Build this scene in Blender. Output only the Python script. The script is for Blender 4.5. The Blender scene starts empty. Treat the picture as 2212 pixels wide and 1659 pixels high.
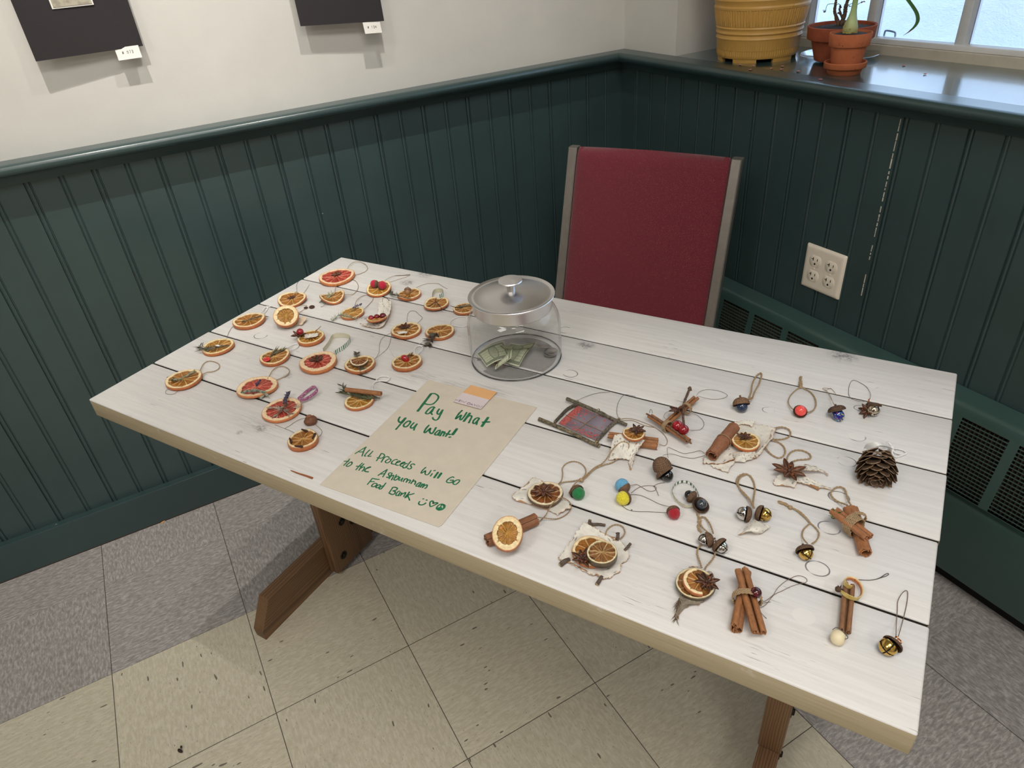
import bpy, bmesh, math, random
from mathutils import Vector, Matrix, noise
from math import sin, cos, pi, radians, sqrt, atan2

# ------------------------------------------------------------------ camera
scene = bpy.context.scene
IW, IH = 2212, 1659
FPX = 1494.6434
CAM = Vector((-1.3947, -1.8298, 1.3557))
YAW, PITCH, ROLL = 0.4682, -0.5836, -0.0905
_fw = Vector((sin(YAW)*cos(PITCH), cos(YAW)*cos(PITCH), sin(PITCH)))
_r0 = Vector((cos(YAW), -sin(YAW), 0)); _u0 = _r0.cross(_fw)
C_R = cos(ROLL)*_r0 + sin(ROLL)*_u0
C_U = -sin(ROLL)*_r0 + cos(ROLL)*_u0
C_F = _fw
cam_d = bpy.data.cameras.new('camera'); cam = bpy.data.objects.new('camera', cam_d)
scene.collection.objects.link(cam)
cam_d.sensor_fit = 'HORIZONTAL'; cam_d.sensor_width = 36.0; cam_d.lens = 36.0*FPX/IW
cam_d.clip_start = 0.01; cam_d.clip_end = 200
mw = Matrix((C_R, C_U, -C_F)).transposed().to_4x4(); mw.translation = CAM
cam.matrix_world = mw
scene.camera = cam

# ------------------------------------------------------------------ colour management
vs = scene.view_settings
vs.view_transform = 'Standard'; vs.look = 'None'; vs.exposure = 0.18; vs.gamma = 1.0; vs.use_curve_mapping = False
scene.cycles.max_bounces = 10; scene.cycles.transparent_max_bounces = 12; scene.cycles.transmission_bounces = 10
scene.cycles.caustics_refractive = False; scene.cycles.caustics_reflective = False
scene.cycles.sample_clamp_indirect = 6.0

def lin(c):
    return tuple((x/255/12.92 if x/255 <= 0.04045 else ((x/255+0.055)/1.055)**2.4) for x in c[:3])
def L4(c): return (*lin(c), 1.0)

# ------------------------------------------------------------------ world: overcast winter sky
world = bpy.data.worlds.new('world'); scene.world = world; world.use_nodes = True
wn = world.node_tree; bg = wn.nodes['Background']
sky = wn.nodes.new('ShaderNodeTexSky'); sky.sky_type = 'NISHITA'; sky.sun_disc = False
sky.sun_elevation = radians(28); sky.sun_rotation = radians(200); sky.air_density = 1.0; sky.dust_density = 3.0
mixw = wn.nodes.new('ShaderNodeMixRGB'); mixw.inputs[0].default_value = 0.12
wn.links.new(sky.outputs[0], mixw.inputs[2]); mixw.inputs[1].default_value = (0.54, 0.76, 1.0, 1)
wn.links.new(mixw.outputs[0], bg.inputs[0]); bg.inputs[1].default_value = 2.0

# ------------------------------------------------------------------ the room's lamps
def area_lamp(name, loc, sx, sy, watts, col, aim=None):
    d = bpy.data.lights.new(name, 'AREA'); d.shape = 'RECTANGLE'; d.size = sx; d.size_y = sy; d.energy = watts; d.color = col
    o = bpy.data.objects.new(name, d); scene.collection.objects.link(o); o.location = loc
    if aim is not None: o.rotation_euler = (Vector(aim)-Vector(loc)).to_track_quat('-Z', 'Y').to_euler()
    return o
WARM = (1.0, 0.962, 0.915)
area_lamp('ceiling_panel_light', (-1.25, -2.15, 2.66), 1.2, 0.6, 20, WARM)
area_lamp('ceiling_panel_light', (-3.0, -1.9, 2.66), 1.2, 0.6, 20, WARM)
area_lamp('ceiling_panel_light', (-1.6, -3.9, 2.66), 1.2, 0.6, 20, WARM)
def spot_lamp(name, loc, aim, watts, ang, blend, rad):
    d = bpy.data.lights.new(name, 'SPOT'); d.energy = watts; d.spot_size = radians(ang); d.spot_blend = blend
    d.shadow_soft_size = rad; d.color = (1.0, 0.955, 0.88)
    o = bpy.data.objects.new(name, d); scene.collection.objects.link(o); o.location = loc
    o.rotation_euler = (Vector(aim)-Vector(loc)).to_track_quat('-Z', 'Y').to_euler()
spot_lamp('wall_spot_light', (-1.46, -0.80, 2.62), (-1.50, 0, 1.12), 66, 60, 1.0, 0.010)
spot_lamp('wall_spot_light', (-0.80, -0.80, 2.62), (-0.78, 0, 1.12), 52, 60, 1.0, 0.010)

# ------------------------------------------------------------------ geometry helpers
TZ = 0.7221                                   # top of the table
TH = -1.048
E_ = Vector((cos(TH), sin(TH), 0)); N_ = Vector((sin(TH), -cos(TH), 0))
TO = Vector((-1.0224, -0.2475, 0)); TL, TW = 1.2866, 0.6543
def ray(px, py): return C_F + C_R*((px-IW/2)/FPX) - C_U*((py-IH/2)/FPX)
def at(px, py, z):
    d = ray(px, py); return CAM + d*((z-CAM.z)/d.z)
def aty(px, py, y):
    d = ray(px, py); return CAM + d*((y-CAM.y)/d.y)
def atx(px, py, x):
    d = ray(px, py); return CAM + d*((x-CAM.x)/d.x)
def on(px, py, h=0.0): return at(px, py, TZ+h)
def sc(px, py, z=TZ): return 20.0/(at(px+10, py, z)-at(px-10, py, z)).length
def uvp(u, v, z): p = TO + E_*u + N_*v; return Vector((p.x, p.y, z))
def spl(pts, n=8, closed=False):
    P = [Vector(p) for p in pts]
    if len(P) < 3 and not closed: return [P[0].lerp(P[-1], i/n) for i in range(n+1)]
    out = []; m = len(P); rng = range(m if closed else m-1)
    for i in rng:
        if closed: a, b, c, d = P[(i-1) % m], P[i], P[(i+1) % m], P[(i+2) % m]
        else: a, b, c, d = P[max(i-1, 0)], P[i], P[i+1], P[min(i+2, m-1)]
        for k in range(n):
            t = k/n
            out.append(0.5*((2*b)+(c-a)*t+(2*a-5*b+4*c-d)*t*t+(-a+3*b-3*c+d)*t**3))
    if not closed: out.append(P[-1].copy())
    return out
def frames(path, closed=False):
    n = len(path); fr = []; ref = None
    for i in range(n):
        a = path[(i-1) % n] if (closed or i > 0) else path[i]; b = path[(i+1) % n] if (closed or i < n-1) else path[i]
        t = (b-a)
        t = t.normalized() if t.length > 1e-9 else Vector((1, 0, 0))
        if ref is None:
            ref = Vector((0, 0, 1)) if abs(t.z) < 0.9 else Vector((1, 0, 0))
        s = t.cross(ref)
        if s.length < 1e-6: s = t.orthogonal()
        s.normalize(); u = s.cross(t).normalized(); ref = u
        fr.append((t, s, u))
    return fr
XF = {}
class M:
    def __init__(s): s.v = []; s.f = []; s.c = []; s.m = []
    def add(s, vs_, fs, col=(1, 1, 1), mi=0):
        o = len(s.v); s.v += [Vector(v) for v in vs_]
        if isinstance(col, list): s.c += col
        else: s.c += [col]*len(vs_)
        s.f += [tuple(i+o for i in f) for f in fs]; s.m += [mi]*len(fs); return o
    def tube(s, path, r, seg=6, closed=False, col=(1, 1, 1), caps=True, mi=0):
        path = [Vector(p) for p in path]; fr = frames(path, closed); n = len(path); V = []; C = []
        for i, (p, (t, a, b)) in enumerate(zip(path, fr)):
            rr = r(i/(n-1)) if callable(r) else r
            cc = col(i/(n-1)) if callable(col) else col
            for k in range(seg):
                w = 2*pi*k/seg; V.append(p + a*cos(w)*rr + b*sin(w)*rr); C.append(cc)
        F = []
        for i in range(n if closed else n-1):
            j = (i+1) % n
            for k in range(seg): F.append((i*seg+k, i*seg+(k+1) % seg, j*seg+(k+1) % seg, j*seg+k))
        if caps and not closed: F.append(tuple(range(seg))[::-1]); F.append(tuple((n-1)*seg+k for k in range(seg)))
        s.add(V, F, C, mi)
    def grid(s, G, col=(1, 1, 1), wrapu=False, wrapv=False, mi=0):
        nu, nv = len(G), len(G[0]); V = [p for row in G for p in row]; F = []
        for i in range(nu if wrapu else nu-1):
            for j in range(nv if wrapv else nv-1):
                a, b = (i+1) % nu, (j+1) % nv; F.append((i*nv+j, i*nv+b, a*nv+b, a*nv+j))
        s.add(V, F, col if not isinstance(col, list) else [c for row in col for c in row], mi)
    def lathe(s, prof, seg=48, mat=None, col=(1, 1, 1), closed=False, rmod=None, mi=0):
        mat = mat or Matrix.Identity(4); G = []; C = []
        for i in range(seg):
            w = 2*pi*i/seg; row = []; cr = []
            for k, (r, z) in enumerate(prof):
                rr = r*(rmod(w, k, r, z) if rmod else 1)
                row.append(mat @ Vector((rr*cos(w), rr*sin(w), z)))
                cr.append(col(w, k) if callable(col) else col)
            G.append(row); C.append(cr)
        s.grid(G, C, wrapu=True, wrapv=closed, mi=mi)
    def box(s, lo, hi, mat=None, col=(1, 1, 1), mi=0, bev=0.0):
        mat = mat or Matrix.Identity(4); (x0, y0, z0), (x1, y1, z1) = lo, hi
        if bev <= 0:
            V = [(x, y, z) for z in (z0, z1) for y in (y0, y1) for x in (x0, x1)]
            F = [(0, 2, 3, 1), (4, 5, 7, 6), (0, 1, 5, 4), (2, 6, 7, 3), (0, 4, 6, 2), (1, 3, 7, 5)]
        else:
            bm = bmesh.new(); bmesh.ops.create_cube(bm, size=1.0)
            for v in bm.verts: v.co = Vector((x0+(v.co.x+.5)*(x1-x0), y0+(v.co.y+.5)*(y1-y0), z0+(v.co.z+.5)*(z1-z0)))
            bmesh.ops.bevel(bm, geom=bm.edges[:], offset=bev, segments=2, profile=0.5, affect='EDGES')
            bm.verts.index_update(); V = [v.co.copy() for v in bm.verts]; F = [tuple(v.index for v in f.verts) for f in bm.faces]; bm.free()
        s.add([mat @ Vector(v) for v in V], F, col, mi)
    def prism(s, pts, d, col=(1, 1, 1), mi=0):
        P = [Vector(p) for p in pts]; n = len(P); d = Vector(d)
        s.add(P+[p+d for p in P], [tuple(range(n))[::-1], tuple(range(n, 2*n))]+[(i, (i+1) % n, n+(i+1) % n, n+i) for i in range(n)], col, mi)
    def ball(s, c, r, seg=20, rings=12, col=(1, 1, 1), nz=0.0, nf=300, scale=(1, 1, 1), rot=None, mi=0, seed=0):
        G = []; C = []; rot = rot or Matrix.Identity(3); c = Vector(c)
        for i in range(rings+1):
            th = pi*i/rings; row = []; cr = []
            for k in range(seg):
                w = 2*pi*k/seg; d = Vector((sin(th)*cos(w), sin(th)*sin(w), cos(th)))
                rr = r*(1+nz*noise.noise(d*r*nf+Vector((seed, 0, 0)))) if nz else r
                row.append(c + rot @ Vector((d.x*scale[0], d.y*scale[1], d.z*scale[2]))*rr)
                cr.append(col(d) if callable(col) else col)
            G.append(row); C.append(cr)
        s.grid(G, C, wrapv=True, mi=mi)
    def build(s, name, mats, parent=None, smooth=True, angle=40, recalc=True, label=None, loc=None):
        me = bpy.data.meshes.new(name)
        if parent is not None: inv = XF[parent.name].inverted()
        elif loc is not None: inv = Matrix.Translation(-Vector(loc))
        else: inv = Matrix.Identity(4)
        me.from_pydata([tuple(inv @ v) for v in s.v], [], s.f)
        for m in (mats if isinstance(mats, (list, tuple)) else [mats]): me.materials.append(m)
        me.polygons.foreach_set('material_index', s.m)
        at_ = me.color_attributes.new('Col', 'FLOAT_COLOR', 'POINT')
        buf = []
        for c in s.c: buf += [c[0], c[1], c[2], 1.0]
        at_.data.foreach_set('color', buf)
        bm = bmesh.new(); bm.from_mesh(me)
        bmesh.ops.remove_doubles(bm, verts=bm.verts[:], dist=1e-7)
        if recalc: bmesh.ops.recalc_face_normals(bm, faces=bm.faces[:])
        bm.to_mesh(me); bm.free()
        if smooth:
            me.shade_smooth(); me.set_sharp_from_angle(angle=radians(angle))
        me.update()
        o = bpy.data.objects.new(name, me); scene.collection.objects.link(o)
        if parent is not None: o.parent = parent; XF[o.name] = XF[parent.name]
        else:
            XF[o.name] = inv.inverted()
            if loc is not None: o.location = loc
        if label: o['label'] = label
        return o
def tag(o, label, cat, group=None, kind=None):
    o['label'] = label; o['category'] = cat
    if group: o['group'] = group
    if kind: o['kind'] = kind
    return o
def thing(name, label, cat, loc, rotz=0.0, group=None):
    o = bpy.data.objects.new(name, None); scene.collection.objects.link(o); o.empty_display_size = 0.05
    o.location = loc; o.rotation_euler = (0, 0, rotz)
    XF[o.name] = Matrix.Translation(Vector(loc)) @ Matrix.Rotation(rotz, 4, 'Z')
    return tag(o, label, cat, group)
def struct(o): o['kind'] = 'structure'; return o
def copy_tree(o, parent=None, label=None, loc=None):
    c = o.copy(); scene.collection.objects.link(c)
    if parent is not None: c.parent = parent
    if label: c['label'] = label
    if loc is not None: c.location = loc
    for ch in o.children: copy_tree(ch, c)
    return c
def jit(c, a, rnd=random): 
    k = 1+rnd.uniform(-a, a); return tuple(max(0, min(1, x*k)) for x in c)
def mixc(a, b, t): return tuple(x+(y-x)*t for x, y in zip(a, b))

# ------------------------------------------------------------------ material helpers
class NT:
    def __init__(s, name):
        s.mat = bpy.data.materials.new(name); s.mat.use_nodes = True; s.t = s.mat.node_tree
        s.b = s.t.nodes['Principled BSDF']; s.out = s.t.nodes['Material Output']
    def n(s, typ, ins=None, **props):
        nd = s.t.nodes.new('ShaderNode'+typ)
        for k, v in props.items(): setattr(nd, k, v)
        for k, v in (ins or {}).items(): s.set(nd.inputs[k], v)
        return nd
    def set(s, sock, v):
        if isinstance(v, bpy.types.NodeSocket): s.t.links.new(v, sock)
        elif isinstance(v, bpy.types.Node): s.t.links.new(v.outputs[0], sock)
        else: sock.default_value = v
    def m(s, op, a, b=0.0, c=0.0, clamp=False):
        nd = s.t.nodes.new('ShaderNodeMath'); nd.operation = op; nd.use_clamp = clamp
        for i, v in enumerate((a, b, c)): s.set(nd.inputs[i], v)
        return nd.outputs[0]
    def mix(s, f, a, b, mode='MIX'):
        nd = s.t.nodes.new('ShaderNodeMixRGB'); nd.blend_type = mode
        s.set(nd.inputs[0], f); s.set(nd.inputs[1], a); s.set(nd.inputs[2], b); return nd.outputs[0]
    def ramp(s, f, stops):
        nd = s.t.nodes.new('ShaderNodeValToRGB'); s.set(nd.inputs[0], f); el = nd.color_ramp.elements
        while len(el) < len(stops): el.new(0.5)
        for e, (p, c) in zip(el, stops): e.position = p; e.color = c if len(c) == 4 else (*c, 1)
        return nd.outputs[0]
    def step(s, f, lo, hi):
        nd = s.t.nodes.new('ShaderNodeMapRange'); nd.interpolation_type = 'SMOOTHSTEP'
        s.set(nd.inputs[0], f); nd.inputs[1].default_value = lo; nd.inputs[2].default_value = hi
        nd.inputs[3].default_value = 0; nd.inputs[4].default_value = 1; return nd.outputs[0]
    def obj(s): return s.n('TexCoord').outputs['Object']
    def mapv(s, v, scale=(1, 1, 1), loc=(0, 0, 0), rot=(0, 0, 0)):
        nd = s.t.nodes.new('ShaderNodeMapping'); s.set(nd.inputs[0], v); nd.inputs['Scale'].default_value = scale
        nd.inputs['Location'].default_value = loc; nd.inputs['Rotation'].default_value = rot; return nd.outputs[0]
    def noise(s, v, scale, detail=3, rough=0.5, dist=0.0):
        return s.n('TexNoise', {'Vector': v, 'Scale': scale, 'Detail': detail, 'Roughness': rough, 'Distortion': dist}).outputs[0]
    def bump(s, h, strength, dist=0.001, normal=None):
        nd = s.n('Bump', {'Height': h, 'Strength': strength, 'Distance': dist})
        if normal is not None: s.set(nd.inputs['Normal'], normal)
        return nd.outputs[0]
    def fin(s, **kw):
        for k, v in kw.items():
            s.set(s.b.inputs[{'col': 'Base Color', 'rough': 'Roughness', 'metal': 'Metallic', 'nrm': 'Normal', 'coat': 'Coat Weight', 'coatr': 'Coat Roughness',
                              'trans': 'Transmission Weight', 'ior': 'IOR', 'sheen': 'Sheen Weight', 'spec': 'Specular IOR Level', 'sss': 'Subsurface Weight',
                              'aniso': 'Anisotropic', 'emc': 'Emission Color', 'ems': 'Emission Strength', 'alpha': 'Alpha'}[k]], v)
        return s.mat
def pm(name, col='vc', rough=0.6, var=(60, 0.25), bump=(200, 0.3, 0.0008), **kw):
    """plain procedural material: object colour ('vc' = the mesh's own pigment) broken up by noise, plus a noise bump"""
    t = NT(name); o = t.obj()
    base = t.n('VertexColor', layer_name='Col').outputs[0] if col == 'vc' else L4(col)
    nz = t.noise(o, var[0], 4, 0.6)
    k = t.n('MapRange', {0: nz, 1: 0.3, 2: 0.7, 3: 1-var[1], 4: 1+var[1]*0.6}).outputs[0]
    c = t.mix(1.0, base, k, 'MULTIPLY')
    if bump: kw['nrm'] = t.bump(t.noise(o, bump[0], 4, 0.6), bump[1], bump[2])
    return t.fin(col=c, rough=rough, **kw)
# ================================================================== THE ROOM
T0 = 0.3048; OX, OY = -1.8095, -0.4951
# floor: 12 inch vinyl tiles, a grey border along both walls
t = NT('vinyl_tile_floor'); g = t.n('NewGeometry').outputs['Position']
sx = t.n('SeparateXYZ', {0: g}); X_, Y_ = sx.outputs[0], sx.outputs[1]
u = t.m('DIVIDE', t.m('SUBTRACT', X_, OX), T0); v = t.m('DIVIDE', t.m('SUBTRACT', Y_, OY), T0)
iu, iv = t.m('FLOOR', u), t.m('FLOOR', v); fu, fv = t.m('FRACT', u), t.m('FRACT', v)
grey = t.m('MAXIMUM', t.m('GREATER_THAN', iv, -0.5), t.m('GREATER_THAN', iu, 3.5))
par = t.m('GREATER_THAN', t.m('FRACT', t.m('MULTIPLY', t.m('ADD', iu, iv), 0.5)), 0.25)
tid = t.n('CombineXYZ', {0: t.m('MULTIPLY', iu, 7.31), 1: t.m('MULTIPLY', iv, 3.17), 2: 0.0}).outputs[0]
rnd_ = t.n('TexWhiteNoise', {'Vector': tid}, noise_dimensions='3D').outputs['Value']
va = t.n('CombineXYZ', {0: t.m('ADD', X_, t.m('MULTIPLY', rnd_, 9)), 1: t.m('MULTIPLY', Y_, 3.4), 2: 0.0}).outputs[0]
vb = t.n('CombineXYZ', {0: t.m('MULTIPLY', X_, 3.4), 1: t.m('ADD', Y_, t.m('MULTIPLY', rnd_, 9)), 2: 5.0}).outputs[0]
vv = t.mix(par, va, vb)
gn = t.noise(vv, 62, 3, 0.62, 0.5); gn2 = t.noise(vv, 150, 3, 0.6)
gcol = t.ramp(gn, [(0.3, lin((138, 134, 131))), (0.5, lin((164, 159, 156))), (0.66, lin((192, 188, 186)))])
gcol = t.mix(t.m('MULTIPLY', t.step(gn2, 0.62, 0.68), 0.6), gcol, L4((112, 105, 102)))
cn = t.noise(vv, 52, 3, 0.6, 0.4)
ccol = t.mix(t.step(cn, 0.35, 0.7), L4((200, 192, 171)), L4((216, 209, 190)))
cs = t.n('TexVoronoi', {'Vector': t.n('VectorMath', {0: vv, 1: t.n('TexNoise', {'Vector': g, 'Scale': 40.0}).outputs['Color']}, operation='MULTIPLY_ADD').outputs[0] if False else t.mix(0.03, vv, t.n('TexNoise', {'Vector': g, 'Scale': 30.0, 'Detail': 2.0}).outputs['Color']), 'Scale': 24.0, 'Randomness': 1.0}, feature='F1')
cm = t.m('MULTIPLY', t.m('LESS_THAN', cs.outputs['Distance'], t.m('MULTIPLY', t.n('SeparateColor', {0: cs.outputs['Color']}).outputs[1], 0.17)), t.m('GREATER_THAN', t.n('SeparateColor', {0: cs.outputs['Color']}).outputs[0], 0.42))
ccol = t.mix(t.m('MULTIPLY', cm, 0.85), ccol, L4((88, 80, 70)))
ccol = t.mix(t.m('MULTIPLY', t.step(t.noise(vv, 120, 2, 0.5), 0.66, 0.70), 0.55), ccol, L4((110, 100, 86)))
col = t.mix(grey, ccol, gcol)
tint = t.n('MapRange', {0: rnd_, 1: 0, 2: 1, 3: 0.95, 4: 1.04}).outputs[0]; col = t.mix(1.0, col, tint, 'MULTIPLY')
scuff = t.noise(t.mapv(g, (1, 1, 1)), 6, 5, 0.7)
col = t.mix(t.m('MULTIPLY', t.step(scuff, 0.58, 0.75), 0.25), col, L4((120, 114, 104)))
du = t.m('MINIMUM', fu, t.m('SUBTRACT', 1, fu)); dv = t.m('MINIMUM', fv, t.m('SUBTRACT', 1, fv)); dd = t.m('MINIMUM', du, dv)
col = t.mix(t.m('MULTIPLY', t.m('LESS_THAN', dd, 0.0028), t.mix(t.m('MULTIPLY', grey, t.m('LESS_THAN', dv, 0.0028)), (0.88, 0.88, 0.88, 1), (0.18, 0.18, 0.18, 1))), col, L4((48, 43, 36)))
m_floor = t.fin(col=col, rough=t.m('ADD', 0.30, t.m('MULTIPLY', scuff, 0.25)), nrm=t.bump(t.m('ADD', gn, t.m('MULTIPLY', t.step(dd, 0, 0.006), 2)), 0.12, 0.0006))
m = M(); m.add([(-5, -5.2, 0), (0.02, -5.2, 0), (0.02, 0.02, 0), (-5, 0.02, 0)], [(0, 1, 2, 3)]); struct(m.build('floor', m_floor))

def plaster(name, col):
    t = NT(name); o = t.obj(); n1 = t.noise(o, 70, 5, 0.6); n2 = t.noise(o, 9, 4, 0.6)
    c = t.mix(n2, L4(tuple(x*0.955 for x in col)), L4(tuple(min(255, x*1.02) for x in col)))
    return t.fin(col=c, rough=0.62, nrm=t.bump(t.m('ADD', n1, t.m('MULTIPLY', n2, 1.5)), 0.28, 0.0016))
m_wall = plaster('cream_plaster_wall', (217, 215, 210)); m_ceil = plaster('ceiling_paint', (232, 230, 224))
RZ = 1.022; CEIL = 2.7
m = M(); m.box((-5.0, 0.006, RZ-.02), (0.012, 0.1, CEIL)); struct(m.build('wall_left', m_wall, smooth=False))
# window wall: stub, jamb, the part above and beyond the opening
WY0, WY1, WTOP = -0.224, -1.95, 2.15
m = M(); m.box((0.012, WY0, RZ-.02), (0.30, 0.1, CEIL)); m.box((0.012, -5.2, WTOP), (0.30, WY0, CEIL)); m.box((0.012, -5.2, RZ-.02), (0.30, WY1, WTOP))
m.box((0.012, -5.2, -0.0), (0.30, 0.1, RZ-.03)); struct(m.build('wall_right', m_wall, smooth=False))
m = M(); m.box((-5.1, -5.2, 0), (-5.0, 0.1, CEIL)); struct(m.build('wall_far', m_wall, smooth=False))
m = M(); m.box((-5.1, -5.3, 0), (0.3, -5.2, CEIL)); struct(m.build('wall_back', m_wall, smooth=False))
m = M(); m.box((-5.1, -5.3, CEIL), (0.35, 0.1, CEIL+.08)); struct(m.build('ceiling', m_ceil, smooth=False))

# green painted beadboard
def green_paint(name, col=(53, 73, 74), rough=0.34):
    t = NT(name); o = t.obj(); n1 = t.noise(o, 90, 4, 0.6); n2 = t.noise(o, 5, 4, 0.6); n3 = t.noise(o, 34, 3, 0.5)
    c = t.mix(n2, L4(tuple(x*0.86 for x in col)), L4(tuple(x*1.1 for x in col)))
    chip = t.m('MULTIPLY', t.step(t.noise(o, 46, 2, 0.4), 0.79, 0.81), t.step(n3, 0.5, 0.6))
    c = t.mix(chip, c, L4((150, 165, 160)))
    return t.fin(col=c, rough=t.m('ADD', rough, t.m('MULTIPLY', n2, 0.14)), nrm=t.bump(t.m('ADD', n1, t.m('MULTIPLY', n3, 2)), 0.16, 0.0008), coat=0.35, coatr=0.20)
m_green = green_paint('green_beadboard_paint'); m_green2 = green_paint('green_trim_paint', (49, 70, 71), 0.26)
PB = 0.0669
def bead_profile(a0, a1, first, deep0):
    """(position along the wall, depth) – flat boards with a bead between two quirks at every pitch"""
    P = [(a0, 0.0)]; k = 0; x = first
    while x < a1-0.01:
        d = 0.0045 if (k+deep0) % 2 == 0 else 0.003
        w = 0.0026 if (k+deep0) % 2 == 0 else 0.0018
        P += [(x-0.0045-w, 0), (x-0.0045-w*.4, -d), (x-0.0045+w*.2, -d), (x-0.0028, -0.0006), (x, 0.0002), (x+0.0028, -0.0006), (x+0.0045-w*.2, -d*.8), (x+0.0045+w*.4, -d*.8), (x+0.0045+w, 0)]
        x += PB; k += 1
    P.append((a1, 0.0)); return P
ZB0, ZB1 = 0.0, 0.985
xa = -0.0593
while xa-PB > -4.95: xa -= PB
m = M(); G = [[Vector((x, -d, z)) for z in (ZB0, 0.5, ZB1)] for x, d in bead_profile(-5.0, 0.0, xa, 0)]
m.grid(G); m.box((-5.0, 0.0055, 0), (0.0, 0.012, ZB1)); struct(m.build('trim_1', m_green, angle=25, recalc=False))
m = M(); G = [[Vector((-d, -y, z)) for z in (ZB0, 0.5, ZB1)] for y, d in bead_profile(0.0, 5.2, 0.0715, 1)]
m.grid(G); struct(m.build('trim_2', m_green, angle=25, recalc=False))
# one chip of bare wood along a joint of the right hand boards
m_chip = pm('bare_wood_chip', (206, 200, 186), 0.8)
tr2 = bpy.data.objects['trim_2']; random.seed(12); m = M(); z = 0.968
while z > 0.50:
    L_ = random.uniform(.004, .022)
    if random.random() < (.8 if z > .68 else .55): m.box((-.0012, -.9285-.0016+random.uniform(-.0004, .0004), z-L_), (.0006, -.9285+.0004*random.random(), z))
    z -= L_+random.uniform(.001, .006)
m.build('chipped_paint', m_chip, tr2, smooth=False, label='bare pale wood showing along one board joint')
def sweep(name, prof, mat, x0=-5.0, y1=-5.2, angle=35):
    """profile (distance out from the wall, z) swept along the left wall, mitred into the corner, then along the right wall"""
    m = M(); m.grid([[Vector((x0, -d, z)) for d, z in prof], [Vector((-d, -d, z)) for d, z in prof], [Vector((-d, y1, z)) for d, z in prof]])
    return struct(m.build(name, mat, angle=angle))
nose = [(-.012, RZ), (0.036, RZ)] + [(0.036+0.0125*sin(a), RZ-0.0125+0.0125*cos(a)) for a in [radians(k) for k in range(15, 181, 15)]]
nose += [(0.026, RZ-.026), (0.024, RZ-.029), (0.017, RZ-.031), (0.0135, RZ-.036), (0.010, RZ-.043), (0.0075, RZ-.048), (-.002, RZ-.048)]
sweep('trim_3', nose, m_green2)
m = M(); m.box((-5.0, -0.0222, 0.0), (0.0, 0.0, 0.1108), bev=0.0012); struct(m.build('baseboard_left', m_green2, smooth=False))
m_gap = pm('dark_floor_gap', (70, 42, 24), 0.9)
m = M(); m.box((-5.0, -0.0229, 0.0002), (-0.05, -0.0221, 0.0022)); m.build('floor_gap_stain', m_gap, bpy.data.objects['baseboard_left'], smooth=False, label='dark brown line where baseboard meets floor')

# ------------------------------------------------------------------ window with deep painted sill, snow outside
m_white = pm('white_window_paint', (226, 228, 230), 0.4, (30, 0.06), (120, 0.1, 0.0006))
m_cream = pm('cream_frame_paint', (212, 203, 186), 0.5, (30, 0.08), (120, 0.15, 0.0006))
m_dark = pm('window_gasket', (70, 78, 90), 0.6)
t = NT('window_glass'); 
m_glass = t.fin(col=(1, 1, 1, 1), rough=0.0, trans=1.0, ior=1.02)
t = NT('sill_paint'); o = t.obj(); n1 = t.noise(t.mapv(o, (14, 1.2, 1)), 22, 4, 0.6); n2 = t.noise(o, 12, 4, 0.6)
wear = t.m('MULTIPLY', t.step(n2, 0.5, 0.68), 0.5)
c = t.mix(n1, L4((48, 72, 72)), L4((62, 90, 90))); c = t.mix(wear, c, L4((92, 112, 112)))
m_sill = t.fin(col=c, rough=t.m('ADD', 0.14, t.m('MULTIPLY', n2, 0.16)), nrm=t.bump(t.m('ADD', n1, n2), 0.05, 0.0005), coat=0.8, coatr=0.10)
m = M(); m.box((0.006, WY1, RZ-.03), (0.303, WY0, RZ-.0005)); sill = struct(m.build('trim_4', m_sill, smooth=False))
win = M(); FX = 0.303
win.box((FX, WY1, RZ-.01), (FX+.06, WY0, RZ+.02)); 
win_o = struct(win.build('window_1', m_cream, smooth=False))
m = M()
m.box((FX+.012, WY1, RZ+.02), (FX+.05, WY0, RZ+.033), bev=0.003)                    # sash rail
m.box((FX+.018, WY0-.05, RZ+.02), (FX+.05, WY0, WTOP), bev=0.003); m.box((FX+.018, WY1, RZ+.02), (FX+.05, WY1+.05, WTOP), bev=0.003)
m.box((FX+.012, WY1, WTOP-.05), (FX+.05, WY0, WTOP), bev=0.003)
m.build('sash', m_white, win_o)
for yy in (-0.388, -0.585, -0.82, -1.055, -1.29, -1.525, -1.76):
    m = M(); m.box((FX+.016, yy-.0115, RZ+.03), (FX+.05, yy+.0115, WTOP-.03), bev=0.003); m.build('muntin', m_white, win_o)
for zz in (1.42, 1.80):
    m = M(); m.box((FX+.02, WY1, zz-.01), (FX+.046, WY0, zz+.01), bev=0.003); m.build('muntin', m_white, win_o)
m = M(); m.box((FX+.036, WY1, RZ+.03), (FX+.039, WY0, WTOP-.02)); m.build('pane', m_glass, win_o, smooth=False)
# the sash lift: a small upright bracket outside the pane
a_ = atx(1909, 82, FX+.052); b_ = atx(1932, 86, FX+.052); 
m = M(); lift = spl([a_, a_+Vector((0, 0, .012)), a_+Vector((0, -.004, .017)), b_+Vector((0, .004, .017)), b_+Vector((0, 0, .012)), b_], 5)
m.tube(lift, 0.0024, 8); m.build('sash_lift', pm('grey_metal', (170, 178, 190), 0.4, metal=0.3), win_o)
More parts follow.
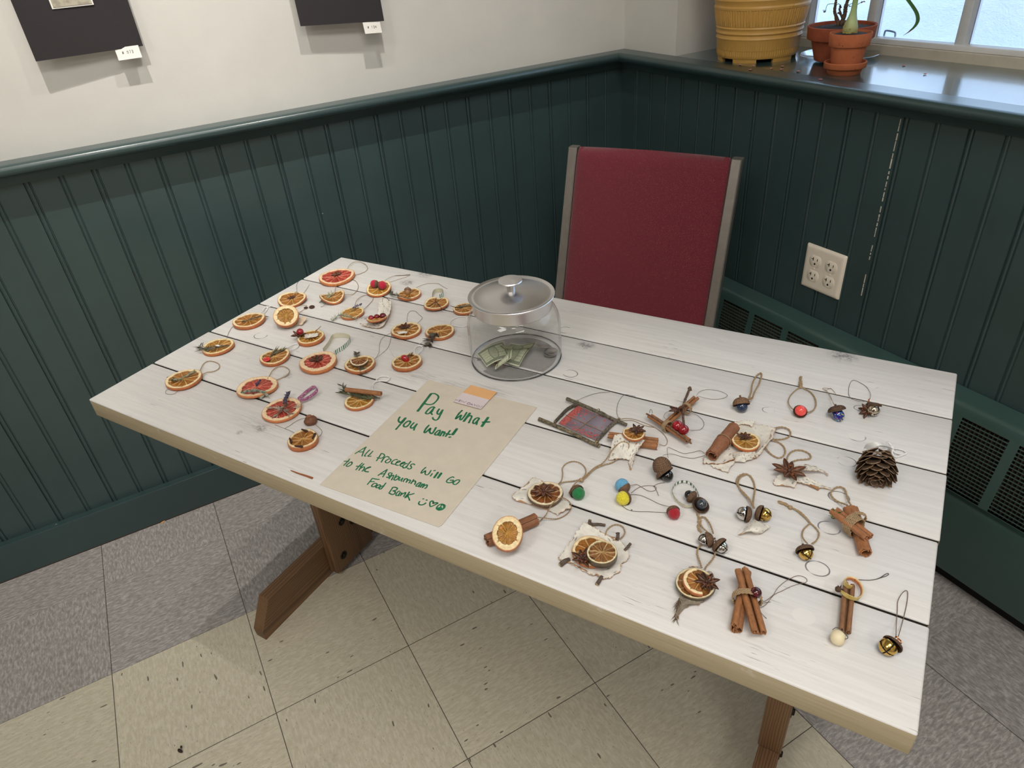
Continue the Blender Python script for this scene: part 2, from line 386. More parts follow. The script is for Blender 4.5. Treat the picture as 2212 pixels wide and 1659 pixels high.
# snow bank close outside
t = NT('snow'); o = t.obj(); n1 = t.noise(o, 7, 5, 0.6); n2 = t.noise(o, 160, 3, 0.6)
m_snow = t.fin(col=t.mix(n1, L4((196, 206, 220)), L4((222, 228, 236))), rough=0.75, nrm=t.bump(t.m('ADD', t.m('MULTIPLY', n1, 6), n2), 0.5, 0.006), sss=0.0)
m = M(); G = []
for i in range(60):
    row = []
    for j in range(70):
        x = 0.42+5.0*(i/59)**1.4; y = 2.6-7.5*j/69
        p = Vector((x*2.2, y*2.2, 0)); z = 0.86+0.40*(x-0.42)+0.10*noise.noise(p)+0.05*noise.noise(p*2.7)+0.02*noise.noise(p*6)
        if i == 0: z = 0.4
        row.append(Vector((x, y, z)))
    G.append(row)
m.grid(G); tag(struct(m.build('snow', m_snow, recalc=False)), 'bluish white snow banked up outside the window panes', 'snow')

# ------------------------------------------------------------------ convector cover along the right wall
HT0, HT1, HX = 0.463, 0.450, 0.045; HY0, HY1 = -0.32, -2.3
m_heat = green_paint('green_heater_paint', (57, 84, 81), 0.32); m_fin = pm('dark_fins', (92, 84, 70), 0.6, metal=0.3); m_hole = pm('dark_inside', (14, 14, 13), 0.9)
heater = thing('baseboard_heater', 'long dark green metal baseboard heater with slotted grilles under the outlet', 'heater', (-0.04, -1.2, 0.0))
HGX0, HGX1, HGZ0, HGZ1 = -0.052, -0.078, 0.428, 0.262       # sloping grille plane (top, bottom)
def hg(y, s): return Vector((HGX0+(HGX1-HGX0)*s, y, HGZ0+(HGZ1-HGZ0)*s))
m = M()
# top, rounded lip
m.grid([[Vector((-0.002, y, HT0)), Vector((-0.036, y, HT1+.004)), Vector((-0.043, y, HT1+.001)), Vector((-0.047, y, HT1-.005)), Vector((-0.050, y, HGZ0+.008)), hg(y, 0)] for y in (HY0, HY1)])
# front below the grille, kick recess
m.grid([[hg(y, 1), Vector((-0.081, y, HGZ1-.012)), Vector((-0.083, y, HGZ1-.03)), Vector((-0.078, y, 0.06)), Vector((-0.076, y, 0.048)), Vector((-0.05, y, 0.046))] for y in (HY0, HY1)])
m.add([(-0.002, HY0, 0.0), (-0.002, HY0, HT0), (-0.036, HY0, HT1+.004), (-0.050, HY0, HGZ0), (-0.078, HY0, HGZ1), (-0.078, HY0, 0.05), (-.05, HY0, 0.04), (-.05, HY0, 0)], [tuple(range(8))])
# grille bars: frame strips between slot groups and between slots
GP, GB = 0.1155, 0.020; y = HY0-0.02; groups = []
y = -1.2475+GP*8
while y-GP > HY1: groups.append((y, y-GP+GB)); y -= GP
NS = 19
m.build('cover', m_heat, heater, angle=50); m = M()
edge = [HY0]+[e for g_ in groups for e in g_]+[HY1]
for k in range(0, len(edge), 2):
    a, b = edge[k], edge[k+1]
    m.grid([[hg(a, 0), hg(a, 1)], [hg(b, 0), hg(b, 1)]])
for (a, b) in groups:
    for k in range(NS+1):
        s0, s1 = (k-0.17)/NS, (k+0.17)/NS
        m.grid([[hg(a, max(0, s0)), hg(a, min(1, s1))], [hg(b, max(0, s0)), hg(b, min(1, s1))]])
m.build('grille', m_heat, heater, smooth=False, recalc=False)
m = M(); 
yy = HY0-.01
while yy > HY1+.01:
    m.box((-0.046, yy-.0006, 0.24), (-0.012, yy+.0006, 0.42)); yy -= 0.009
m.build('fins', m_fin, heater, smooth=False)
m = M(); m.grid([[Vector((-0.004, y, 0.45)), Vector((-0.004, y, 0.0))] for y in (HY0, HY1)]); m.grid([[Vector((-0.045, y, 0.046)), Vector((-0.045, y, 0.0))] for y in (HY0, HY1)]); m.build('back_panel', m_hole, heater, smooth=False)

# ------------------------------------------------------------------ power outlet
m_ivory = pm('ivory_plastic', (240, 230, 214), 0.35, (30, 0.04), (60, 0.05, 0.0004)); m_slot = pm('black_slot', (18, 16, 14), 0.8)
oy0, oz0, os_ = -0.7602, 0.6492, 0.1143
outlet = thing('power_outlet', 'ivory double power outlet with four sockets on the green wall', 'outlet', (0, oy0-os_/2, oz0-os_/2))
m = M()
G = []
pr = [(0, 0.0), (0.0015, 0.004), (0.005, 0.0062), (0.010, 0.0066)]
for (ins, dep) in pr:
    r = 0.003; pts = []
    y0, y1, z0, z1 = oy0-ins, oy0-os_+ins, oz0-ins, oz0-os_+ins
    for (cy, cz, a0) in ((y0-r, z0-r, 0), (y1+r, z0-r, 90), (y1+r, z1+r, 180), (y0-r, z1+r, 270)):
        for k in range(4):
            a = radians(a0+k*30); pts.append(Vector((-dep, cy+r*cos(a), cz+r*sin(a))))
    G.append(pts)
m.grid(G, wrapv=True); m.add(G[-1], [tuple(range(len(G[-1])))]); m.build('cover_plate', m_ivory, outlet)
cy0, cz0 = oy0-os_/2, oz0-os_/2
for gy in (0.0232, -0.0232):
    m = M(); mt = Matrix.Translation((-0.0068, cy0+gy, cz0)) @ Matrix.Rotation(-pi/2, 4, 'Y')
    m.lathe([(0.0, 0.0012), (0.002, 0.001), (0.0026, 0.0)], 16, mt); m.build('screw', m_ivory, outlet)
    for gz in (0.0195, -0.0195):
        C0 = Vector((-0.0066, cy0+gy, cz0+gz)); prof = []
        for k in range(40):
            a = 2*pi*k/40; yv, zv = 0.0172*cos(a), 0.0172*sin(a); zv = max(-0.0142, min(0.0142, zv)); prof.append((yv, zv))
        m = M(); rings = []
        for (s, d) in ((1.0, 0.0), (1.0, 0.0006), (0.95, 0.0012)):
            rings.append([C0+Vector((-d, yv*s, zv*s)) for yv, zv in prof])
        m.grid(rings, wrapv=True); m.add(rings[-1], [tuple(range(40))]); rc = m.build('receptacle', m_ivory, outlet)
        m = M(); X0 = C0.x-.00125
        def sl(yc, zc, w, h): m.box((X0-.0003, C0.y+yc-w/2, C0.z+zc-h/2), (X0+.0005, C0.y+yc+w/2, C0.z+zc+h/2))
        sl(0.0058, 0.0045, 0.0020, 0.0085); sl(0.0082, 0.0045, 0.0045, 0.0018); sl(-0.0062, 0.0045, 0.0018, 0.0065)
        m.prism([C0+Vector((-.0015, 0.0025*cos(a), -0.0068+0.0028*sin(a))) for a in [2*pi*k/14 for k in range(14)]], (0.0004, 0, 0))
        m.build('slots', m_slot, rc, smooth=False)

# ------------------------------------------------------------------ mounted photographs leaning off the left wall
m_board = pm('black_mat_board', (44, 40, 42), 0.85, (300, 0.10), (500, 0.15, 0.0003)); m_card = pm('white_card', (238, 236, 230), 0.7, (80, 0.04))
m_edge = pm('board_core', (205, 203, 200), 0.8); m_ink = pm('printed_ink', (70, 66, 64), 0.8)
DIG = {'#': [((.3, 1), (.15, 0)), ((.75, 1), (.6, 0)), ((0, .66), (.9, .66)), ((0, .33), (.9, .33))], '0': [((.1, .1), (.1, .9)), ((.1, .9), (.7, .9)), ((.7, .9), (.7, .1)), ((.7, .1), (.1, .1))],
       '7': [((.05, 1), (.75, 1)), ((.75, 1), (.3, 0))], '3': [((.05, 1), (.7, 1)), ((.7, 1), (.7, 0)), ((.7, 0), (.05, 0)), ((.2, .5), (.7, .5))], '1': [((.4, 1), (.4, 0)), ((.15, .8), (.4, 1))],
       '4': [((.6, 0), (.6, 1)), ((.6, 1), (.05, .35)), ((.05, .35), (.85, .35))], '.': [((.3, 0), (.3, .1))], ' ': []}
def mounted(label, xl, xr, zl, zr, offl, offr, top, txt, cx0, cx1, cz0_, cz1_, photo=None):
    root = thing('mounted_photograph', label, 'picture', ((xl+xr)/2, 0.005, (zl+zr)/2), 0, 'black mounted photographs on the cream wall')
    def P(x, z):
        s = (x-xl)/(xr-xl); zz = zl+(zr-zl)*s
        k = max(0, 1-(z-zz)/0.5); return Vector((x, -(offl+(offr-offl)*s)*k-0.004, z))
    corners = [P(xl, zl), P(xr, zr), P(xr, top), P(xl, top)]
    m = M(); m.prism(corners, (0, 0.0035, 0)); m.build('mat_board', m_board, root, smooth=False)
    m = M(); m.prism([c+Vector((0, .0036, 0)) for c in corners], (0, 0.0012, 0)); m.build('backing_sheet', m_edge, root, smooth=False)
    if photo:
        a, b, c, d = photo
        def hit(px):
            y_ = -0.02
            for _ in range(4):
                w_ = aty(px[0], px[1], y_); y_ = P(w_.x, w_.z).y-.0012
            return w_
        m = M(); q = [hit(a), hit(b)]; up = P(q[0].x, q[0].z+.22)-P(q[0].x, q[0].z); m.prism([q[0], q[1], q[1]+up, q[0]+up], (0, 0.001, 0)); ph = m.build('white_border', m_card, root, smooth=False)
        t = NT('train_photo_print'); o = t.obj(); z_ = t.n('SeparateXYZ', {0: o}).outputs[2]
        zb = q[0].z-XF[root.name].translation.z
        cc = t.ramp(t.m('DIVIDE', t.m('SUBTRACT', z_, zb), 0.22), [(0.0, lin((184, 178, 160))), (0.075, lin((184, 178, 160))), (0.085, lin((60, 50, 52))), (0.10, lin((176, 62, 60))), (0.15, lin((190, 74, 70))), (0.16, lin((70, 60, 66))), (0.19, lin((196, 200, 205)))])
        cc = t.mix(t.step(t.noise(o, 60, 4, 0.6), 0.5, 0.62), cc, t.mix(0.35, cc, L4((96, 88, 84))))
        m = M(); e = (q[1]-q[0]).normalized(); i_ = 0.0028
        a2, b2 = q[0]+e*i_+up.normalized()*i_, q[1]-e*i_+up.normalized()*i_
        m.prism([p+Vector((0, -.0012, 0)) for p in (a2, b2, b2+up*.96, a2+up*.96)], (0, 0.001, 0)); m.build('print', t.fin(col=cc, rough=0.3), ph, smooth=False)
    # number card behind the lower right corner
    yy = min(P(cx0, cz1_).y, P(cx1, cz1_).y)
    c4 = [Vector((cx0, yy-.004, cz0_)), Vector((cx1, yy-.004, cz0_+(zr-zl)*0.2)), Vector((cx1, yy+.0015, cz1_)), Vector((cx0, yy+.0015, cz1_))]
    m = M(); m.prism(c4, (0, 0.0005, 0)); cd = m.build('number_card', m_card, root, smooth=False)
    m = M(); ch = 0.0052; cw = 0.0035; ex = (c4[1]-c4[0]).normalized(); ez = (c4[3]-c4[0]).normalized()
    org = c4[0]+ex*((c4[1]-c4[0]).length*.5-cw*1.35*len(txt)/2)+ez*((c4[3]-c4[0]).length*.46)+Vector((0, -.0007, 0))
    for i, chh in enumerate(txt):
        for (p0, p1) in DIG[chh]:
            A = org+ex*(i*cw*1.35+p0[0]*cw)+ez*p0[1]*ch; B = org+ex*(i*cw*1.35+p1[0]*cw)+ez*p1[1]*ch
            m.tube([A, B], 0.00028, 4)
    m.build('number', m_ink, cd)
mounted('black mounted photograph with red train print, number card 073, left of the two', -1.487, -1.2835, 1.2, 1.201, 0.026, 0.012, 1.56, '# 073', -1.3395, -1.293, 1.1805, 1.204, ((113, 20), (203, 10), None, None))
mounted('black mounted photograph board above the rail with number card 134, right of the two', -0.944, -0.743, 1.1985, 1.1865, 0.024, 0.030, 1.55, '# 134', -0.797, -0.754, 1.165, 1.189)
# ================================================================== THE TABLE
TROOT = Vector((TO.x, TO.y, 0.0))
table = thing('trestle_table', 'long whitewashed plank table on brown trestle legs covered with handmade ornaments', 'table', TROOT, TH)
PWID = TW/5
t = NT('whitewashed_planks'); o = t.obj(); s = t.n('SeparateXYZ', {0: o}); U, V = s.outputs[0], t.m('MULTIPLY', s.outputs[1], -1.0)
pid = t.m('FLOOR', t.m('DIVIDE', V, PWID)); prn = t.n('TexWhiteNoise', {'W': pid}, noise_dimensions='1D').outputs['Value']
# knots: (pixel x, pixel y, length px, kind)   ring = resin plug outline, white = filled patch, dark = dark knot
KN = [(1850, 943, 38, 'ring'), (1829, 997, 40, 'ring'), (1882, 832, 30, 'ring'), (1791, 1140, 46, 'ring'), (1766, 1228, 50, 'ring'), (1736, 1331, 54, 'white'), (1812, 1074, 44, 'ring'),
      (1266, 746, 36, 'dark'), (1232, 807, 32, 'ring'), (1222, 713, 30, 'ring'), (563, 725, 28, 'ring'), (514, 752, 40, 'white'), (622, 812, 20, 'dark'), (563, 925, 26, 'dark'), (1821, 768, 60, 'dark'),
      (790, 688, 26, 'dark'), (518, 934, 14, 'dark'), (920, 592, 34, 'dark'), (880, 610, 30, 'dark'), (1660, 886, 26, 'ring'), (1858, 882, 26, 'ring')]
warp = None; ring_m = None; white_m = None; dark_m = None
def acc(a, b, op='MAXIMUM'): return b if a is None else t.m(op, a, b)
for (kx, ky, kw, kind) in KN:
    p = on(kx, ky)-TO; ku, kv = p.dot(E_), p.dot(N_); r = kw/2/sc(kx, ky)
    du = t.m('SUBTRACT', U, ku); dv = t.m('SUBTRACT', V, kv)
    d2 = t.m('ADD', t.m('POWER', t.m('MULTIPLY', t.m('ABSOLUTE', du), 1/r), 2.0), t.m('POWER', t.m('MULTIPLY', t.m('ABSOLUTE', dv), 1/(r*0.85)), 2.0))
    d = t.m('SQRT', d2)
    w = t.m('MULTIPLY', t.m('DIVIDE', t.m('MULTIPLY', dv, 1.0), t.m('ADD', 0.6, d2)), -1.1); warp = acc(warp, w, 'ADD')
    if kind == 'ring':
        ring_m = acc(ring_m, t.m('SUBTRACT', 1.0, t.step(t.m('ABSOLUTE', t.m('SUBTRACT', d, 1.0)), 0.03, 0.10)))
        white_m = acc(white_m, t.m('MULTIPLY', t.m('SUBTRACT', 1.0, t.step(d, 0.90, 1.0)), 0.5))
    elif kind == 'white': white_m = acc(white_m, t.m('SUBTRACT', 1.0, t.step(d, 0.85, 1.0)))
    else: dark_m = acc(dark_m, t.m('SUBTRACT', 1.0, t.step(d, 0.3, 1.5)))
gv = t.n('CombineXYZ', {0: t.m('MULTIPLY', U, 1.9), 1: t.m('ADD', t.m('MULTIPLY', t.m('ADD', V, t.m('MULTIPLY', warp, 0.02)), 46.0), t.m('MULTIPLY', prn, 37.0)), 2: t.m('MULTIPLY', prn, 11.0)}).outputs[0]
g1 = t.noise(gv, 3.2, 5, 0.65, 0.3); g2 = t.noise(gv, 10, 3, 0.6, 0.2); g3 = t.noise(o, 13, 4, 0.65); g4 = t.noise(o, 900, 2, 0.5)
c = t.mix(t.step(g1, 0.32, 0.68), L4((220, 218, 216)), L4((230, 228, 226)))
c = t.mix(t.m('MULTIPLY', t.step(g2, 0.58, 0.72), t.m('MULTIPLY', t.step(g3, 0.35, 0.7), 0.26)), c, L4((158, 153, 154)))
c = t.mix(t.m('MULTIPLY', t.step(t.noise(gv, 15, 2, 0.5), 0.68, 0.74), t.step(g3, 0.5, 0.65)), c, L4((112, 103, 100)))
c = t.mix(t.m('MULTIPLY', white_m, 0.8), c, L4((233, 231, 227)))
c = t.mix(t.m('MULTIPLY', dark_m, t.m('ADD', 0.15, t.m('MULTIPLY', t.step(t.noise(o, 160, 4, 0.7), 0.4, 0.65), 0.7))), c, L4((118, 112, 116)))
c = t.mix(t.m('MULTIPLY', ring_m, t.m('MULTIPLY', t.step(t.noise(o, 45, 2, 0.5), 0.36, 0.55), 0.85)), c, L4((82, 78, 80)))
stain = None      # two grey rubbed patches beside the jar
for (kx, ky, w, amt) in ((900, 810, 0.055, .8), (985, 838, 0.045, .9), (1060, 845, 0.04, .8), (560, 918, 0.05, .6)):
    p = on(kx, ky)-TO; ku, kv = p.dot(E_), p.dot(N_)
    d = t.m('SQRT', t.m('ADD', t.m('POWER', t.m('ABSOLUTE', t.m('DIVIDE', t.m('SUBTRACT', U, ku), w*1.3)), 2.0), t.m('POWER', t.m('ABSOLUTE', t.m('DIVIDE', t.m('SUBTRACT', V, kv), w*.5)), 2.0)))
    stain = acc(stain, t.m('MULTIPLY', t.m('SUBTRACT', 1.0, t.step(d, 0.2, 1.2)), amt))
c = t.mix(t.m('MULTIPLY', stain, t.m('MULTIPLY', t.step(t.noise(gv, 16, 4, 0.7), 0.45, 0.62), 0.75)), c, L4((132, 126, 124)))
m_top = t.fin(col=c, rough=t.m('ADD', 0.42, t.m('MULTIPLY', g3, 0.16)), nrm=t.bump(t.m('ADD', g2, t.m('MULTIPLY', g1, 0.6)), 0.16, 0.0006), coat=0.05, coatr=0.3)
t = NT('raw_plank_edge'); o = t.obj(); gv = t.mapv(o, (5, 60, 160)); n1 = t.noise(gv, 2.2, 4, 0.65); n2 = t.noise(o, 18, 4, 0.6)
c = t.mix(n1, L4((158, 143, 116)), L4((194, 180, 152))); c = t.mix(t.step(n2, 0.62, 0.7), c, L4((196, 188, 172)))
m_edge_w = t.fin(col=c, rough=0.65, nrm=t.bump(n1, 0.2, 0.0008))
random.seed(3)
m = M(); TT = 0.035
for i in range(5):
    v0, v1 = i*PWID+(0.0019 if i else 0), (i+1)*PWID-(0.0019 if i < 4 else 0)
    du0, du1 = random.uniform(-.0012, .0012), random.uniform(-.0012, .0012)
    bm = bmesh.new(); bmesh.ops.create_cube(bm, size=1.0)
    for vv in bm.verts:
        vv.co = uvp(TL/2+vv.co.x*(TL)+du0, (v0+v1)/2-vv.co.y*(v1-v0), TZ-TT/2+vv.co.z*TT)
    top_e = [e for e in bm.edges]
    bmesh.ops.bevel(bm, geom=top_e, offset=0.0022, segments=2, profile=0.5, affect='EDGES'); bm.verts.index_update(); bm.normal_update()
    for f in bm.faces: f.index
    V_ = [q.co.copy() for q in bm.verts]; topf = []; sidef = []
    seamf = []
    for f in bm.faces:
        nn_ = f.normal.dot(N_)
        if f.normal.z > 0.3: topf.append(tuple(q.index for q in f.verts))
        elif (nn_ > 0.5 and i < 4) or (nn_ < -0.5 and i > 0): seamf.append(tuple(q.index for q in f.verts))
        else: sidef.append(tuple(q.index for q in f.verts))
    o_ = len(m.v); m.add(V_, topf, mi=0); m.f += [tuple(k+o_ for k in f) for f in sidef]; m.m += [1]*len(sidef)
    m.f += [tuple(k+o_ for k in f) for f in seamf]; m.m += [2]*len(seamf); bm.free()
# added dark strips below the seams, standing in for the shade in the gaps
for i in range(1, 5):
    vv = i*PWID; m.prism([uvp(0.004, vv-.006, TZ-.024), uvp(TL-.004, vv-.006, TZ-.024), uvp(TL-.004, vv+.006, TZ-.024), uvp(0.004, vv+.006, TZ-.024)], (0, 0, .003), mi=2)
m.build('tabletop', [m_top, m_edge_w, pm('painted_seam_shade', (44, 36, 30), .9)], table, angle=50)  # dark seam colour paints the shade between neighbouring planks
def brown_wood(name, ax):
    t = NT(name); o = t.obj(); sca = [130, 130, 130]; sca[ax] = 9
    gv = t.mapv(o, tuple(sca)); n0 = t.noise(t.mapv(o, tuple(x/14 for x in sca)), 2.2, 3, 0.5)
    w = t.n('TexWave', {'Vector': t.mapv(o, tuple(x*(1.0 if k == ax else .55) for k, x in enumerate(sca))), 'Scale': 1.0, 'Distortion': 7.0, 'Detail': 2.0, 'Detail Scale': 0.5}, wave_type='RINGS', rings_direction='XYZ'[ax]).outputs[0]
    n1 = t.noise(gv, 1.6, 4, 0.6)
    c = t.mix(t.m('MULTIPLY', w, 0.75), L4((142, 108, 74)), L4((82, 57, 38))); c = t.mix(t.m('MULTIPLY', n1, 0.7), c, L4((106, 78, 54)))
    c = t.mix(t.m('MULTIPLY', t.step(n0, 0.55, 0.75), .4), c, L4((56, 38, 26)))
    return t.fin(col=c, rough=0.5, nrm=t.bump(t.m('ADD', w, n1), 0.3, 0.0012))
m_legw = brown_wood('brown_stained_leg_wood', 2); m_footw = brown_wood('brown_stained_foot_wood', 1); m_bolt = pm('dark_steel_bolt', (54, 48, 42), 0.45, metal=0.8)
def slab(name, u0, u1, v0, v1, z0, z1, mat):
    m = M(); bm = bmesh.new(); bmesh.ops.create_cube(bm, size=1.0)
    for q in bm.verts: q.co = uvp((u0+u1)/2+q.co.x*(u1-u0), (v0+v1)/2-q.co.y*(v1-v0), (z0+z1)/2+q.co.z*(z1-z0))
    bmesh.ops.bevel(bm, geom=bm.edges[:], offset=0.003, segments=2, profile=.5, affect='EDGES'); bm.verts.index_update()
    m.add([q.co.copy() for q in bm.verts], [tuple(q.index for q in f.verts) for f in bm.faces]); bm.free(); return m.build(name, mat, table)
def foot(u0, u1, v0, v1, z0=0.0, h=0.098):
    prof = [(v0, z0), (v1, z0), (v1+.001, z0+.026), (v1-.042, z0+h), (v0+.042, z0+h), (v0-.001, z0+.026)]
    m = M(); m.prism([uvp(u0, v, z) for v, z in prof], E_*(u1-u0)); bmx = m.build('foot', m_footw, table, smooth=False); return bmx
foot(0.046, 0.0775, 0.08, 0.573)
slab('leg', 0.0785, 0.106, 0.212, 0.350, 0.012, TZ-TT, m_legw)
foot(1.144, 1.180, 0.08, 0.573)
slab('leg', 1.141, 1.182, 0.165, 0.352, 0.0985, TZ-TT, m_legw)
def bolt(u, v, z, du):
    m = M(); c0 = uvp(u, v, z); mt = Matrix.Translation(c0) @ E_.to_track_quat('Z', 'Y').to_matrix().to_4x4()
    m.lathe([(0.0, 0.005*du), (0.0045, 0.005*du), (0.006, 0.0035*du), (0.006, 0.0)], 12, mt); m.lathe([(0.0115, 0.0), (0.011, 0.0012*du), (0.006, 0.0014*du)], 16, mt); m.build('bolt', m_bolt, table)
bolt(0.106, 0.318, 0.052, 1); bolt(0.106, 0.262, 0.125, 1); bolt(0.106, 0.295, 0.150, 1); bolt(1.182, 0.315, 0.18, 1); bolt(1.180, 0.32, 0.05, 1)
slab('cleat', 0.045, 0.0785, 0.05, 0.60, TZ-TT-.06, TZ-TT, m_legw); slab('cleat', 1.182, 1.218, 0.05, 0.60, TZ-TT-.06, TZ-TT, m_legw)
slab('stretcher', 0.106, 1.144, 0.25, 0.285, 0.40, 0.49, m_footw)

# ================================================================== THE CHAIR
ZC = 0.857
ca, cb = at(1241, 316, ZC), at(1594, 342, ZC); cw_ = (cb-ca).length; ex = (cb-ca).normalized(); en = Vector((ex.y, -ex.x, 0))
if en.dot(N_) < 0: en = -en
chair = thing('stacking_chair', 'dark red upholstered chair with square steel back posts between table and corner', 'chair', Vector(((ca.x+cb.x)/2, (ca.y+cb.y)/2, 0)), atan2(ex.y, ex.x))
def cp(s, off, z): p = ca+ex*(s*cw_)+en*off; return Vector((p.x, p.y, z))
def rec(z):      # recline of the back: distance toward the table at height z
    return 0.092*(ZC-z)/0.307 if z > 0.45 else 0.122-0.13*(0.45-z)/0.45*0.9
m_steel = pm('worn_grey_steel', (150, 144, 138), 0.34, (40, 0.10), (200, 0.06, 0.0004), metal=0.6)
t = NT('burgundy_twill'); o = t.obj(); s_ = t.n('SeparateXYZ', {0: o})
ph = t.m('MULTIPLY', t.m('ADD', s_.outputs[0], s_.outputs[2]), 2*pi/0.0031); ph2 = t.m('MULTIPLY', t.m('SUBTRACT', s_.outputs[0], s_.outputs[2]), 2*pi/0.0040)
tw = t.m('ADD', t.m('MULTIPLY', t.m('SINE', ph), 0.5), 0.5); tw2 = t.m('ADD', t.m('MULTIPLY', t.m('SINE', ph2), 0.5), 0.5); nn = t.noise(o, 420, 3, 0.6)
twv = t.m('MULTIPLY', t.m('ADD', t.m('MULTIPLY', tw, 0.7), t.m('MULTIPLY', tw2, 0.3)), t.m('ADD', 0.5, nn))
c = t.mix(twv, L4((78, 16, 30)), L4((134, 36, 54))); c = t.mix(t.step(t.noise(o, 700, 2, .5), .64, .7), c, L4((170, 92, 84)))
m_fab = t.fin(col=c, rough=0.85, nrm=t.bump(twv, 0.5, 0.0009), sheen=0.25)
for s0 in (0.0, 1.0):
    zs = [ZC, 0.75, 0.65, 0.55, 0.47, 0.42, 0.3, 0.15, 0.0]
    m = M(); pts = [cp(s0, rec(z), z) for z in zs]; hw, hd = 0.0125, 0.013
    G = []
    for p in pts: G.append([p+ex*a*hw+en*b*hd for a, b in ((-1, -.8), (-.8, -1), (.8, -1), (1, -.8), (1, .8), (.8, 1), (-.8, 1), (-1, .8))])
    m.grid(G, wrapv=True); m.add(G[0], [tuple(range(8))]); m.add(G[-1], [tuple(range(8))]); m.build('back_post', m_steel, chair, smooth=False)
def cushion(name, fn, nt, ns, prof_r, mat):
    """closed soft slab: fn(s, t, d) gives the point across (0..1), along (0..1), depth (-1..1)"""
    m = M(); G = []; n = 9.0
    ring = []
    for k in range(48):
        a = 2*pi*k/48; ca_, sa_ = cos(a), sin(a)
        x = (abs(ca_)**(2/n))*(1 if ca_ > 0 else -1); y = (abs(sa_)**(2/3.0))*(1 if sa_ > 0 else -1); ring.append((x, y))
    for i in range(nt+1):
        tt = i/nt; q = 2*tt-1; sh = (1-abs(q)**14)**(1/3.0) if abs(q) < 1 else 0.0
        G.append([fn(.5+.5*x*(0.985+0.015*sh), tt, y*sh) for x, y in ring])
    m.grid(G, wrapv=True); return m.build(name, mat, chair, angle=80)
def fb(s, tq, d):
    z = 0.862-0.46*tq; g = 0.0135/cw_
    bul = 0.010*(1-(2*s-1)**2)*sin(pi*min(1, max(0, tq)))
    return cp(g+(1-2*g)*s, rec(z)+0.004+d*(0.021)+(bul if d > 0 else -bul*.4), z-0.004*(2*s-1)**2)
cushion('backrest', fb, 40, 20, .01, m_fab)
def fs(s, tq, d): return cp(0.02+0.96*s, 0.15+0.40*tq, 0.40+d*0.028+(0.012*(1-(2*s-1)**2) if d > 0 else 0))
cushion('seat', fs, 30, 20, .01, m_fab)
for s0 in (0.03, 0.97):
    m = M(); pts = [cp(s0, 0.50, 0.375), cp(s0, 0.51, 0.2), cp(s0, 0.525, 0.0)]; G = [[p+ex*a*.012+en*b*.012 for a, b in ((-1, -1), (1, -1), (1, 1), (-1, 1))] for p in pts]
    m.grid(G, wrapv=True); m.add(G[-1], [(0, 1, 2, 3)]); m.build('leg', m_steel, chair, smooth=False)
for s0 in (0.03, 0.97):
    m = M(); m.tube([cp(s0, 0.125, 0.37), cp(s0, 0.50, 0.37)], 0.011, 8); m.build('seat_rail', m_steel, chair)

# ================================================================== THE MONEY JAR
JC = Vector((-0.9127, -0.9039, TZ)); JX = Matrix.Translation(JC)
jar = thing('glass_jar', 'squat clear glass jar with brushed steel lid holding dollar bills and coins', 'jar', JC)
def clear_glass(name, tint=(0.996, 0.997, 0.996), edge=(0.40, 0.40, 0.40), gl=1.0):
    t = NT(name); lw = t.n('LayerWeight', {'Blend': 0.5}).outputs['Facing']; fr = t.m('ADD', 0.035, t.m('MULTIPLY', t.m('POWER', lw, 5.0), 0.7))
    k = t.m('POWER', lw, 9.0); c = t.mix(k, (*tint, 1), (*edge, 1))  # refraction darkening at glass rims put in as a tint
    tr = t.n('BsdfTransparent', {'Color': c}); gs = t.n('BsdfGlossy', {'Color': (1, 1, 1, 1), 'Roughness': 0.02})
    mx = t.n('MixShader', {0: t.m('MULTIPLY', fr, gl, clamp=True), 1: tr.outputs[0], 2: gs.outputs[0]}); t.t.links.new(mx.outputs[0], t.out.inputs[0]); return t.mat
m_jar = clear_glass('jar_glass')
outer = [(0.0, 0.0), (0.070, 0.0), (0.0760, 0.0012), (0.0788, 0.005), (0.0797, 0.012), (0.0800, 0.03), (0.0800, 0.055), (0.0798, 0.068), (0.0788, 0.077), (0.0765, 0.085), (0.0735, 0.0915), (0.0695, 0.0965), (0.0665, 0.100), (0.0655, 0.106), (0.0655, 0.116)]
inner = [(0.0632, 0.116), (0.0632, 0.102), (0.066, 0.0975), (0.071, 0.090), (0.0755, 0.080), (0.0772, 0.068), (0.0774, 0.03), (0.0768, 0.013), (0.074, 0.0075), (0.068, 0.006), (0.0, 0.006)]
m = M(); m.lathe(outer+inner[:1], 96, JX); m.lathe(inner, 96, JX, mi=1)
m.lathe([(0.0785+.0011*cos(a), 0.0022+.0011*sin(a)) for a in [2*pi*k/8 for k in range(8)]], 96, JX, closed=True, mi=2)  # added dark tinted ring imitating refraction in the thick base edge
m.build('glass_body', [m_jar, clear_glass('jar_glass_inner', gl=0.15, edge=(.8, .8, .8)), clear_glass('jar_glass_painted_ring', (.42, .43, .43), (.10, .10, .10), 1.6)], jar, angle=60)
t = NT('brushed_steel'); tg = t.n('Tangent', direction_type='RADIAL', axis='Z').outputs[0]
o = t.obj(); s_ = t.n('SeparateXYZ', {0: o}); rad = t.m('SQRT', t.m('ADD', t.m('POWER', t.m('ABSOLUTE', s_.outputs[0]), 2.0), t.m('POWER', t.m('ABSOLUTE', s_.outputs[1]), 2.0)))
br = t.noise(t.n('CombineXYZ', {0: t.m('MULTIPLY', rad, 2600), 1: t.m('MULTIPLY', s_.outputs[2], 2600), 2: 0}).outputs[0], 1.0, 2, .5)
t.set(t.b.inputs['Tangent'], tg)
m_lid = t.fin(col=t.mix(br, L4((206, 203, 202)), L4((226, 224, 224))), metal=1.0, rough=0.27, aniso=0.8)
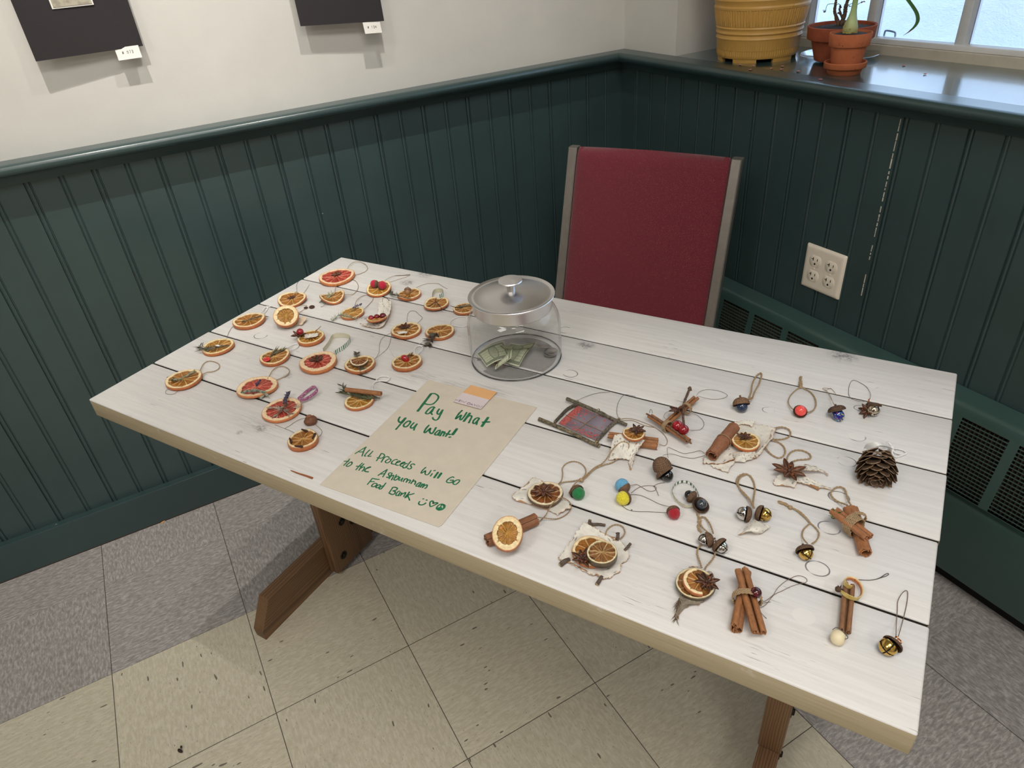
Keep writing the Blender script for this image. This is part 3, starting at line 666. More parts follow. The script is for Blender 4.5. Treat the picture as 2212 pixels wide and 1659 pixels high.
m = M(); m.lathe([(0.0, 0.1300), (0.01, 0.1296), (0.03, 0.1276), (0.05, 0.1248), (0.062, 0.1226), (0.0658, 0.1219), (0.0668, 0.1220), (0.0690, 0.1228), (0.0722, 0.1236), (0.0728, 0.1230), (0.0722, 0.1216), (0.0690, 0.1206), (0.0672, 0.119), (0.0668, 0.117), (0.0668, 0.0992), (0.0660, 0.0982), (0.0652, 0.0992), (0.0652, 0.119), (0.0, 0.1215)], 96, JX)
lid = m.build('lid', m_lid, jar, angle=35)
m = M(); m.lathe([(0.0068, 0.1290), (0.0068, 0.143), (0.010, 0.1452), (0.0185, 0.1462), (0.0203, 0.1472), (0.0206, 0.1482), (0.0198, 0.1492), (0.017, 0.1496), (0.0, 0.1499)], 48, JX); m.build('knob', m_lid, lid, angle=35)
# banknotes
t = NT('banknote_paper'); 
m_bill = pm('banknote_paper', 'vc', 0.75, (500, 0.12), (300, 0.15, 0.0003))
LTG, DKG = lin((206, 210, 180)), lin((58, 74, 58))
def bill_col(a, b, seed):
    edge = min(a, 1-a, (b)*0.42, (1-b)*0.42)
    if edge < 0.022: return LTG
    n_ = 1.3*noise.noise(Vector((a*58+seed*9, b*30, seed)))
    if edge < 0.075: return mixc(LTG, DKG, 0.75+0.35*n_)
    e2 = ((a-.5)/.17)**2+((b-.5)/.42)**2
    if e2 < 1: return mixc(LTG, DKG, (0.75 if e2 > .72 else 0.32+0.8*max(0, n_)))
    l = (b*7.0) % 1.0
    return mixc(LTG, DKG, (0.42 if (l < .42 and n_ > -.1) else 0.12)+0.25*max(0, n_))
def bill(label, corners, bend, seed, nu=120, nv=54):
    """corners px,py,h : TL TR BR BL ; bend(a, b) adds height"""
    Pq = [on(px, py, h) for px, py, h in corners]; c0 = sum((p for p in Pq), Vector())/4
    root_loc = Vector((c0.x, c0.y, min(p.z for p in Pq)))
    m = M(); G = []; C = []
    for i in range(nu+1):
        a = i/nu; row = []; cr = []
        for j in range(nv+1):
            b = j/nv; p = (Pq[0].lerp(Pq[1], a)).lerp(Pq[3].lerp(Pq[2], a), b); p.z += bend(a, b); row.append(p); cr.append(bill_col(a, b, seed))
        G.append(row); C.append(cr)
    m.grid(G, C); G2 = [[p-Vector((0, 0, .0003)) for p in r] for r in G]; m.grid(G2, C)
    ob = m.build('banknote', m_bill, None, loc=root_loc, recalc=False); tag(ob, label, 'banknote', 'money in the glass jar'); return ob
bill('folded green banknote lying flat at the left inside the jar', [(1029, 764, .009), (1087, 737, .012), (1101, 774, .012), (1051, 793, .009)], lambda a, b: 0.004*sin(pi*a)+0.002*sin(3*b), 1)
bill('grey green banknote lying flat at the middle of the jar bottom', [(1103, 741, .009), (1148, 749, .009), (1121, 792, .0075), (1080, 780, .008)], lambda a, b: 0.003*sin(pi*b), 2)
bill('narrow folded banknote standing on edge across the other notes in the jar', [(1107, 753, .03), (1104, 773, .024), (1069, 798, .010), (1076, 786, .016)], lambda a, b: 0.004*sin(pi*a), 3, 50, 70)
bill('banknote curled up against the back of the jar below the lid', [(1076, 745, .034), (1160, 738, .034), (1150, 752, .010), (1088, 754, .012)], lambda a, b: -0.004*sin(pi*a), 4)
m_coin = pm('cupronickel', (176, 168, 162), 0.33, (300, 0.15), (900, 0.35, 0.0004), metal=1.0)
def coin(label, px, py, h, tilt=(0, 0)):
    c0 = on(px, py, h); mt = Matrix.Translation(c0) @ Matrix.Rotation(radians(tilt[1]), 4, 'Z') @ Matrix.Rotation(radians(tilt[0]), 4, 'X')
    m = M(); m.lathe([(0, 0), (0.0112, 0), (0.0118, .0003), (0.0118, .0015), (0.0112, .0018), (0.0106, .0018), (0.0102, .0015), (0, .0015)], 48, mt, rmod=lambda w, k, r, z: 1+(.004 if k in (2, 3) and int(w*60/pi) % 2 else 0))
    ob = m.build('coin', m_coin, None, loc=c0); tag(ob, label, 'coin', 'money in the glass jar')
coin('silver coin lying at the bottom of the two stacked in the jar', 1190, 763, .0064); coin('silver coin lying on top of another coin in the jar', 1191, 759.5, .0084, (2, 40))
coin('silver coin tilted alone behind the stacked pair in the jar', 1174.5, 748, .0115, (22, 120))

# ================================================================== SILL: POTS AND PLANTS
SZ = RZ-.0005
m_yel = pm('yellow_plastic', (206, 160, 84), 0.42, (30, 0.06), (160, 0.05, 0.0005)); m_soil = pm('potting_soil', (44, 36, 30), 0.95, (120, 0.6), (180, 1.0, 0.004))
yc = Vector((0.1215, -0.4125, SZ))
ypot = thing('flower_pot', 'large yellow ribbed plastic flower pot on the window sill', 'flower pot', yc)
prof = []; Z = [(0.009, .0985), (0.013, .1003), (0.016, .1008), (0.027, .1012), (0.028, .1022), (0.05, .1035), (0.054, .106), (0.058, .1042), (0.062, .1042), (0.066, .1072), (0.070, .1058), (0.074, .106), (0.078, .1085), (0.0815, .107), (0.083, .1082), (0.10, .1107), (0.118, .1134), (0.1195, .115), (0.124, .1158), (0.128, .1142), (0.133, .1150), (0.14, .1185), (0.147, .1165), (0.155, .1195), (0.19, .126), (0.22, .131), (0.222, .137), (0.232, .138), (0.234, .133)]
prof = [(r, z) for z, r in Z]+[(0.124, 0.22), (0.092, 0.02), (0.0, 0.02)]
def yr(w, k, r, z):
    if 0.0835 <= z <= 0.118 and r > .1: return 1+0.011*(1 if sin(w*96) > 0 else -.35)
    if 0.0155 <= z <= 0.0275 and r > .1: return 1+0.006*(1 if sin(w*110) > 0 else -.4)
    return 1
pp = []
for (r, z), (r2, z2) in zip(prof, prof[1:]):
    pp.append((r, z))
m = M(); m.lathe(prof, 576, Matrix.Translation(yc), rmod=yr); m.build('pot_body', m_yel, ypot, angle=30)
for k in range(6):
    a0 = radians(k*60+8); m = M(); ring = []
    for q in range(9):
        a = a0+radians(36)*q/8
        ring.append([yc+Vector((r*cos(a), r*sin(a), z)) for r, z in ((.0965, 0.0), (.0975, .0095), (.088, .0095), (.088, 0))])
    m.grid(ring, wrapv=True); m.add(ring[0], [(0, 1, 2, 3)]); m.add(ring[-1], [(0, 1, 2, 3)]); m.build('foot', m_yel, ypot)
m = M(); m.lathe([(0.118, .2), (0.06, .205), (0, .203)], 32, Matrix.Translation(yc)); m.build('soil', m_soil, ypot)
m = M(); yt = spl([atx(1716, 3, .04), atx(1712, 18, .04), atx(1719, 40, .042), atx(1718, 60, .045), atx(1721, 78, .05)], 6); m.tube([p+Vector((-.004, -.006, 0)) for p in yt], 0.0004, 5); m.build('dry_tendril', pm('dry_tan', (176, 130, 90), .8), ypot)
t = NT('terracotta'); o = t.obj(); n1 = t.noise(o, 60, 4, 0.6); n2 = t.noise(o, 420, 2, 0.5)
c = t.mix(n1, L4((172, 92, 58)), L4((200, 116, 74))); c = t.mix(t.step(t.noise(o, 210, 2, .5), .70, .73), c, L4((60, 40, 30)))
m_terra = t.fin(col=c, rough=0.8, nrm=t.bump(n2, 0.2, 0.0005))
m_terra2 = pm('dark_terracotta', (164, 84, 56), 0.82, (50, .14), (300, .2, .0005))
# pressed glass plate
pc = at(1812, 124, SZ); m_plate = clear_glass('pressed_glass', (0.86, 0.90, 0.92), (0.5, 0.56, 0.6), 1.6)
m = M(); m.lathe([(0, .001), (0.06, .001), (0.075, .004), (0.0895, .0085), (0.091, .0092), (0.0895, .0100), (0.074, .0062), (0.06, .0038), (0, .0038)], 96, Matrix.Translation(pc), rmod=lambda w, k, r, z: 1+(0.018*abs(sin(w*7)) if r > .08 else 0))
ob = m.build('saucer', m_plate, None, loc=pc); tag(ob, 'clear scalloped glass saucer under the big clay pot on the sill', 'saucer')
bc = at(1807, 128, SZ+.0045)
big = thing('potted_plant', 'wide clay pot on a glass saucer holding bare woody stems with dried leaves', 'potted plant', bc)
m = M(); m.lathe([(0, 0), (0.050, 0), (0.0515, .001), (0.0645, .046), (0.0655, .0468), (0.0735, .0475), (0.0745, .049), (0.0765, .074), (0.0755, .0755), (0.0725, .0755), (0.071, .074), (0.069, .055), (0.066, .045), (0, .044)], 72, Matrix.Translation(bc)); m.build('pot_body', m_terra2, big, angle=35)
m = M(); G = []
m.lathe([(0.0705, .068), (0.055, .0705), (0.035, .0730), (0.015, .0735), (0, .0735)], 60, Matrix.Translation(bc), rmod=lambda w, k, r, z: 1+.02*sin(w*11+k)); m.build('soil', m_soil, big)
m_stem = pm('woody_stem', (104, 82, 66), 0.85, (120, .4), (300, .6, .001)); m_dry = pm('dried_leaf', (112, 80, 70), 0.9, (120, .3), (200, .4, .0008)); m_grn = pm('leaf_green', (104, 138, 70), 0.5, (40, .2), (90, .15, .0006))
m_petal = pm('pink_petal', (222, 150, 150), 0.7, (200, .2))
bx = bc.x; bs = at(1815, 128, SZ).z
def xa_(px, py, dx=0.0): return atx(px, py, bc.x+dx)
random.seed(5)
for pts, r0 in (([(1812, 54), (1806, 36), (1803, 24), (1805, 8), (1808, -14)], .0042), ([(1818, 50), (1825, 30), (1827, 14), (1833, -4), (1838, -20)], .005), ([(1826, 52), (1816, 30), (1813, 18)], .003)):
    P = spl([xa_(*p) for p in pts], 8); P[0].z -= .006
    m = M(); m.tube([p+Vector((random.uniform(-.0008, .0008),)*3) for p in P], lambda k, r0=r0: r0*(1-.35*k)*random.uniform(.85, 1.2), 8); m.build('stem', m_stem, big, angle=80)
for (sx_, sy_, ex_, ey_, cx_, cy_) in ((1803, 8, 1783, 24, 1788, 10), (1806, 12, 1816, 12, 1811, 8), (1827, 16, 1838, 14, 1833, 12), (1840, 18, 1862, 4, 1852, 10), (1806, 32, 1812, 26, 1809, 28), (1829, 12, 1850, -6, 1842, 6)):
    P = spl([xa_(sx_, sy_), xa_(cx_, cy_, -.004), xa_(ex_, ey_, -.006)], 6); m = M(); m.tube(P, .0007, 5); sp = m.build('leaf_stalk', m_grn, big)
    m = M(); e = P[-1]
    for q in range(3):
        d = Vector((random.uniform(-1, 1), random.uniform(-1, 1), random.uniform(-.8, .3))).normalized()*.008; s_ = d.cross(Vector((0, 0, 1))).normalized()*.004
        m.add([e, e+d*.5+s_, e+d, e+d*.5-s_+Vector((0, 0, .002))], [(0, 1, 2), (0, 2, 3)])
    m.build('dried_leaf', m_dry, big)
sc0 = at(1822, 158.5, SZ)
ssau = thing('clay_saucer', 'small orange clay saucer at the front edge of the sill', 'saucer', sc0)
m = M(); m.lathe([(0, 0), (0.0335, 0), (0.0345, .001), (0.0385, .0125), (0.0435, .0135), (0.0445, .015), (0.0448, .0245), (0.0435, .026), (0.0415, .0255), (0.040, .023), (0.037, .008), (0, .006)], 72, Matrix.Translation(sc0)); m.build('dish', m_terra, ssau, angle=35)
pb = sc0+Vector((0.002, 0, 0.0065))
spot_ = thing('potted_plant', 'small orange clay pot standing in a clay saucer with a green flower bulb', 'potted plant', pb)
m = M(); m.lathe([(0, 0), (0.0285, 0), (0.0295, .001), (0.0372, .0505), (0.0415, .0512), (0.0422, .0525), (0.0440, .0755), (0.0432, .077), (0.0412, .077), (0.0402, .0755), (0.0380, .055), (0.036, .05), (0, .049)], 72, Matrix.Translation(pb)); m.build('pot_body', m_terra, spot_, angle=35)
m = M(); m.lathe([(0.0405, .0715), (0.03, .0745), (0.014, .0765), (0, .0755)], 48, Matrix.Translation(pb), rmod=lambda w, k, r, z: 1+.02*sin(w*9+k)); m.build('soil', m_soil, spot_)
m = M()
for k in range(60):
    a = random.uniform(0, 2*pi); r = .038*sqrt(random.random()); m.ball(pb+Vector((r*cos(a), r*sin(a), .0765-.12*r)), random.uniform(.0012, .0026), 6, 4, col=random.choice([(0.03, .024, .018)]*5+[(.7, .68, .62)]), scale=(1, 1, .7))
m.build('soil_crumbs', pm('soil_crumbs', 'vc', .95), spot_)
bt = pb+Vector((-.002, .002, .0745))
BM_ = Matrix.Translation(bt)
GB1, GB2, GB3 = lin((188, 172, 110)), lin((176, 196, 140)), lin((120, 158, 84))
m = M(); m.lathe([(0.0, -.002), (0.012, -.001), (0.0155, .006), (0.0148, .014), (0.0115, .024), (0.0082, .034), (0.0062, .045), (0.0054, .06), (0.0052, .085), (0.004, .11)], 24, BM_, col=lambda w, k: mixc(mixc(GB1, GB2, min(1, k/5)), GB3, max(0, (k-5)/4)), rmod=lambda w, k, r, z: 1+.06*sin(w*5+k))
m.build('bulb', pm('bulb_skin', 'vc', .5, (60, .15), (160, .2, .0006)), spot_)
m = M(); random.seed(8)
for k in range(26):
    a = random.uniform(2.2, 5.2); p = bt+Vector((.013*cos(a), .013*sin(a), random.uniform(-.001, .016))); m.ball(p, random.uniform(.0018, .0036), 7, 5)
m.build('bulb_scales', pm('bulb_scales', (168, 158, 92), .7), spot_)
def leaf(path, w, name='leaf'):
    P = spl(path, 8); fr = frames(P); m = M(); G = []; C = []; n = len(P)
    for i, (p, (tt, a, b)) in enumerate(zip(P, fr)):
        k = i/(n-1); ww = w*min(1, 6*(1-k)+.1)*(.6+.4*min(1, k*4)); row = []; cr = []
        for q in (-1, -.5, 0, .5, 1): row.append(p+Vector((0, -.9, 0.25)).normalized()*q*ww+Vector((-.25, 0, 0))*abs(q)*ww*.5); cr.append(mixc(lin((70, 116, 56)), lin((110, 70, 50)), 1.0 if k > .86 else 0))
        G.append(row); C.append(cr)
    m.grid(G, C); m.build(name, pm('strap_leaf', 'vc', .45, (60, .15), (100, .1, .0005)), spot_, recalc=False)
top_ = bt+Vector((0, 0, .09))
leaf([top_, top_+Vector((.01, -.02, .09)), top_+Vector((.03, -.06, .10)), atx(1945, -22, .11), atx(1962, 0, .11), atx(1979, 25, .11), atx(1983, 42, .11), atx(1978, 55, .11), atx(1966, 67, .11), atx(1951, 77, .11)], .0042)
leaf([top_+Vector((-.002, 0, -.01)), top_+Vector((-.004, .01, .06)), top_+Vector((0, .03, .12)), top_+Vector((.01, .07, .13))], .006)
# fallen petals on the sill
pet = None
for i, (px, py) in enumerate([(1599, 141), (1627, 143), (1621, 152), (1690, 144), (1688, 151), (1667, 149), (1724, 155), (1952, 142), (1998, 161), (1772, 173)]):
    p = at(px, py, SZ+.0004)
    if pet is None:
        m = M(); G = [[p+Vector((a*.005*(1-.5*abs(b)), b*.0035, .0012*(abs(a)+abs(b)))) for b in (-1, -.5, 0, .5, 1)] for a in (-1, -.4, .2, 1)]
        m.grid(G); pet = m.build('petal', m_petal, None, loc=p); o_ = pet
    else:
        o_ = pet.copy(); scene.collection.objects.link(o_); o_.location = p
    o_.rotation_euler = (0, 0, i*1.3)
    tag(o_, 'small pink petal fallen on the green window sill', 'petal', 'pink petals on the sill')
# ================================================================== ORNAMENT BUILDERS
def Zm(x0, y0, s): return lambda x, y: (x0+x/s, y0+y/s)
Z1 = Zm(680, 550, 6.32); Z2 = Zm(480, 620, 5.978); Z3 = Zm(340, 690, 6.506); Z4 = Zm(500, 780, 6.144)
R1 = Zm(1150, 820, 5.53); R2 = Zm(1480, 780, 4.424); R3 = Zm(1030, 960, 5.185); R4 = Zm(1400, 960, 7.373); R5 = Zm(1420, 1100, 5.721)
R6 = Zm(1100, 990, 6.913); R7 = Zm(1680, 1200, 6.913); R8 = Zm(1650, 980, 6.382)
def P(Z, pts): return [on(*Z(p[0], p[1]), (p[2] if len(p) > 2 else 1)/1000) for p in pts]
def P1(Z, x, y, h=0): return on(*Z(x, y), h/1000)
UP = Vector((0, 0, 1))
m_citrus = pm('dried_citrus', 'vc', 0.42, (260, 0.22), (420, 0.45, 0.0008), coat=0.08, coatr=0.3)
m_anise = pm('star_anise', 'vc', 0.45, (240, 0.3), (500, 0.4, 0.0006))
t = NT('cinnamon_bark'); o = t.obj(); n1 = t.noise(o, 160, 4, 0.65); n2 = t.noise(o, 520, 2, 0.5); vcol = t.n('VertexColor', layer_name='Col').outputs[0]
c = t.mix(1.0, vcol, t.n('MapRange', {0: n1, 1: .3, 2: .7, 3: .78, 4: 1.2}).outputs[0], 'MULTIPLY'); c = t.mix(t.m('MULTIPLY', t.step(n2, .64, .70), .5), c, L4((84, 50, 30)))
m_cinn = t.fin(col=c, rough=0.62, nrm=t.bump(t.m('ADD', n1, n2), 0.35, 0.0007))
m_cap = pm('acorn_cap', 'vc', 0.8, (420, 0.45), (800, 0.7, 0.0008))
m_nut = pm('acorn_nut', (176, 132, 92), 0.35, (200, 0.15), (300, .1, .0003))
m_jute = pm('jute_twine', (176, 150, 116), 0.9, (900, 0.35), (1500, 0.5, 0.0004)); m_jute2 = pm('fine_jute', (160, 134, 102), 0.9, (700, 0.3), None)
m_thread = pm('brown_thread', (118, 98, 80), 0.7, (300, 0.2), None); m_wire = pm('dark_wire', (96, 88, 82), 0.35, (300, 0.1), None, metal=0.6); m_copper = pm('copper_wire', (205, 126, 74), 0.3, (300, 0.1), None, metal=0.9)
m_cord = pm('white_cord', (238, 238, 238), 0.85, (900, 0.08), (1200, 0.35, 0.0004))
m_bark = pm('birch_bark', 'vc', 0.75, (140, 0.12), (260, 0.45, 0.0008)); m_twig = pm('grey_brown_twig', 'vc', 0.9, (180, 0.4), (420, 0.8, 0.0012))
m_leafy = pm('dried_herb', 'vc', 0.75, (200, 0.25), None)
m_cran = pm('cranberry', 'vc', 0.16, (90, 0.2), None, coat=0.5, coatr=0.08)
m_ribbon = pm('printed_ribbon', 'vc', 0.55, (300, 0.06), (900, .2, .0003))
def felt(name, col):
    return pm(name, col, 0.95, (500, 0.28), (900, 0.9, 0.0012), sheen=0.35)
def metal_(name, col, r=.16): return pm(name, col, r, (60, 0.05), (90, .05, .0006), metal=1.0)
m_gold = metal_('gold_bell', (212, 174, 96)); m_silver = metal_('silver_bell', (214, 210, 206), .12); m_bellcore = pm('bell_painted_shade', (12, 10, 8), .8)
CK = {'orange': dict(f1=(134, 76, 22), f2=(188, 126, 52), mem=(232, 194, 124), pith=(250, 228, 182), rind=(176, 92, 36), bot=(140, 70, 26), dk=(84, 44, 18)),
      'amber': dict(f1=(150, 96, 28), f2=(200, 144, 58), mem=(234, 198, 122), pith=(250, 230, 180), rind=(184, 98, 40), bot=(150, 78, 30), dk=(96, 54, 20)),
      'grapefruit': dict(f1=(146, 36, 28), f2=(198, 74, 56), mem=(226, 132, 104), pith=(251, 222, 180), rind=(196, 112, 56), bot=(168, 90, 44), dk=(96, 24, 20)),
      'brown': dict(f1=(100, 50, 20), f2=(158, 96, 46), mem=(222, 182, 128), pith=(240, 224, 190), rind=(84, 52, 28), bot=(72, 42, 22), dk=(60, 32, 16)),
      'lime': dict(f1=(118, 72, 32), f2=(170, 118, 62), mem=(228, 196, 142), pith=(242, 226, 184), rind=(62, 44, 26), bot=(62, 40, 24), dk=(72, 40, 20))}
def tilt_mat(px, py, tilt):
    if not tilt: return Matrix.Identity(3)
    dx, dy, ang = tilt; d = on(px+dx, py+dy)-on(px, py); d.z = 0; d.normalize()
    return Matrix.Rotation(radians(ang), 3, d.cross(UP))
def citrus(par, px, py, w, kind='orange', seed=0, th=0.0062, tilt=None, warp=None, h=0.0, name=None, nseg=None, arc=None, aspect=1.0, pith=0.82, rimw=0.955, lab=None, absc=None):
    K = {k: lin(v) for k, v in CK[kind].items()}; rnd = random.Random(seed)
    R = w/2/sc(px, py); th = th*.86; n = nseg or rnd.choice([9, 10, 10, 11]); na = 120; ph0 = rnd.uniform(0, 1)
    ts = [0.0, .06, .12, .19, .26, .33, .40, .47, .54, .60, .66, .71, .75, .78, .80, .82, .84, .88, .92, rimw, .985, 1.0, 1.005, .985, .9, .5, 0.0]
    if pith != .82: ts = [x if x <= .6 else (x*(pith/.82) if x < .85 else x) for x in ts]; ts = sorted(ts[:22])+ts[22:]
    nt = len(ts); ie = nt-5; arcs = arc or (0, 2*pi); wrap = arc is None
    G = []; C = []
    mj = [rnd.uniform(-.10, .10) for _ in range(n)]; sj = [rnd.uniform(.82, 1.12) for _ in range(n)]; e1, e2, p1, p2 = rnd.uniform(.01, .03), rnd.uniform(.006, .016), rnd.uniform(0, 6), rnd.uniform(0, 6)
    for i in range(na if wrap else na+1):
        a = arcs[0]+(arcs[1]-arcs[0])*i/na; rim = R*(1+e1*sin(2*a+p1)+e2*sin(3*a+p2)+.004*noise.noise(Vector((cos(a)*4, sin(a)*4, seed))))
        row = []; cr = []; q = ((a/(2*pi)*n+ph0) % n); si = int(q); f = q-si
        for k, tt in enumerate(ts):
            x, y = rim*tt*cos(a), rim*tt*sin(a)*aspect
            bound = pith-.035+.05*(1-abs(2*f-1)**2.2)+.012*noise.noise(Vector((a*5, seed, 1)))
            md = min(f+mj[si], 1-f-mj[(si+1) % n])*2*pi*tt/n; nz_ = noise.noise(Vector((x*900, y*900, seed*3.1))); nz2 = noise.noise(Vector((x*260, y*260, seed*1.7)))
            fib = noise.noise(Vector((a*38, tt*5, seed)))
            if k >= ie:
                z = [0.18*th, 0.0, 0.0, 0.0, 0.0][k-ie]; cc = K['rind'] if k == ie else K['bot']
            elif tt >= rimw-1e-6:
                z = th*(1.0 if tt < .96 else (.93 if tt < .99 else .62)); cc = mixc(K['pith'], K['rind'], .15 if tt < .97 else .92)
            elif tt < bound and tt > .05:
                mem = max(0, 1-max(0, md)/0.035); mem = mem*mem*(3-2*mem)
                z = th*(.70+.10*nz2+.10*fib+.24*mem+(.06 if tt < .12 else 0)); cc = mixc(K['f1'], K['f2'], max(0, min(1, .45+.55*nz2+.35*fib)))
                cc = tuple(q_*sj[si] for q_ in cc)
                if nz_ > .30: cc = mixc(cc, K['f2'] if kind != 'grapefruit' else lin((240, 140, 110)), .6)
                if tt > bound-.07: cc = mixc(cc, K['dk'], .6*max(0, min(1, .5+1.4*nz_)))
                if .03 < md < .10 and tt > .2: cc = mixc(cc, K['dk'], .45*max(0, min(1, .4+1.3*nz2)))
                cc = mixc(cc, K['mem'], mem*(.85 if tt < bound-.05 else .6))
                if tt < .10: cc = mixc(K['mem'], cc, .35)
            else:
                z = th*(1.0 if tt > .05 else .92); cc = mixc(K['pith'], K['mem'], .25*max(0, nz2))
                if tt < .05: cc = K['mem']
            zz = (warp(x/R, y/R)*R if warp else 0.0)+R*.035*noise.noise(Vector((x/R*1.3, y/R*1.3, seed*2.1)))*tt
            row.append(Vector((x, y, z+zz))); cr.append(cc)
        G.append(row); C.append(cr)
    Rm = tilt_mat(px, py, tilt)
    # the slice's own x axis points right in the photograph, y away from the viewer
    ax = on(px+20, py)-on(px-20, py); Rz = Matrix.Rotation(atan2(ax.y, ax.x), 3, 'Z'); Mx = Rm @ Rz
    G = [[Mx @ p for p in r] for r in G]; zmin = min(p.z for r in G for p in r); hh = h-zmin+.0003
    c = on(px, py, hh+(th*.8 if not tilt else th*.4)); c = Vector((c.x, c.y, TZ+hh)) if absc is None else absc
    m = M(); m.grid([[p+c for p in r] for r in G], C, wrapu=wrap)
    if not wrap:
        for r_ in (0, len(G)-1): m.add([p+c for p in G[r_]], [tuple(range(nt))], K['f2'])
    return m.build(name or ('grapefruit_slice' if kind == 'grapefruit' else 'orange_slice'), m_citrus, par, angle=60, label=lab)
def star(par, c, R, seed=0, n=8, tilt=None, pxy=None, flat=0.25, dark=1.0, name='star_anise', skip=()):
    rnd = random.Random(seed); Rm = tilt_mat(*pxy, tilt) if (tilt and pxy) else Matrix.Identity(3); m = M(); off = rnd.uniform(0, 6)
    R = R*.9; B, Lp, In = [tuple(x*dark for x in lin(v)) for v in ((78, 44, 27), (132, 84, 54), (40, 21, 12))]
    for k in range(n):
        if k in skip: continue
        a = off+2*pi*k/n+rnd.uniform(-.13, .13); L_ = R*rnd.uniform(.82, 1.08); op = rnd.uniform(.12, .5); rise = rnd.uniform(.05, flat+.15)
        d = Vector((cos(a), sin(a), 0)); sd = Vector((-sin(a), cos(a), 0)); G = []; C = []
        for i in range(9):
            t_ = i/8; wd = R*.19*(sin(pi*min(1, t_*1.0)**.8)**.75 if 0 < t_ < 1 else 0)+.00015; hgt = R*.30*(sin(pi*(.12+.86*t_)))**.8*(.6+.4*t_)
            ctr = d*(L_*t_)+UP*(R*rise*t_*t_); row = []; cr = []
            for (yy, zz, cc) in ((0, -.15, B), (.8, .15, B), (1, .5, B), (.75, .85, B), (op, 1.0, Lp), (op*.55, .62, In), (-op*.55, .62, In), (-op, 1.0, Lp), (-.75, .85, B), (-1, .5, B), (-.8, .15, B)):
                row.append(c+Rm @ (ctr+sd*wd*yy+UP*hgt*zz)); cr.append(mixc(cc, Lp, .25*t_))
            G.append(row); C.append(cr)
        m.grid(G, C, wrapv=True)
        if rnd.random() < .6: m.ball(c+Rm @ (d*L_*.45+UP*(R*.19+R*rise*.2)), R*.085, 8, 6, col=lin((128, 66, 30)), scale=(1, 1, .8))
    m.ball(c+Rm @ (UP*R*.1), R*.14, 10, 8, col=B); return m.build(name, m_anise, par, angle=50)
def cinnamon(par, p0, p1, r, roll=0.0, seed=0, kind='double', bend=0.0, bump_=None, name='cinnamon_stick', col=(160, 108, 68)):
    """a quill: bark sheet with both edges rolled inward (double) or one roll (single), between two axis points"""
    rnd = random.Random(seed); p0, p1 = Vector(p0), Vector(p1); A = lin(tuple(min(255, x*1.06) for x in col)); B = lin((122, 78, 48)); pr = []
    if kind == 'double':
        cx, rr = r*.5, r*.54; half = []
        for i in range(27):
            a = -pi/2+(2*pi*1.28)*i/26; q = rr*(1-.62*i/26); half.append((cx+q*cos(a), q*sin(a)))
        left = [(-x, y) for x, y in half][::-1]; pr = left+half
    else:
        for i in range(44):
            a = -pi/2+2*pi*1.5*i/43; q = r*(1-.40*i/43); pr.append((q*cos(a), q*sin(a)))
    th = r*.17; n = len(pr); nor = []
    for i in range(n):
        x0, y0 = pr[max(0, i-1)]; x1, y1 = pr[min(n-1, i+1)]; l = math.hypot(x1-x0, y1-y0) or 1; nor.append(((y1-y0)/l, -(x1-x0)/l))
    ax = (p1-p0); L_ = ax.length; ax.normalize(); sd = ax.cross(UP).normalized() if abs(ax.z) < .95 else Vector((1, 0, 0)); up = sd.cross(ax)
    cr_, sr_ = cos(roll), sin(roll); G = []; C = []; ns = 22
    for k in range(ns+1):
        tt = k/ns; s_ = 1+.03*noise.noise(Vector((tt*4, seed, 0)))+(bump_(tt) if bump_ else 0); c = p0+ax*L_*tt+up*bend*sin(pi*tt)
        row = []; cr = []
        for side in (0, 1):
            it = range(n) if side == 0 else range(n-1, -1, -1)
            for i in it:
                x, y = pr[i]; nx, ny = nor[i]; o_ = 0 if side == 0 else th
                w = 1+.035*noise.noise(Vector((i*.35, tt*7, seed*2.3)))
                X, Y = (x-nx*o_)*s_*w, (y-ny*o_)*s_*w; X, Y = X*cr_-Y*sr_, X*sr_+Y*cr_
                e = (.002*noise.noise(Vector((i*.5, seed, 5))) if k in (0, ns) else 0); row.append(c+sd*X+up*Y+ax*e)
                st = noise.noise(Vector((i*.9, tt*3, seed))); cc = mixc(A, B, .35+.5*st); cr.append(cc if side == 0 else tuple(q*.72 for q in cc))
        G.append(row); C.append(cr)
    m = M(); m.grid(G, C, wrapv=True); nn = 2*n
    for k in (0, ns): m.add([p for p in G[k]], [(i, (i+1) % nn, nn-1-((i+1) % nn), nn-1-i) for i in range(n-1)], A)
    return m.build(name, m_cinn, par, angle=45)
def basis(axis):
    q = Vector(axis).normalized().to_track_quat('Z', 'Y').to_matrix().to_4x4(); return q
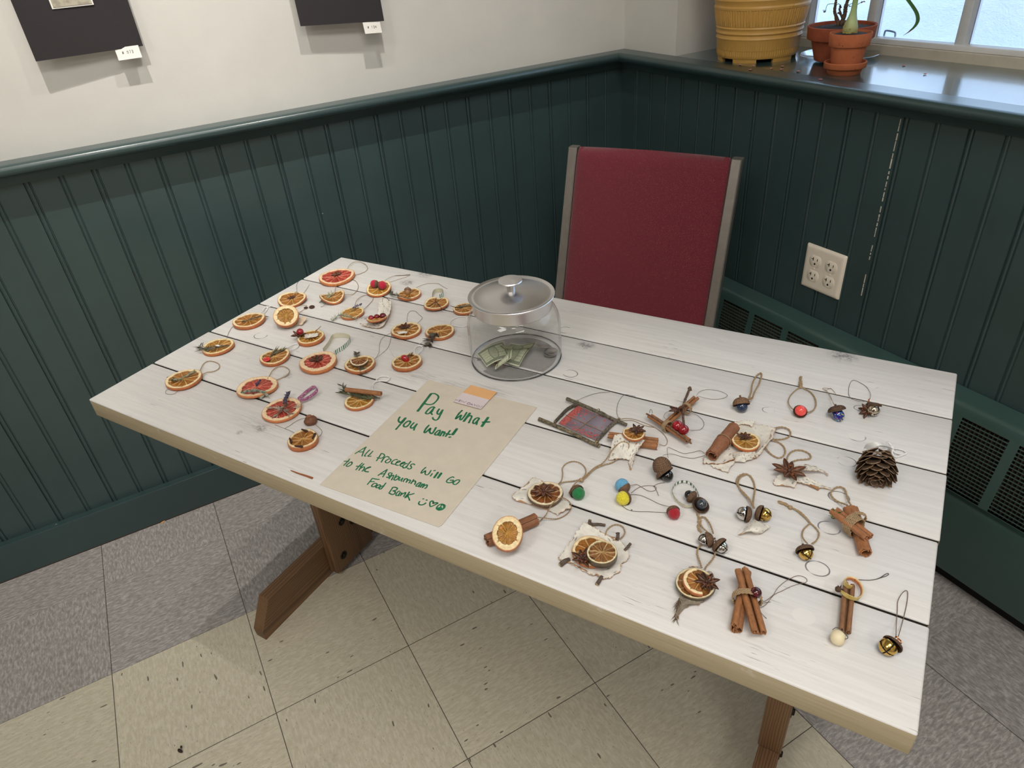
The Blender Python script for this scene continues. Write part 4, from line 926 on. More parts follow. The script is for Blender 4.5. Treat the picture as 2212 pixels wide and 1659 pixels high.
def cap(par, c, axis, R, H=None, stem=True, seed=0, name='acorn_cap', tone=1.0):
    """acorn cup: axis points from the open rim to the stem"""
    H = H or R*.78; rnd = random.Random(seed); mt = Matrix.Translation(c) @ basis(axis); m = M(); prof = []
    for i in range(17):
        a = (i/16)*pi/2*1.08-.08*pi/2; prof.append((R*cos(a)**.82 if cos(a) > 0 else 0, H*sin(a)))
    prof = prof[:-1]+[(R*.14, H*1.0)]
    if stem: prof += [(R*.12, H*1.12), (R*.13, H*1.28), (R*.09, H*1.31), (0, H*1.3)]
    else: prof += [(0, H*1.01)]
    inner = [(0, H*.72), (R*.45, H*.64), (R*.74, H*.38), (R*.86, H*.04), (R*.93, -H*.05)]
    full = inner+[(R*.98, -H*.07)]+prof; A, B = [tuple(x*tone for x in lin(v)) for v in ((84, 62, 46), (150, 116, 88))]
    def rm(w, k, r, z):
        if k < 6 or k > 21: return 1
        return 1+.05*sin(w*14+k*1.57)*sin(w*14-k*1.57)+.015*noise.noise(Vector((w*3, k, seed)))
    def cl(w, k):
        if k < 5: return lin((70, 46, 32))
        s_ = sin(w*14+k*1.57)*sin(w*14-k*1.57); return mixc(A, B, max(0, min(1, .35+.65*s_)))
    m.lathe(full, 56, mt, col=cl, rmod=rm); return m.build(name, m_cap, par, angle=70)
def ball(par, name, c, r, mat, col=(1, 1, 1), nz=0.0, nf=500, scale=(1, 1, 1), seg=28, rings=18, lab=None):
    m = M(); m.ball(c, r, seg, rings, col=col, nz=nz, nf=nf, scale=scale); return m.build(name, mat, par, angle=80, label=lab)
def cran(par, c, r, dark=.3, name='cranberry'):
    m = M(); a, b = lin((168, 24, 40)), lin((52, 8, 18)); m.ball(c, r, 22, 14, col=lambda d: mixc(a, b, max(0, min(1, dark+.35*noise.noise(d*2+Vector(c)*50)))), scale=(1, 1, .94))
    m.ball(c+Vector((0, -.1, .96)).normalized()*r*.98, r*.16, 8, 6, col=lin((60, 20, 22)), scale=(1, 1, .5)); return m.build(name, m_cran, par, angle=80)
def bell(par, c, axis, r, mat, name='jingle_bell', rot=0.3):
    """sphere bell, cross slots at the end the axis points to"""
    B = Matrix.Translation(c) @ basis(axis) @ Matrix.Rotation(rot, 4, 'Z'); m = M(); nu, nv = 64, 40; V = []; F = []
    for i in range(nv+1):
        th = pi*i/nv
        for k in range(nu):
            w = 2*pi*k/nu; rr = r*(1.0+(.018 if abs(th-pi/2) < .07 else 0)); V.append(B @ Vector((rr*sin(th)*cos(w), rr*sin(th)*sin(w), rr*cos(th))))
    for i in range(nv):
        for k in range(nu):
            thm = pi*(i+.5)/nv; w = 2*pi*(k+.5)/nu; x, y = sin(thm)*cos(w), sin(thm)*sin(w); hole = False
            if thm < 1.42:
                hw = .075+(.075 if thm > 1.22 else 0)
                if abs(x) < hw or abs(y) < hw: hole = True
            if not hole: F.append((i*nu+k, i*nu+(k+1) % nu, (i+1)*nu+(k+1) % nu, (i+1)*nu+k))
    m.add(V, F); b = m.build(name, mat, par, angle=60)
    m = M(); m.ball(c, r*.93, 20, 14); m.build('bell_dark_core', m_bellcore, b); return b  # solid black ball paints the shade seen through the bell's slots
def rope(par, pts, r=0.0010, name='twine_loop', n=8, closed=False, mat=None, pitch=4.2):
    pth = spl(pts, n, closed); # resample evenly
    out = []; seg = max(r*1.1, .0009); acc_ = 0.0
    for i in range(len(pth)-1):
        a, b = pth[i], pth[i+1]; L_ = (b-a).length; k = acc_
        while k < L_: out.append(a.lerp(b, k/L_)); k += seg
        acc_ = k-L_
    out.append(pth[-1])
    if len(out) < 3: out = pth
    fr = frames(out); m = M()
    for ph in (0, pi):
        st = []
        for i, (p, (tt, a, b)) in enumerate(zip(out, fr)):
            w = ph+i*seg/(r*pitch)*2*pi*.5; st.append(p+(a*cos(w)+b*sin(w))*r*.52)
        m.tube(st, r*.60, 5)
    return m.build(name, mat or m_jute, par, angle=80)
def thread(par, pts, r=0.00032, name='hanging_thread', mat=None, n=8):
    m = M(); m.tube(spl(pts, n), r, 5); return m.build(name, mat or m_thread, par, angle=80)
def cordy(par, pts, r=0.0011, name='cord_loop', mat=None):
    m = M(); m.tube(spl(pts, 8), r, 7); return m.build(name, mat or m_cord, par, angle=80)
def knot(par, c, r, mat=None, name='knot', seed=0):
    rnd = random.Random(seed); m = M()
    for k in range(4):
        ax = Vector((rnd.uniform(-1, 1), rnd.uniform(-1, 1), rnd.uniform(-1, 1))).normalized(); a = ax.orthogonal().normalized(); b = ax.cross(a)
        m.tube([c+(a*cos(w)+b*sin(w))*r*.62 for w in [2*pi*i/14 for i in range(14)]], r*.42, 6, closed=True)
    return m.build(name, mat or m_jute, par, angle=80)
def barkcol(s, t_, seed, dens=.30, horiz=True):
    w = lin((236, 232, 222)); d = lin((84, 76, 70)); gk = lin((200, 195, 185)); a, b = (s, t_) if horiz else (t_, s)
    n1 = noise.noise(Vector((a*9+seed*3, b*30, seed))); n2 = noise.noise(Vector((a*3, b*3, seed+7))); n3 = noise.noise(Vector((a*30, b*60, seed+2)))
    c = mixc(w, gk, max(0, min(1, .15+.8*n2+.25*n3)))
    k = n1-(dens+.14)
    return mixc(c, d, min(.8, k*6)) if k > 0 else c
def sheet(par, rows, name='birch_bark', seed=0, th=0.0008, col=None, under=(186, 140, 98), rag=0.0012, sub=(9, 9), mat=None, dens=.30, horiz=True, lab=None):
    """free-form sheet through rows of world points (all rows the same length), ragged edges, a little thickness"""
    R_ = [spl(r, sub[1]) for r in rows]; nc = len(R_[0]); cols = [spl([R_[i][j] for i in range(len(R_))], sub[0]) for j in range(nc)]; nr = len(cols[0])
    G = [[cols[j][i].copy() for j in range(nc)] for i in range(nr)]; rnd = random.Random(seed)
    for i in range(nr):
        for j in range(nc):
            if i in (0, nr-1) or j in (0, nc-1):
                q_ = G[i][j]*260; G[i][j] += Vector((noise.noise(q_+Vector((seed, 0, 0))), noise.noise(q_+Vector((0, seed, 3))), 0))*rag*1.6
            G[i][j].z += .0004*noise.noise(Vector((i*.6, j*.6, seed)))
    N = []
    for i in range(nr):
        row = []
        for j in range(nc):
            du = G[min(i+1, nr-1)][j]-G[max(i-1, 0)][j]; dv = G[i][min(j+1, nc-1)]-G[i][max(j-1, 0)]; n_ = du.cross(dv)
            row.append(n_.normalized() if n_.length > 1e-12 else UP)
        N.append(row)
    sgn = 1 if sum(n_.z for r in N for n_ in r) > 0 else -1
    for r in G:
        for p in r: p.z = max(p.z, TZ+th+.0002)
    colf = col or (lambda s, t_: barkcol(s, t_, seed, dens, horiz)); Ct = [[colf(j/(nc-1), i/(nr-1)) for j in range(nc)] for i in range(nr)]; cu = lin(under)
    Bt = [[G[i][j]-N[i][j]*sgn*th for j in range(nc)] for i in range(nr)]
    m = M(); m.grid(G, Ct); m.grid(Bt, cu)
    loop = [(0, j) for j in range(nc)]+[(i, nc-1) for i in range(1, nr)]+[(nr-1, j) for j in range(nc-2, -1, -1)]+[(i, 0) for i in range(nr-2, 0, -1)]
    m.grid([[G[i][j], Bt[i][j]] for i, j in loop+[loop[0]]], cu)
    return m.build(name, mat or m_bark, par, angle=50, label=lab)
def ribbon(par, pts, wdt, wdir=(0, 0, 1), name='ribbon_loop', stripes=(0.0042, (52, 118, 84), (240, 242, 238)), inner=(206, 200, 176), th=.0004, n=14):
    pth = spl(pts, n); fr = frames(pth); L_ = 0; G = []; C = []; C2 = []; G2 = []; wd = Vector(wdir).normalized()
    dn = []; acc_ = 0
    fine = []
    for i in range(len(pth)-1):
        k = max(1, int((pth[i+1]-pth[i]).length/.0006))
        for q in range(k): fine.append(pth[i].lerp(pth[i+1], q/k))
    fine.append(pth[-1]); a_, b_ = lin(stripes[1]), lin(stripes[2])
    for i, p in enumerate(fine):
        if i: acc_ += (p-fine[i-1]).length
        tt = (fine[min(i+1, len(fine)-1)]-fine[max(i-1, 0)]).normalized(); nrm = tt.cross(wd).normalized()
        cc = a_ if (acc_ % stripes[0]) < stripes[0]*.38 else b_
        G.append([p-wd*wdt/2, p+wd*wdt/2]); C.append([cc, cc]); G2.append([q+nrm*th for q in G[-1]]); 
    m = M(); m.grid(G, C); m.grid(G2, lin(inner)); ob = m.build(name, m_ribbon, par, recalc=False); return ob
def needle(m, p, d, l, w, col):
    d = d.normalized(); s_ = d.orthogonal().normalized(); u_ = d.cross(s_)
    r0 = [p+(s_*cos(a)+u_*sin(a))*w*.4 for a in (0, 2.1, 4.2)]; r1 = [p+d*l*.45+(s_*cos(a)+u_*sin(a))*w for a in (0, 2.1, 4.2)]
    m.add(r0+r1+[p+d*l], [(0, 1, 4, 3), (1, 2, 5, 4), (2, 0, 3, 5), (3, 4, 6), (4, 5, 6), (0, 2, 1)], col)
def sprig(par, pts, n, l, w=0.0007, c1=(74, 78, 48), c2=(120, 122, 88), name='rosemary_sprig', spread=.55, seed=0, stem=.0006, from_=0.0, lift=.25):
    rnd = random.Random(seed); pth = spl(pts, 8); m = M(); a_, b_ = lin(c1), lin(c2); m.tube(pth, stem, 5, col=mixc(a_, lin((90, 70, 50)), .6))
    for k in range(n):
        q = (from_+(1-from_)*rnd.random())*(len(pth)-1.001); i = int(q); p = pth[i].lerp(pth[i+1], q-i); tt = (pth[i+1]-pth[i]).normalized()
        s_ = tt.cross(UP).normalized()*rnd.choice((-1, 1)); d = tt*(1-spread)+s_*spread*rnd.uniform(.4, 1.2)+UP*rnd.uniform(-.05, lift); e = p+d.normalized()*l
        if e.z < TZ+.0006: d.z += (TZ+.001-e.z)/l
        needle(m, p, d, l*rnd.uniform(.6, 1.15), w, mixc(a_, b_, rnd.random()))
    return m.build(name, m_leafy, par, angle=60)
def lavender(par, pts, n=26, r=.0016, seed=0, name='lavender_sprig', c1=(70, 62, 92), c2=(120, 108, 140), stemc=(150, 150, 110)):
    rnd = random.Random(seed); pth = spl(pts, 8); m = M(); m.tube(pth, .0006, 5, col=lin(stemc)); a_, b_ = lin(c1), lin(c2)
    for k in range(n):
        q = (.35+.65*k/n)*(len(pth)-1.001); i = int(q); p = pth[i].lerp(pth[i+1], q-i); d = Vector((rnd.uniform(-1, 1), rnd.uniform(-1, 1), rnd.uniform(0, 1))).normalized()
        m.ball(p+d*r*1.1, r*rnd.uniform(.7, 1.1), 7, 5, col=mixc(a_, b_, rnd.random()))
        if k % 3 == 0: needle(m, p+d*r, d, r*2.4, r*.4, a_)
    return m.build(name, m_leafy, par, angle=70)
def twig(par, pts, r, name='twig', seed=0, c1=(92, 82, 70), c2=(140, 130, 112), taper=.9, n=8, specks=True):
    pth = spl(pts, n); rnd = random.Random(seed); a_, b_ = lin(c1), lin(c2); fine = []
    for i in range(len(pth)-1):
        for q in range(3): fine.append(pth[i].lerp(pth[i+1], q/3))
    fine.append(pth[-1]); m = M(); V = []; C = []; fr = frames(fine); nn = len(fine); G = []
    for i, (p, (tt, s_, u_)) in enumerate(zip(fine, fr)):
        k = i/(nn-1); rr = r*(1-(1-taper)*k)*(1+.10*noise.noise(Vector((k*14, seed, 0)))+(.25 if noise.noise(Vector((k*6, seed, 9))) > .42 else 0)); row = []; cr = []
        for q in range(10):
            w = 2*pi*q/10; x = noise.noise(Vector((k*30, q*1.1, seed))); row.append(p+(s_*cos(w)+u_*sin(w))*rr*(1+.08*x)); cr.append(mixc(a_, b_, max(0, min(1, .5+1.2*x))))
        G.append(row); C.append(cr)
    m.grid(G, C, wrapv=True); e = lin((196, 172, 136))
    m.add(G[0], [tuple(range(10))], e); m.add(G[-1], [tuple(range(10))], e); return m.build(name, m_twig, par, angle=60)
def wraps(par, c, axis, a, b, n, r=.0011, name='twine_wrap', seed=0):
    """n turns of twine around an elliptical bundle (half width a, half height b)"""
    axis = Vector(axis).normalized(); s_ = axis.cross(UP).normalized(); u_ = s_.cross(axis); rnd = random.Random(seed); pts = []
    for i in range(n*12+1):
        w = 2*pi*i/12; k = i/12-n/2; pts.append(c+axis*(k*r*1.75+rnd.uniform(-.0002, .0002))+s_*cos(w)*a+u_*sin(w)*b)
    return rope(par, pts, r, name, 2)
def orn(name, label, Z, x, y, cat='ornament', group=None):
    p = P1(Z, x, y) if Z else on(x, y); return thing(name, label, cat, p, 0, group)
GO = 'dried citrus ornaments on the left of the table'; GR = 'nature ornaments on the right of the table'
# ================================================================== LEFT HALF: CITRUS ORNAMENTS
SL = 7.5       # usual height of a slice's upper face, mm
def on_slice(Z, x, y, h=SL): return P1(Z, x, y, h)
# 1 grapefruit, star anise, twine at the far left corner
o = orn('grapefruit_ornament', 'red grapefruit slice with star anise and twine loop at the far left table corner', Z1, 300, 300, group=GO)
citrus(o, *Z1(300, 298), 72, 'grapefruit', 1, .008, warp=lambda x, y: .05*x*x+.03*x*y); star(o, on_slice(Z1, 300, 275, 8), .0145, 1, flat=.2)
rope(o, P(Z1, [(440, 215, 5), (470, 150, 5), (530, 105, 4), (600, 97, 3), (680, 125, 2), (720, 180, 2), (700, 222, 1), (650, 250, 1), (590, 270, 1.5), (520, 285, 3)]), .0006, mat=m_jute2)
# 2 orange with two red felt acorns
o = orn('orange_slice_ornament', 'orange slice with two red felt balls in acorn caps near the far edge', Z1, 880, 490, group=GO)
citrus(o, *Z1(878, 470), 51, 'amber', 2, .0055, tilt=(0, -1, 8), warp=lambda x, y: .16*x*x*(.5+.5*y)+.05*y)
mfr = felt('red_felt', (206, 24, 62)); sx_ = on(*Z1(890, 400))-on(*Z1(800, 400)); sx_.normalize()
a_, b_ = P1(Z1, 812, 400, 18), P1(Z1, 922, 418, 17); ball(o, 'felt_ball', a_, .0086, mfr, nz=.04); ball(o, 'felt_ball', b_, .0090, mfr, nz=.04)
cap(o, a_+sx_*.0035+Vector((0, 0, -.001)), sx_+Vector((0, 0, -.1)), .0085, .005, False, 1); cap(o, b_-sx_*.0045+Vector((0, 0, -.001)), -sx_+Vector((0, 0, -.2)), .0088, .005, False, 2)
for q in ([(950, 360, 9), (1010, 320, 4), (1090, 288, 1.5), (1200, 280, 1), (1300, 272, 2)], [(970, 375, 7), (1040, 370, 2), (1150, 335, 1), (1250, 305, 1), (1302, 270, 2)]): thread(o, P(Z1, q), .0004, mat=m_jute2)
sprig(o, P(Z1, [(1090, 288, 1), (1200, 282, 1), (1300, 274, 2)]), 22, .004, .00025, (150, 128, 90), (176, 156, 118), 'frayed_fibres', .4, 3)
# 3 orange with a whole acorn and rosemary
o = orn('orange_slice_ornament', 'orange slice with a pale brown acorn and dark rosemary sprig by the far edge', Z1, 1290, 545, group=GO)
citrus(o, *Z1(1290, 535), 49, 'orange', 3, .007, warp=lambda x, y: .05*x*y)
ax = Vector((.35, .45, .75)); a_ = P1(Z1, 1268, 500, 12); m = M(); m.ball(a_, .0062, 20, 14, scale=(1, 1, 1.35), rot=basis(ax).to_3x3()); m.build('acorn_nut', m_nut, o)
cap(o, a_+ax.normalized()*.0026, ax, .0072, .0055, True, 3, tone=1.5)
sprig(o, P(Z1, [(1320, 603, 9), (1200, 580, 9), (1120, 555, 8), (1040, 520, 4), (1000, 500, 2)]), 44, .0125, .0009, (44, 46, 38), (110, 112, 92), 'rosemary_sprig', .5, 4, from_=.38)
thread(o, P(Z1, [(1385, 455, 5), (1450, 420, 2), (1550, 395, 1), (1680, 395, 1), (1740, 430, 1), (1810, 468, 1)]), .0004, mat=m_jute2)
# 4 heart-shaped orange with striped ribbon
o = orn('orange_slice_ornament', 'heart-shaped orange slice with forked twig and green striped ribbon left of the jar', Z1, 1660, 680, group=GO)
citrus(o, *Z1(1660, 668), 53, 'orange', 4, .005, aspect=1.02, warp=lambda x, y: .30*max(0, y)**1.3*(1-min(1, abs(x)*1.5))*-.5+.22*abs(x)*max(0, y)+.03)
for q in ([(1655, 590, 10), (1650, 640, 10), (1600, 675, 9), (1540, 725, 8)], [(1652, 640, 10), (1690, 680, 9), (1745, 755, 7)], [(1648, 645, 10), (1640, 700, 8)]): twig(o, P(Z1, q), .0007, seed=4, c1=(70, 42, 32), c2=(110, 70, 54))
ribbon(o, P(Z1, [(1607, 600, 6), (1612, 540, 7), (1640, 500, 6), (1690, 488, 6), (1745, 495, 7), (1755, 540, 7), (1705, 572, 6)]), .009, (0, 0, 1))
# 5 orange half hidden by the jar
o = orn('orange_slice_ornament', 'orange slice with grey leaves half hidden behind the left of the glass jar', Z1, 2030, 745, group=GO)
citrus(o, *Z1(2035, 733), 47, 'orange', 5, .006, warp=lambda x, y: .05*x*y); sprig(o, P(Z1, [(1850, 700, 5), (1950, 722, 8), (2040, 705, 9), (2110, 690, 9)]), 16, .009, .0012, (60, 58, 50), (150, 148, 136), 'grey_leaf_sprig', .35, 5, from_=.3)
# 6 orange, star anise, silver ring
o = orn('orange_slice_ornament', 'orange slice with small star anise and silver ring on the far left plank edge', Z2, 905, 175, group=GO)
citrus(o, *Z2(905, 165), 56, 'orange', 6, .0055, tilt=(0, -1, 6), warp=lambda x, y: .10*x*x); star(o, on_slice(Z2, 900, 142, 8), .0105, 6, dark=.7)
m = M(); cr0 = P1(Z2, 960, 90, 9); m.tube([cr0+Vector((.0042*cos(a), 0, .0042*sin(a))) for a in [2*pi*i/24 for i in range(24)]], .0007, 6, closed=True); m.build('silver_ring', m_silver, o)
thread(o, P(Z2, [(962, 72, 10), (965, 30, 4), (962, -30, 1), (985, -75, 1)]), .0003, mat=m_wire); thread(o, P(Z2, [(985, 98, 7), (1045, 80, 3), (1095, 20, 1), (1125, -30, 1)]), .0004, mat=m_jute2)
# 7 folded orange
o = orn('orange_slice_ornament', 'folded orange slice with pale herb leaves and thin twine, second plank from back', Z1, 245, 600, group=GO)
citrus(o, *Z1(245, 580), 50, 'orange', 7, .0055, warp=lambda x, y: .34*(x*.8+y*.55)**2-.10*(x*.5-y)**2)
sprig(o, P(Z1, [(60, 655, 1), (120, 620, 6), (190, 570, 9), (240, 530, 10)]), 40, .012, .0008, (130, 132, 96), (190, 192, 160), 'pale_herb', .6, 7); thread(o, P(Z1, [(80, 715, 1), (130, 690, 3), (190, 610, 9)]), .0004)
rope(o, P(Z1, [(275, 515, 9), (290, 430, 6), (360, 375, 3), (460, 340, 1), (545, 352, 1), (592, 420, 1), (575, 490, 1), (510, 545, 2), (405, 545, 7)]), .0006, mat=m_jute2)
# 8 orange with lichen and lavender
o = orn('orange_slice_ornament', 'orange slice with lavender flowers and tangled pale lichen beside the birch curl', Z1, 510, 810, group=GO)
citrus(o, *Z1(512, 795), 49, 'amber', 8, .0058, warp=lambda x, y: .07*x*x)
lavender(o, P(Z1, [(470, 790, 9), (530, 735, 10), (580, 705, 10), (632, 682, 10)]), 20, .0017, 8, c1=(92, 82, 104), c2=(160, 150, 168)); sprig(o, P(Z1, [(238, 908, 1), (330, 830, 5), (430, 845, 8), (580, 880, 4)]), 80, .0085, .0006, (150, 158, 132), (196, 202, 182), 'lichen', .8, 8, lift=.8)
rope(o, P(Z1, [(545, 700, 7), (575, 620, 4), (640, 570, 2), (720, 552, 1), (790, 565, 1), (790, 620, 1), (740, 680, 1), (668, 748, 4)]), .0006, mat=m_jute2)
# 9 birch curl with orange and three cranberries
o = orn('birch_bark_ornament', 'curled birch bark holding an orange slice and a row of three dark cranberries', Z1, 860, 930, group=GO)
rows = [P(Z1, [(875, 640, 4), (960, 590, 7), (1045, 640, 10)]), P(Z1, [(865, 720, 3), (945, 700, 3), (1040, 715, 10)]), P(Z1, [(860, 790, 2), (930, 790, 2), (1025, 790, 10)]), P(Z1, [(780, 880, 2), (860, 890, 2), (985, 880, 9)]), P(Z1, [(700, 940, 2.5), (800, 985, 1.5), (930, 975, 5)]), P(Z1, [(618, 935, 8), (720, 985, 3), (850, 1003, 3)])]
sheet(o, rows, seed=9, dens=.22)
cc_ = citrus(o, *Z1(850, 880), 41, 'amber', 9, .004, h=.0055, tilt=(0, 1, 10), warp=lambda x, y: .1*x*x, lab='orange slice showing its peel side')
for (x, y, h, rr, dk) in ((770, 868, 12, .0060, .15), (847, 850, 13, .0057, .5), (930, 838, 14, .0066, .7)): cran(o, P1(Z1, x, y, h), rr, dk)
thread(o, P(Z1, [(918, 645, 7), (925, 605, 9), (955, 588, 9), (990, 600, 9), (1015, 632, 9)]), .0004, mat=m_wire, name='wire_loop')
# 10 orange with moss sprig, white cord
o = orn('orange_slice_ornament', 'orange slice with long grey moss sprig and twisted white cord near left edge', Z2, 345, 445, group=GO)
citrus(o, *Z2(347, 430), 62, 'orange', 10, .0085, warp=lambda x, y: .06*x*x+.04*x*y); sprig(o, P(Z2, [(245, 450, 9), (350, 420, 10), (470, 385, 10), (580, 380, 5)]), 70, .006, .0006, (70, 66, 52), (140, 136, 108), 'moss_sprig', .6, 10)
cordy(o, P(Z2, [(490, 340, 7), (530, 300, 4), (560, 260, 2), (590, 255, 2), (575, 300, 2), (515, 350, 6)]), .0009); cordy(o, P(Z2, [(560, 262, 2), (600, 258, 2), (628, 243, 2)]), .0009)
# 11 tilted orange on bark
o = orn('orange_slice_ornament', 'round orange slice tilted toward the viewer with star anise on torn birch bark', Z2, 825, 440, group=GO)
sheet(o, [P(Z2, [(690, 470, 6), (800, 430, 4), (950, 410, 4), (1050, 380, 8)]), P(Z2, [(740, 500, 3), (850, 470, 2), (960, 450, 2), (1095, 395, 8)]), P(Z2, [(790, 520, 2), (870, 525, 2), (960, 490, 2), (1020, 490, 4)])], seed=11, under=(226, 204, 176), dens=.5, col=lambda s, t_: lin((228, 208, 184)))
citrus(o, *Z2(826, 375), 49, 'amber', 11, .009, h=.004, tilt=(0, -1, 30), pith=.66, rimw=.86); star(o, P1(Z2, 822, 358, 19), .0135, 11, tilt=(0, -1, 30), pxy=Z2(822, 358))
rope(o, P(Z2, [(925, 305, 12), (950, 265, 7), (1000, 245, 4), (1050, 235, 4), (1095, 240, 3)]), .0007)
for q in ((1080, 268, .0042), (1158, 258, .0058)): cap(o, P1(Z2, q[0], q[1], 2.0), Vector((0, .25, -1)), q[2], q[2]*.35, False, 11, tone=1.2)
rope(o, P(Z2, [(1060, 285, 2), (1000, 325, 1.5), (960, 335, 2)]), .0006)
# 12 orange with star anise, cranberry, bark strip
o = orn('orange_slice_ornament', 'orange slice with star anise, one cranberry and a birch strip in the middle left', Z2, 1140, 655, group=GO)
citrus(o, *Z2(1145, 648), 56, 'amber', 12, .0085, warp=lambda x, y: .05*x*x); star(o, P1(Z2, 985, 625, 9), .0165, 12, dark=.75, flat=.4); cran(o, P1(Z2, 1005, 578, 15), .0068, .05)
sheet(o, [P(Z2, [(1060, 615, 9), (1150, 600, 12), (1235, 590, 10)]), P(Z2, [(1060, 660, 9), (1150, 650, 12), (1240, 630, 10)])], seed=12, dens=.1, sub=(8, 10)); twig(o, P(Z2, [(1195, 575, 10), (1240, 540, 9), (1275, 507, 7)]), .0007, c1=(140, 100, 66), c2=(180, 140, 100))
# 13 orange, star anise, bark curl, wire
o = orn('orange_slice_ornament', 'orange slice with star anise over a white bark chip and wire loop left of jar', Z1, 1245, 1045, group=GO)
citrus(o, *Z1(1245, 1025), 63, 'orange', 13, .007, warp=lambda x, y: .06*x*y); star(o, P1(Z1, 1222, 1000, 8), .0155, 13, dark=.6)
sheet(o, [P(Z1, [(1130, 1055, 8), (1200, 1045, 10), (1270, 1045, 8)]), P(Z1, [(1135, 1085, 8), (1205, 1078, 9), (1265, 1070, 8)])], seed=13, dens=.5, name='bark_chip')
thread(o, P(Z1, [(1258, 930, 7), (1262, 860, 3), (1275, 800, 1), (1320, 768, 1), (1375, 775, 1), (1420, 815, 1), (1468, 860, 1), (1440, 900, 1.5), (1392, 945, 7)]), .0003, mat=m_wire, name='wire_loop')
# 14 orange with dark herb bundle and white cord
o = orn('orange_slice_ornament', 'orange slice with a dark dried leaf bundle and white elastic loop touching the jar', Z1, 1705, 1060, group=GO)
citrus(o, *Z1(1705, 1045), 61, 'orange', 14, .007, warp=lambda x, y: .08*x*y); sprig(o, P(Z1, [(1680, 1080, 9), (1620, 1120, 9), (1580, 1175, 5), (1555, 1240, 1)]), 40, .015, .0016, (52, 46, 38), (120, 110, 96), 'dried_leaf_bundle', .55, 14, lift=.5)
thread(o, P(Z1, [(1530, 1140, 8), (1480, 1180, 3), (1425, 1218, 1)]), .0007, 'dry_stalk', mat=m_twig)
cordy(o, P(Z1, [(1840, 945, 7), (1870, 895, 3), (1930, 860, 1.5), (2000, 845, 1.5), (2070, 860, 1.5), (2080, 960, 1.5), (2020, 988, 1.5), (1940, 975, 2.5), (1862, 958, 7)]), .0009)
# 15 orange, white centre, rosemary tuft
o = orn('orange_slice_ornament', 'orange slice with white centre and a spiky rosemary tuft pointing left', Z3, 855, 400, group=GO)
citrus(o, *Z3(853, 378), 62, 'amber', 15, .007, warp=lambda x, y: .05*x*x); m = M(); m.ball(P1(Z3, 842, 372, 7.5), .0048, 16, 8, col=lin((240, 238, 230)), scale=(1, 1, .35)); m.build('white_button', m_card, o)
sprig(o, P(Z3, [(1020, 365, 9), (880, 390, 10), (740, 415, 10), (640, 420, 8)]), 26, .018, .0009, (58, 56, 46), (134, 130, 110), 'rosemary_sprig', .3, 15); sprig(o, P(Z3, [(760, 415, 9), (660, 405, 8), (580, 370, 6)]), 24, .017, .0009, (50, 50, 40), (112, 108, 88), 'rosemary_sprig', .55, 16)
thread(o, P(Z3, [(975, 285, 7), (985, 230, 2), (1010, 170, 1), (1050, 110, 1), (1095, 85, 1)]), .00035)
# 16 orange with red button
o = orn('orange_slice_ornament', 'small orange slice with a round red button, rosemary needles and white cord loop', Z2, 680, 915, group=GO)
citrus(o, *Z2(680, 898), 59, 'orange', 16, .0075, warp=lambda x, y: .06*x*x+.08*x*y)
bcn = P1(Z2, 575, 940, 9); m = M(); m.lathe([(0, .0012), (.0035, .0012), (.0045, .002), (.0062, .002), (.0068, .001), (.0062, 0), (0, 0)], 28, Matrix.Translation(bcn)); bt_ = m.build('red_button', pm('red_button', (222, 62, 60), .35), o)
m = M(); [m.ball(bcn+Vector((dx, 0, .0013)), .0007, 6, 4) for dx in (-.0015, .0015)]; m.build('button_holes', m_slot, bt_)
sprig(o, P(Z2, [(610, 915, 8), (650, 870, 9), (690, 830, 9)]), 16, .014, .0009, (66, 68, 50), (128, 126, 100), 'rosemary_sprig', .25, 17, lift=.5); sprig(o, P(Z2, [(640, 880, 9), (720, 840, 10), (800, 810, 9)]), 16, .014, .0009, (70, 70, 50), (130, 128, 100), 'rosemary_sprig', .25, 18)
cordy(o, P(Z2, [(838, 815, 8), (865, 770, 5), (915, 742, 3), (965, 735, 2), (985, 755, 2), (960, 785, 3), (910, 805, 4), (850, 825, 8)]), .0010)
# 17 grapefruit, star anise, striped ribbon
o = orn('grapefruit_ornament', 'red grapefruit slice with dark star anise and green striped ribbon loop', Z2, 1235, 980, group=GO)
citrus(o, *Z2(1237, 960), 77, 'grapefruit', 17, .0085, pith=.72, warp=lambda x, y: .05*x*y); star(o, P1(Z2, 1228, 945, 8.5), .0165, 19, n=9, dark=.62, flat=.5)
ribbon(o, P(Z2, [(1305, 820, 6), (1345, 770, 5), (1385, 715, 5), (1415, 655, 5), (1460, 628, 5), (1530, 620, 5), (1610, 630, 5), (1655, 665, 5), (1630, 720, 5), (1560, 785, 5), (1500, 820, 5), (1450, 855, 6)]), .0085, (0.1, 0.1, 1), stripes=(.0052, (40, 104, 70), (240, 242, 238)))
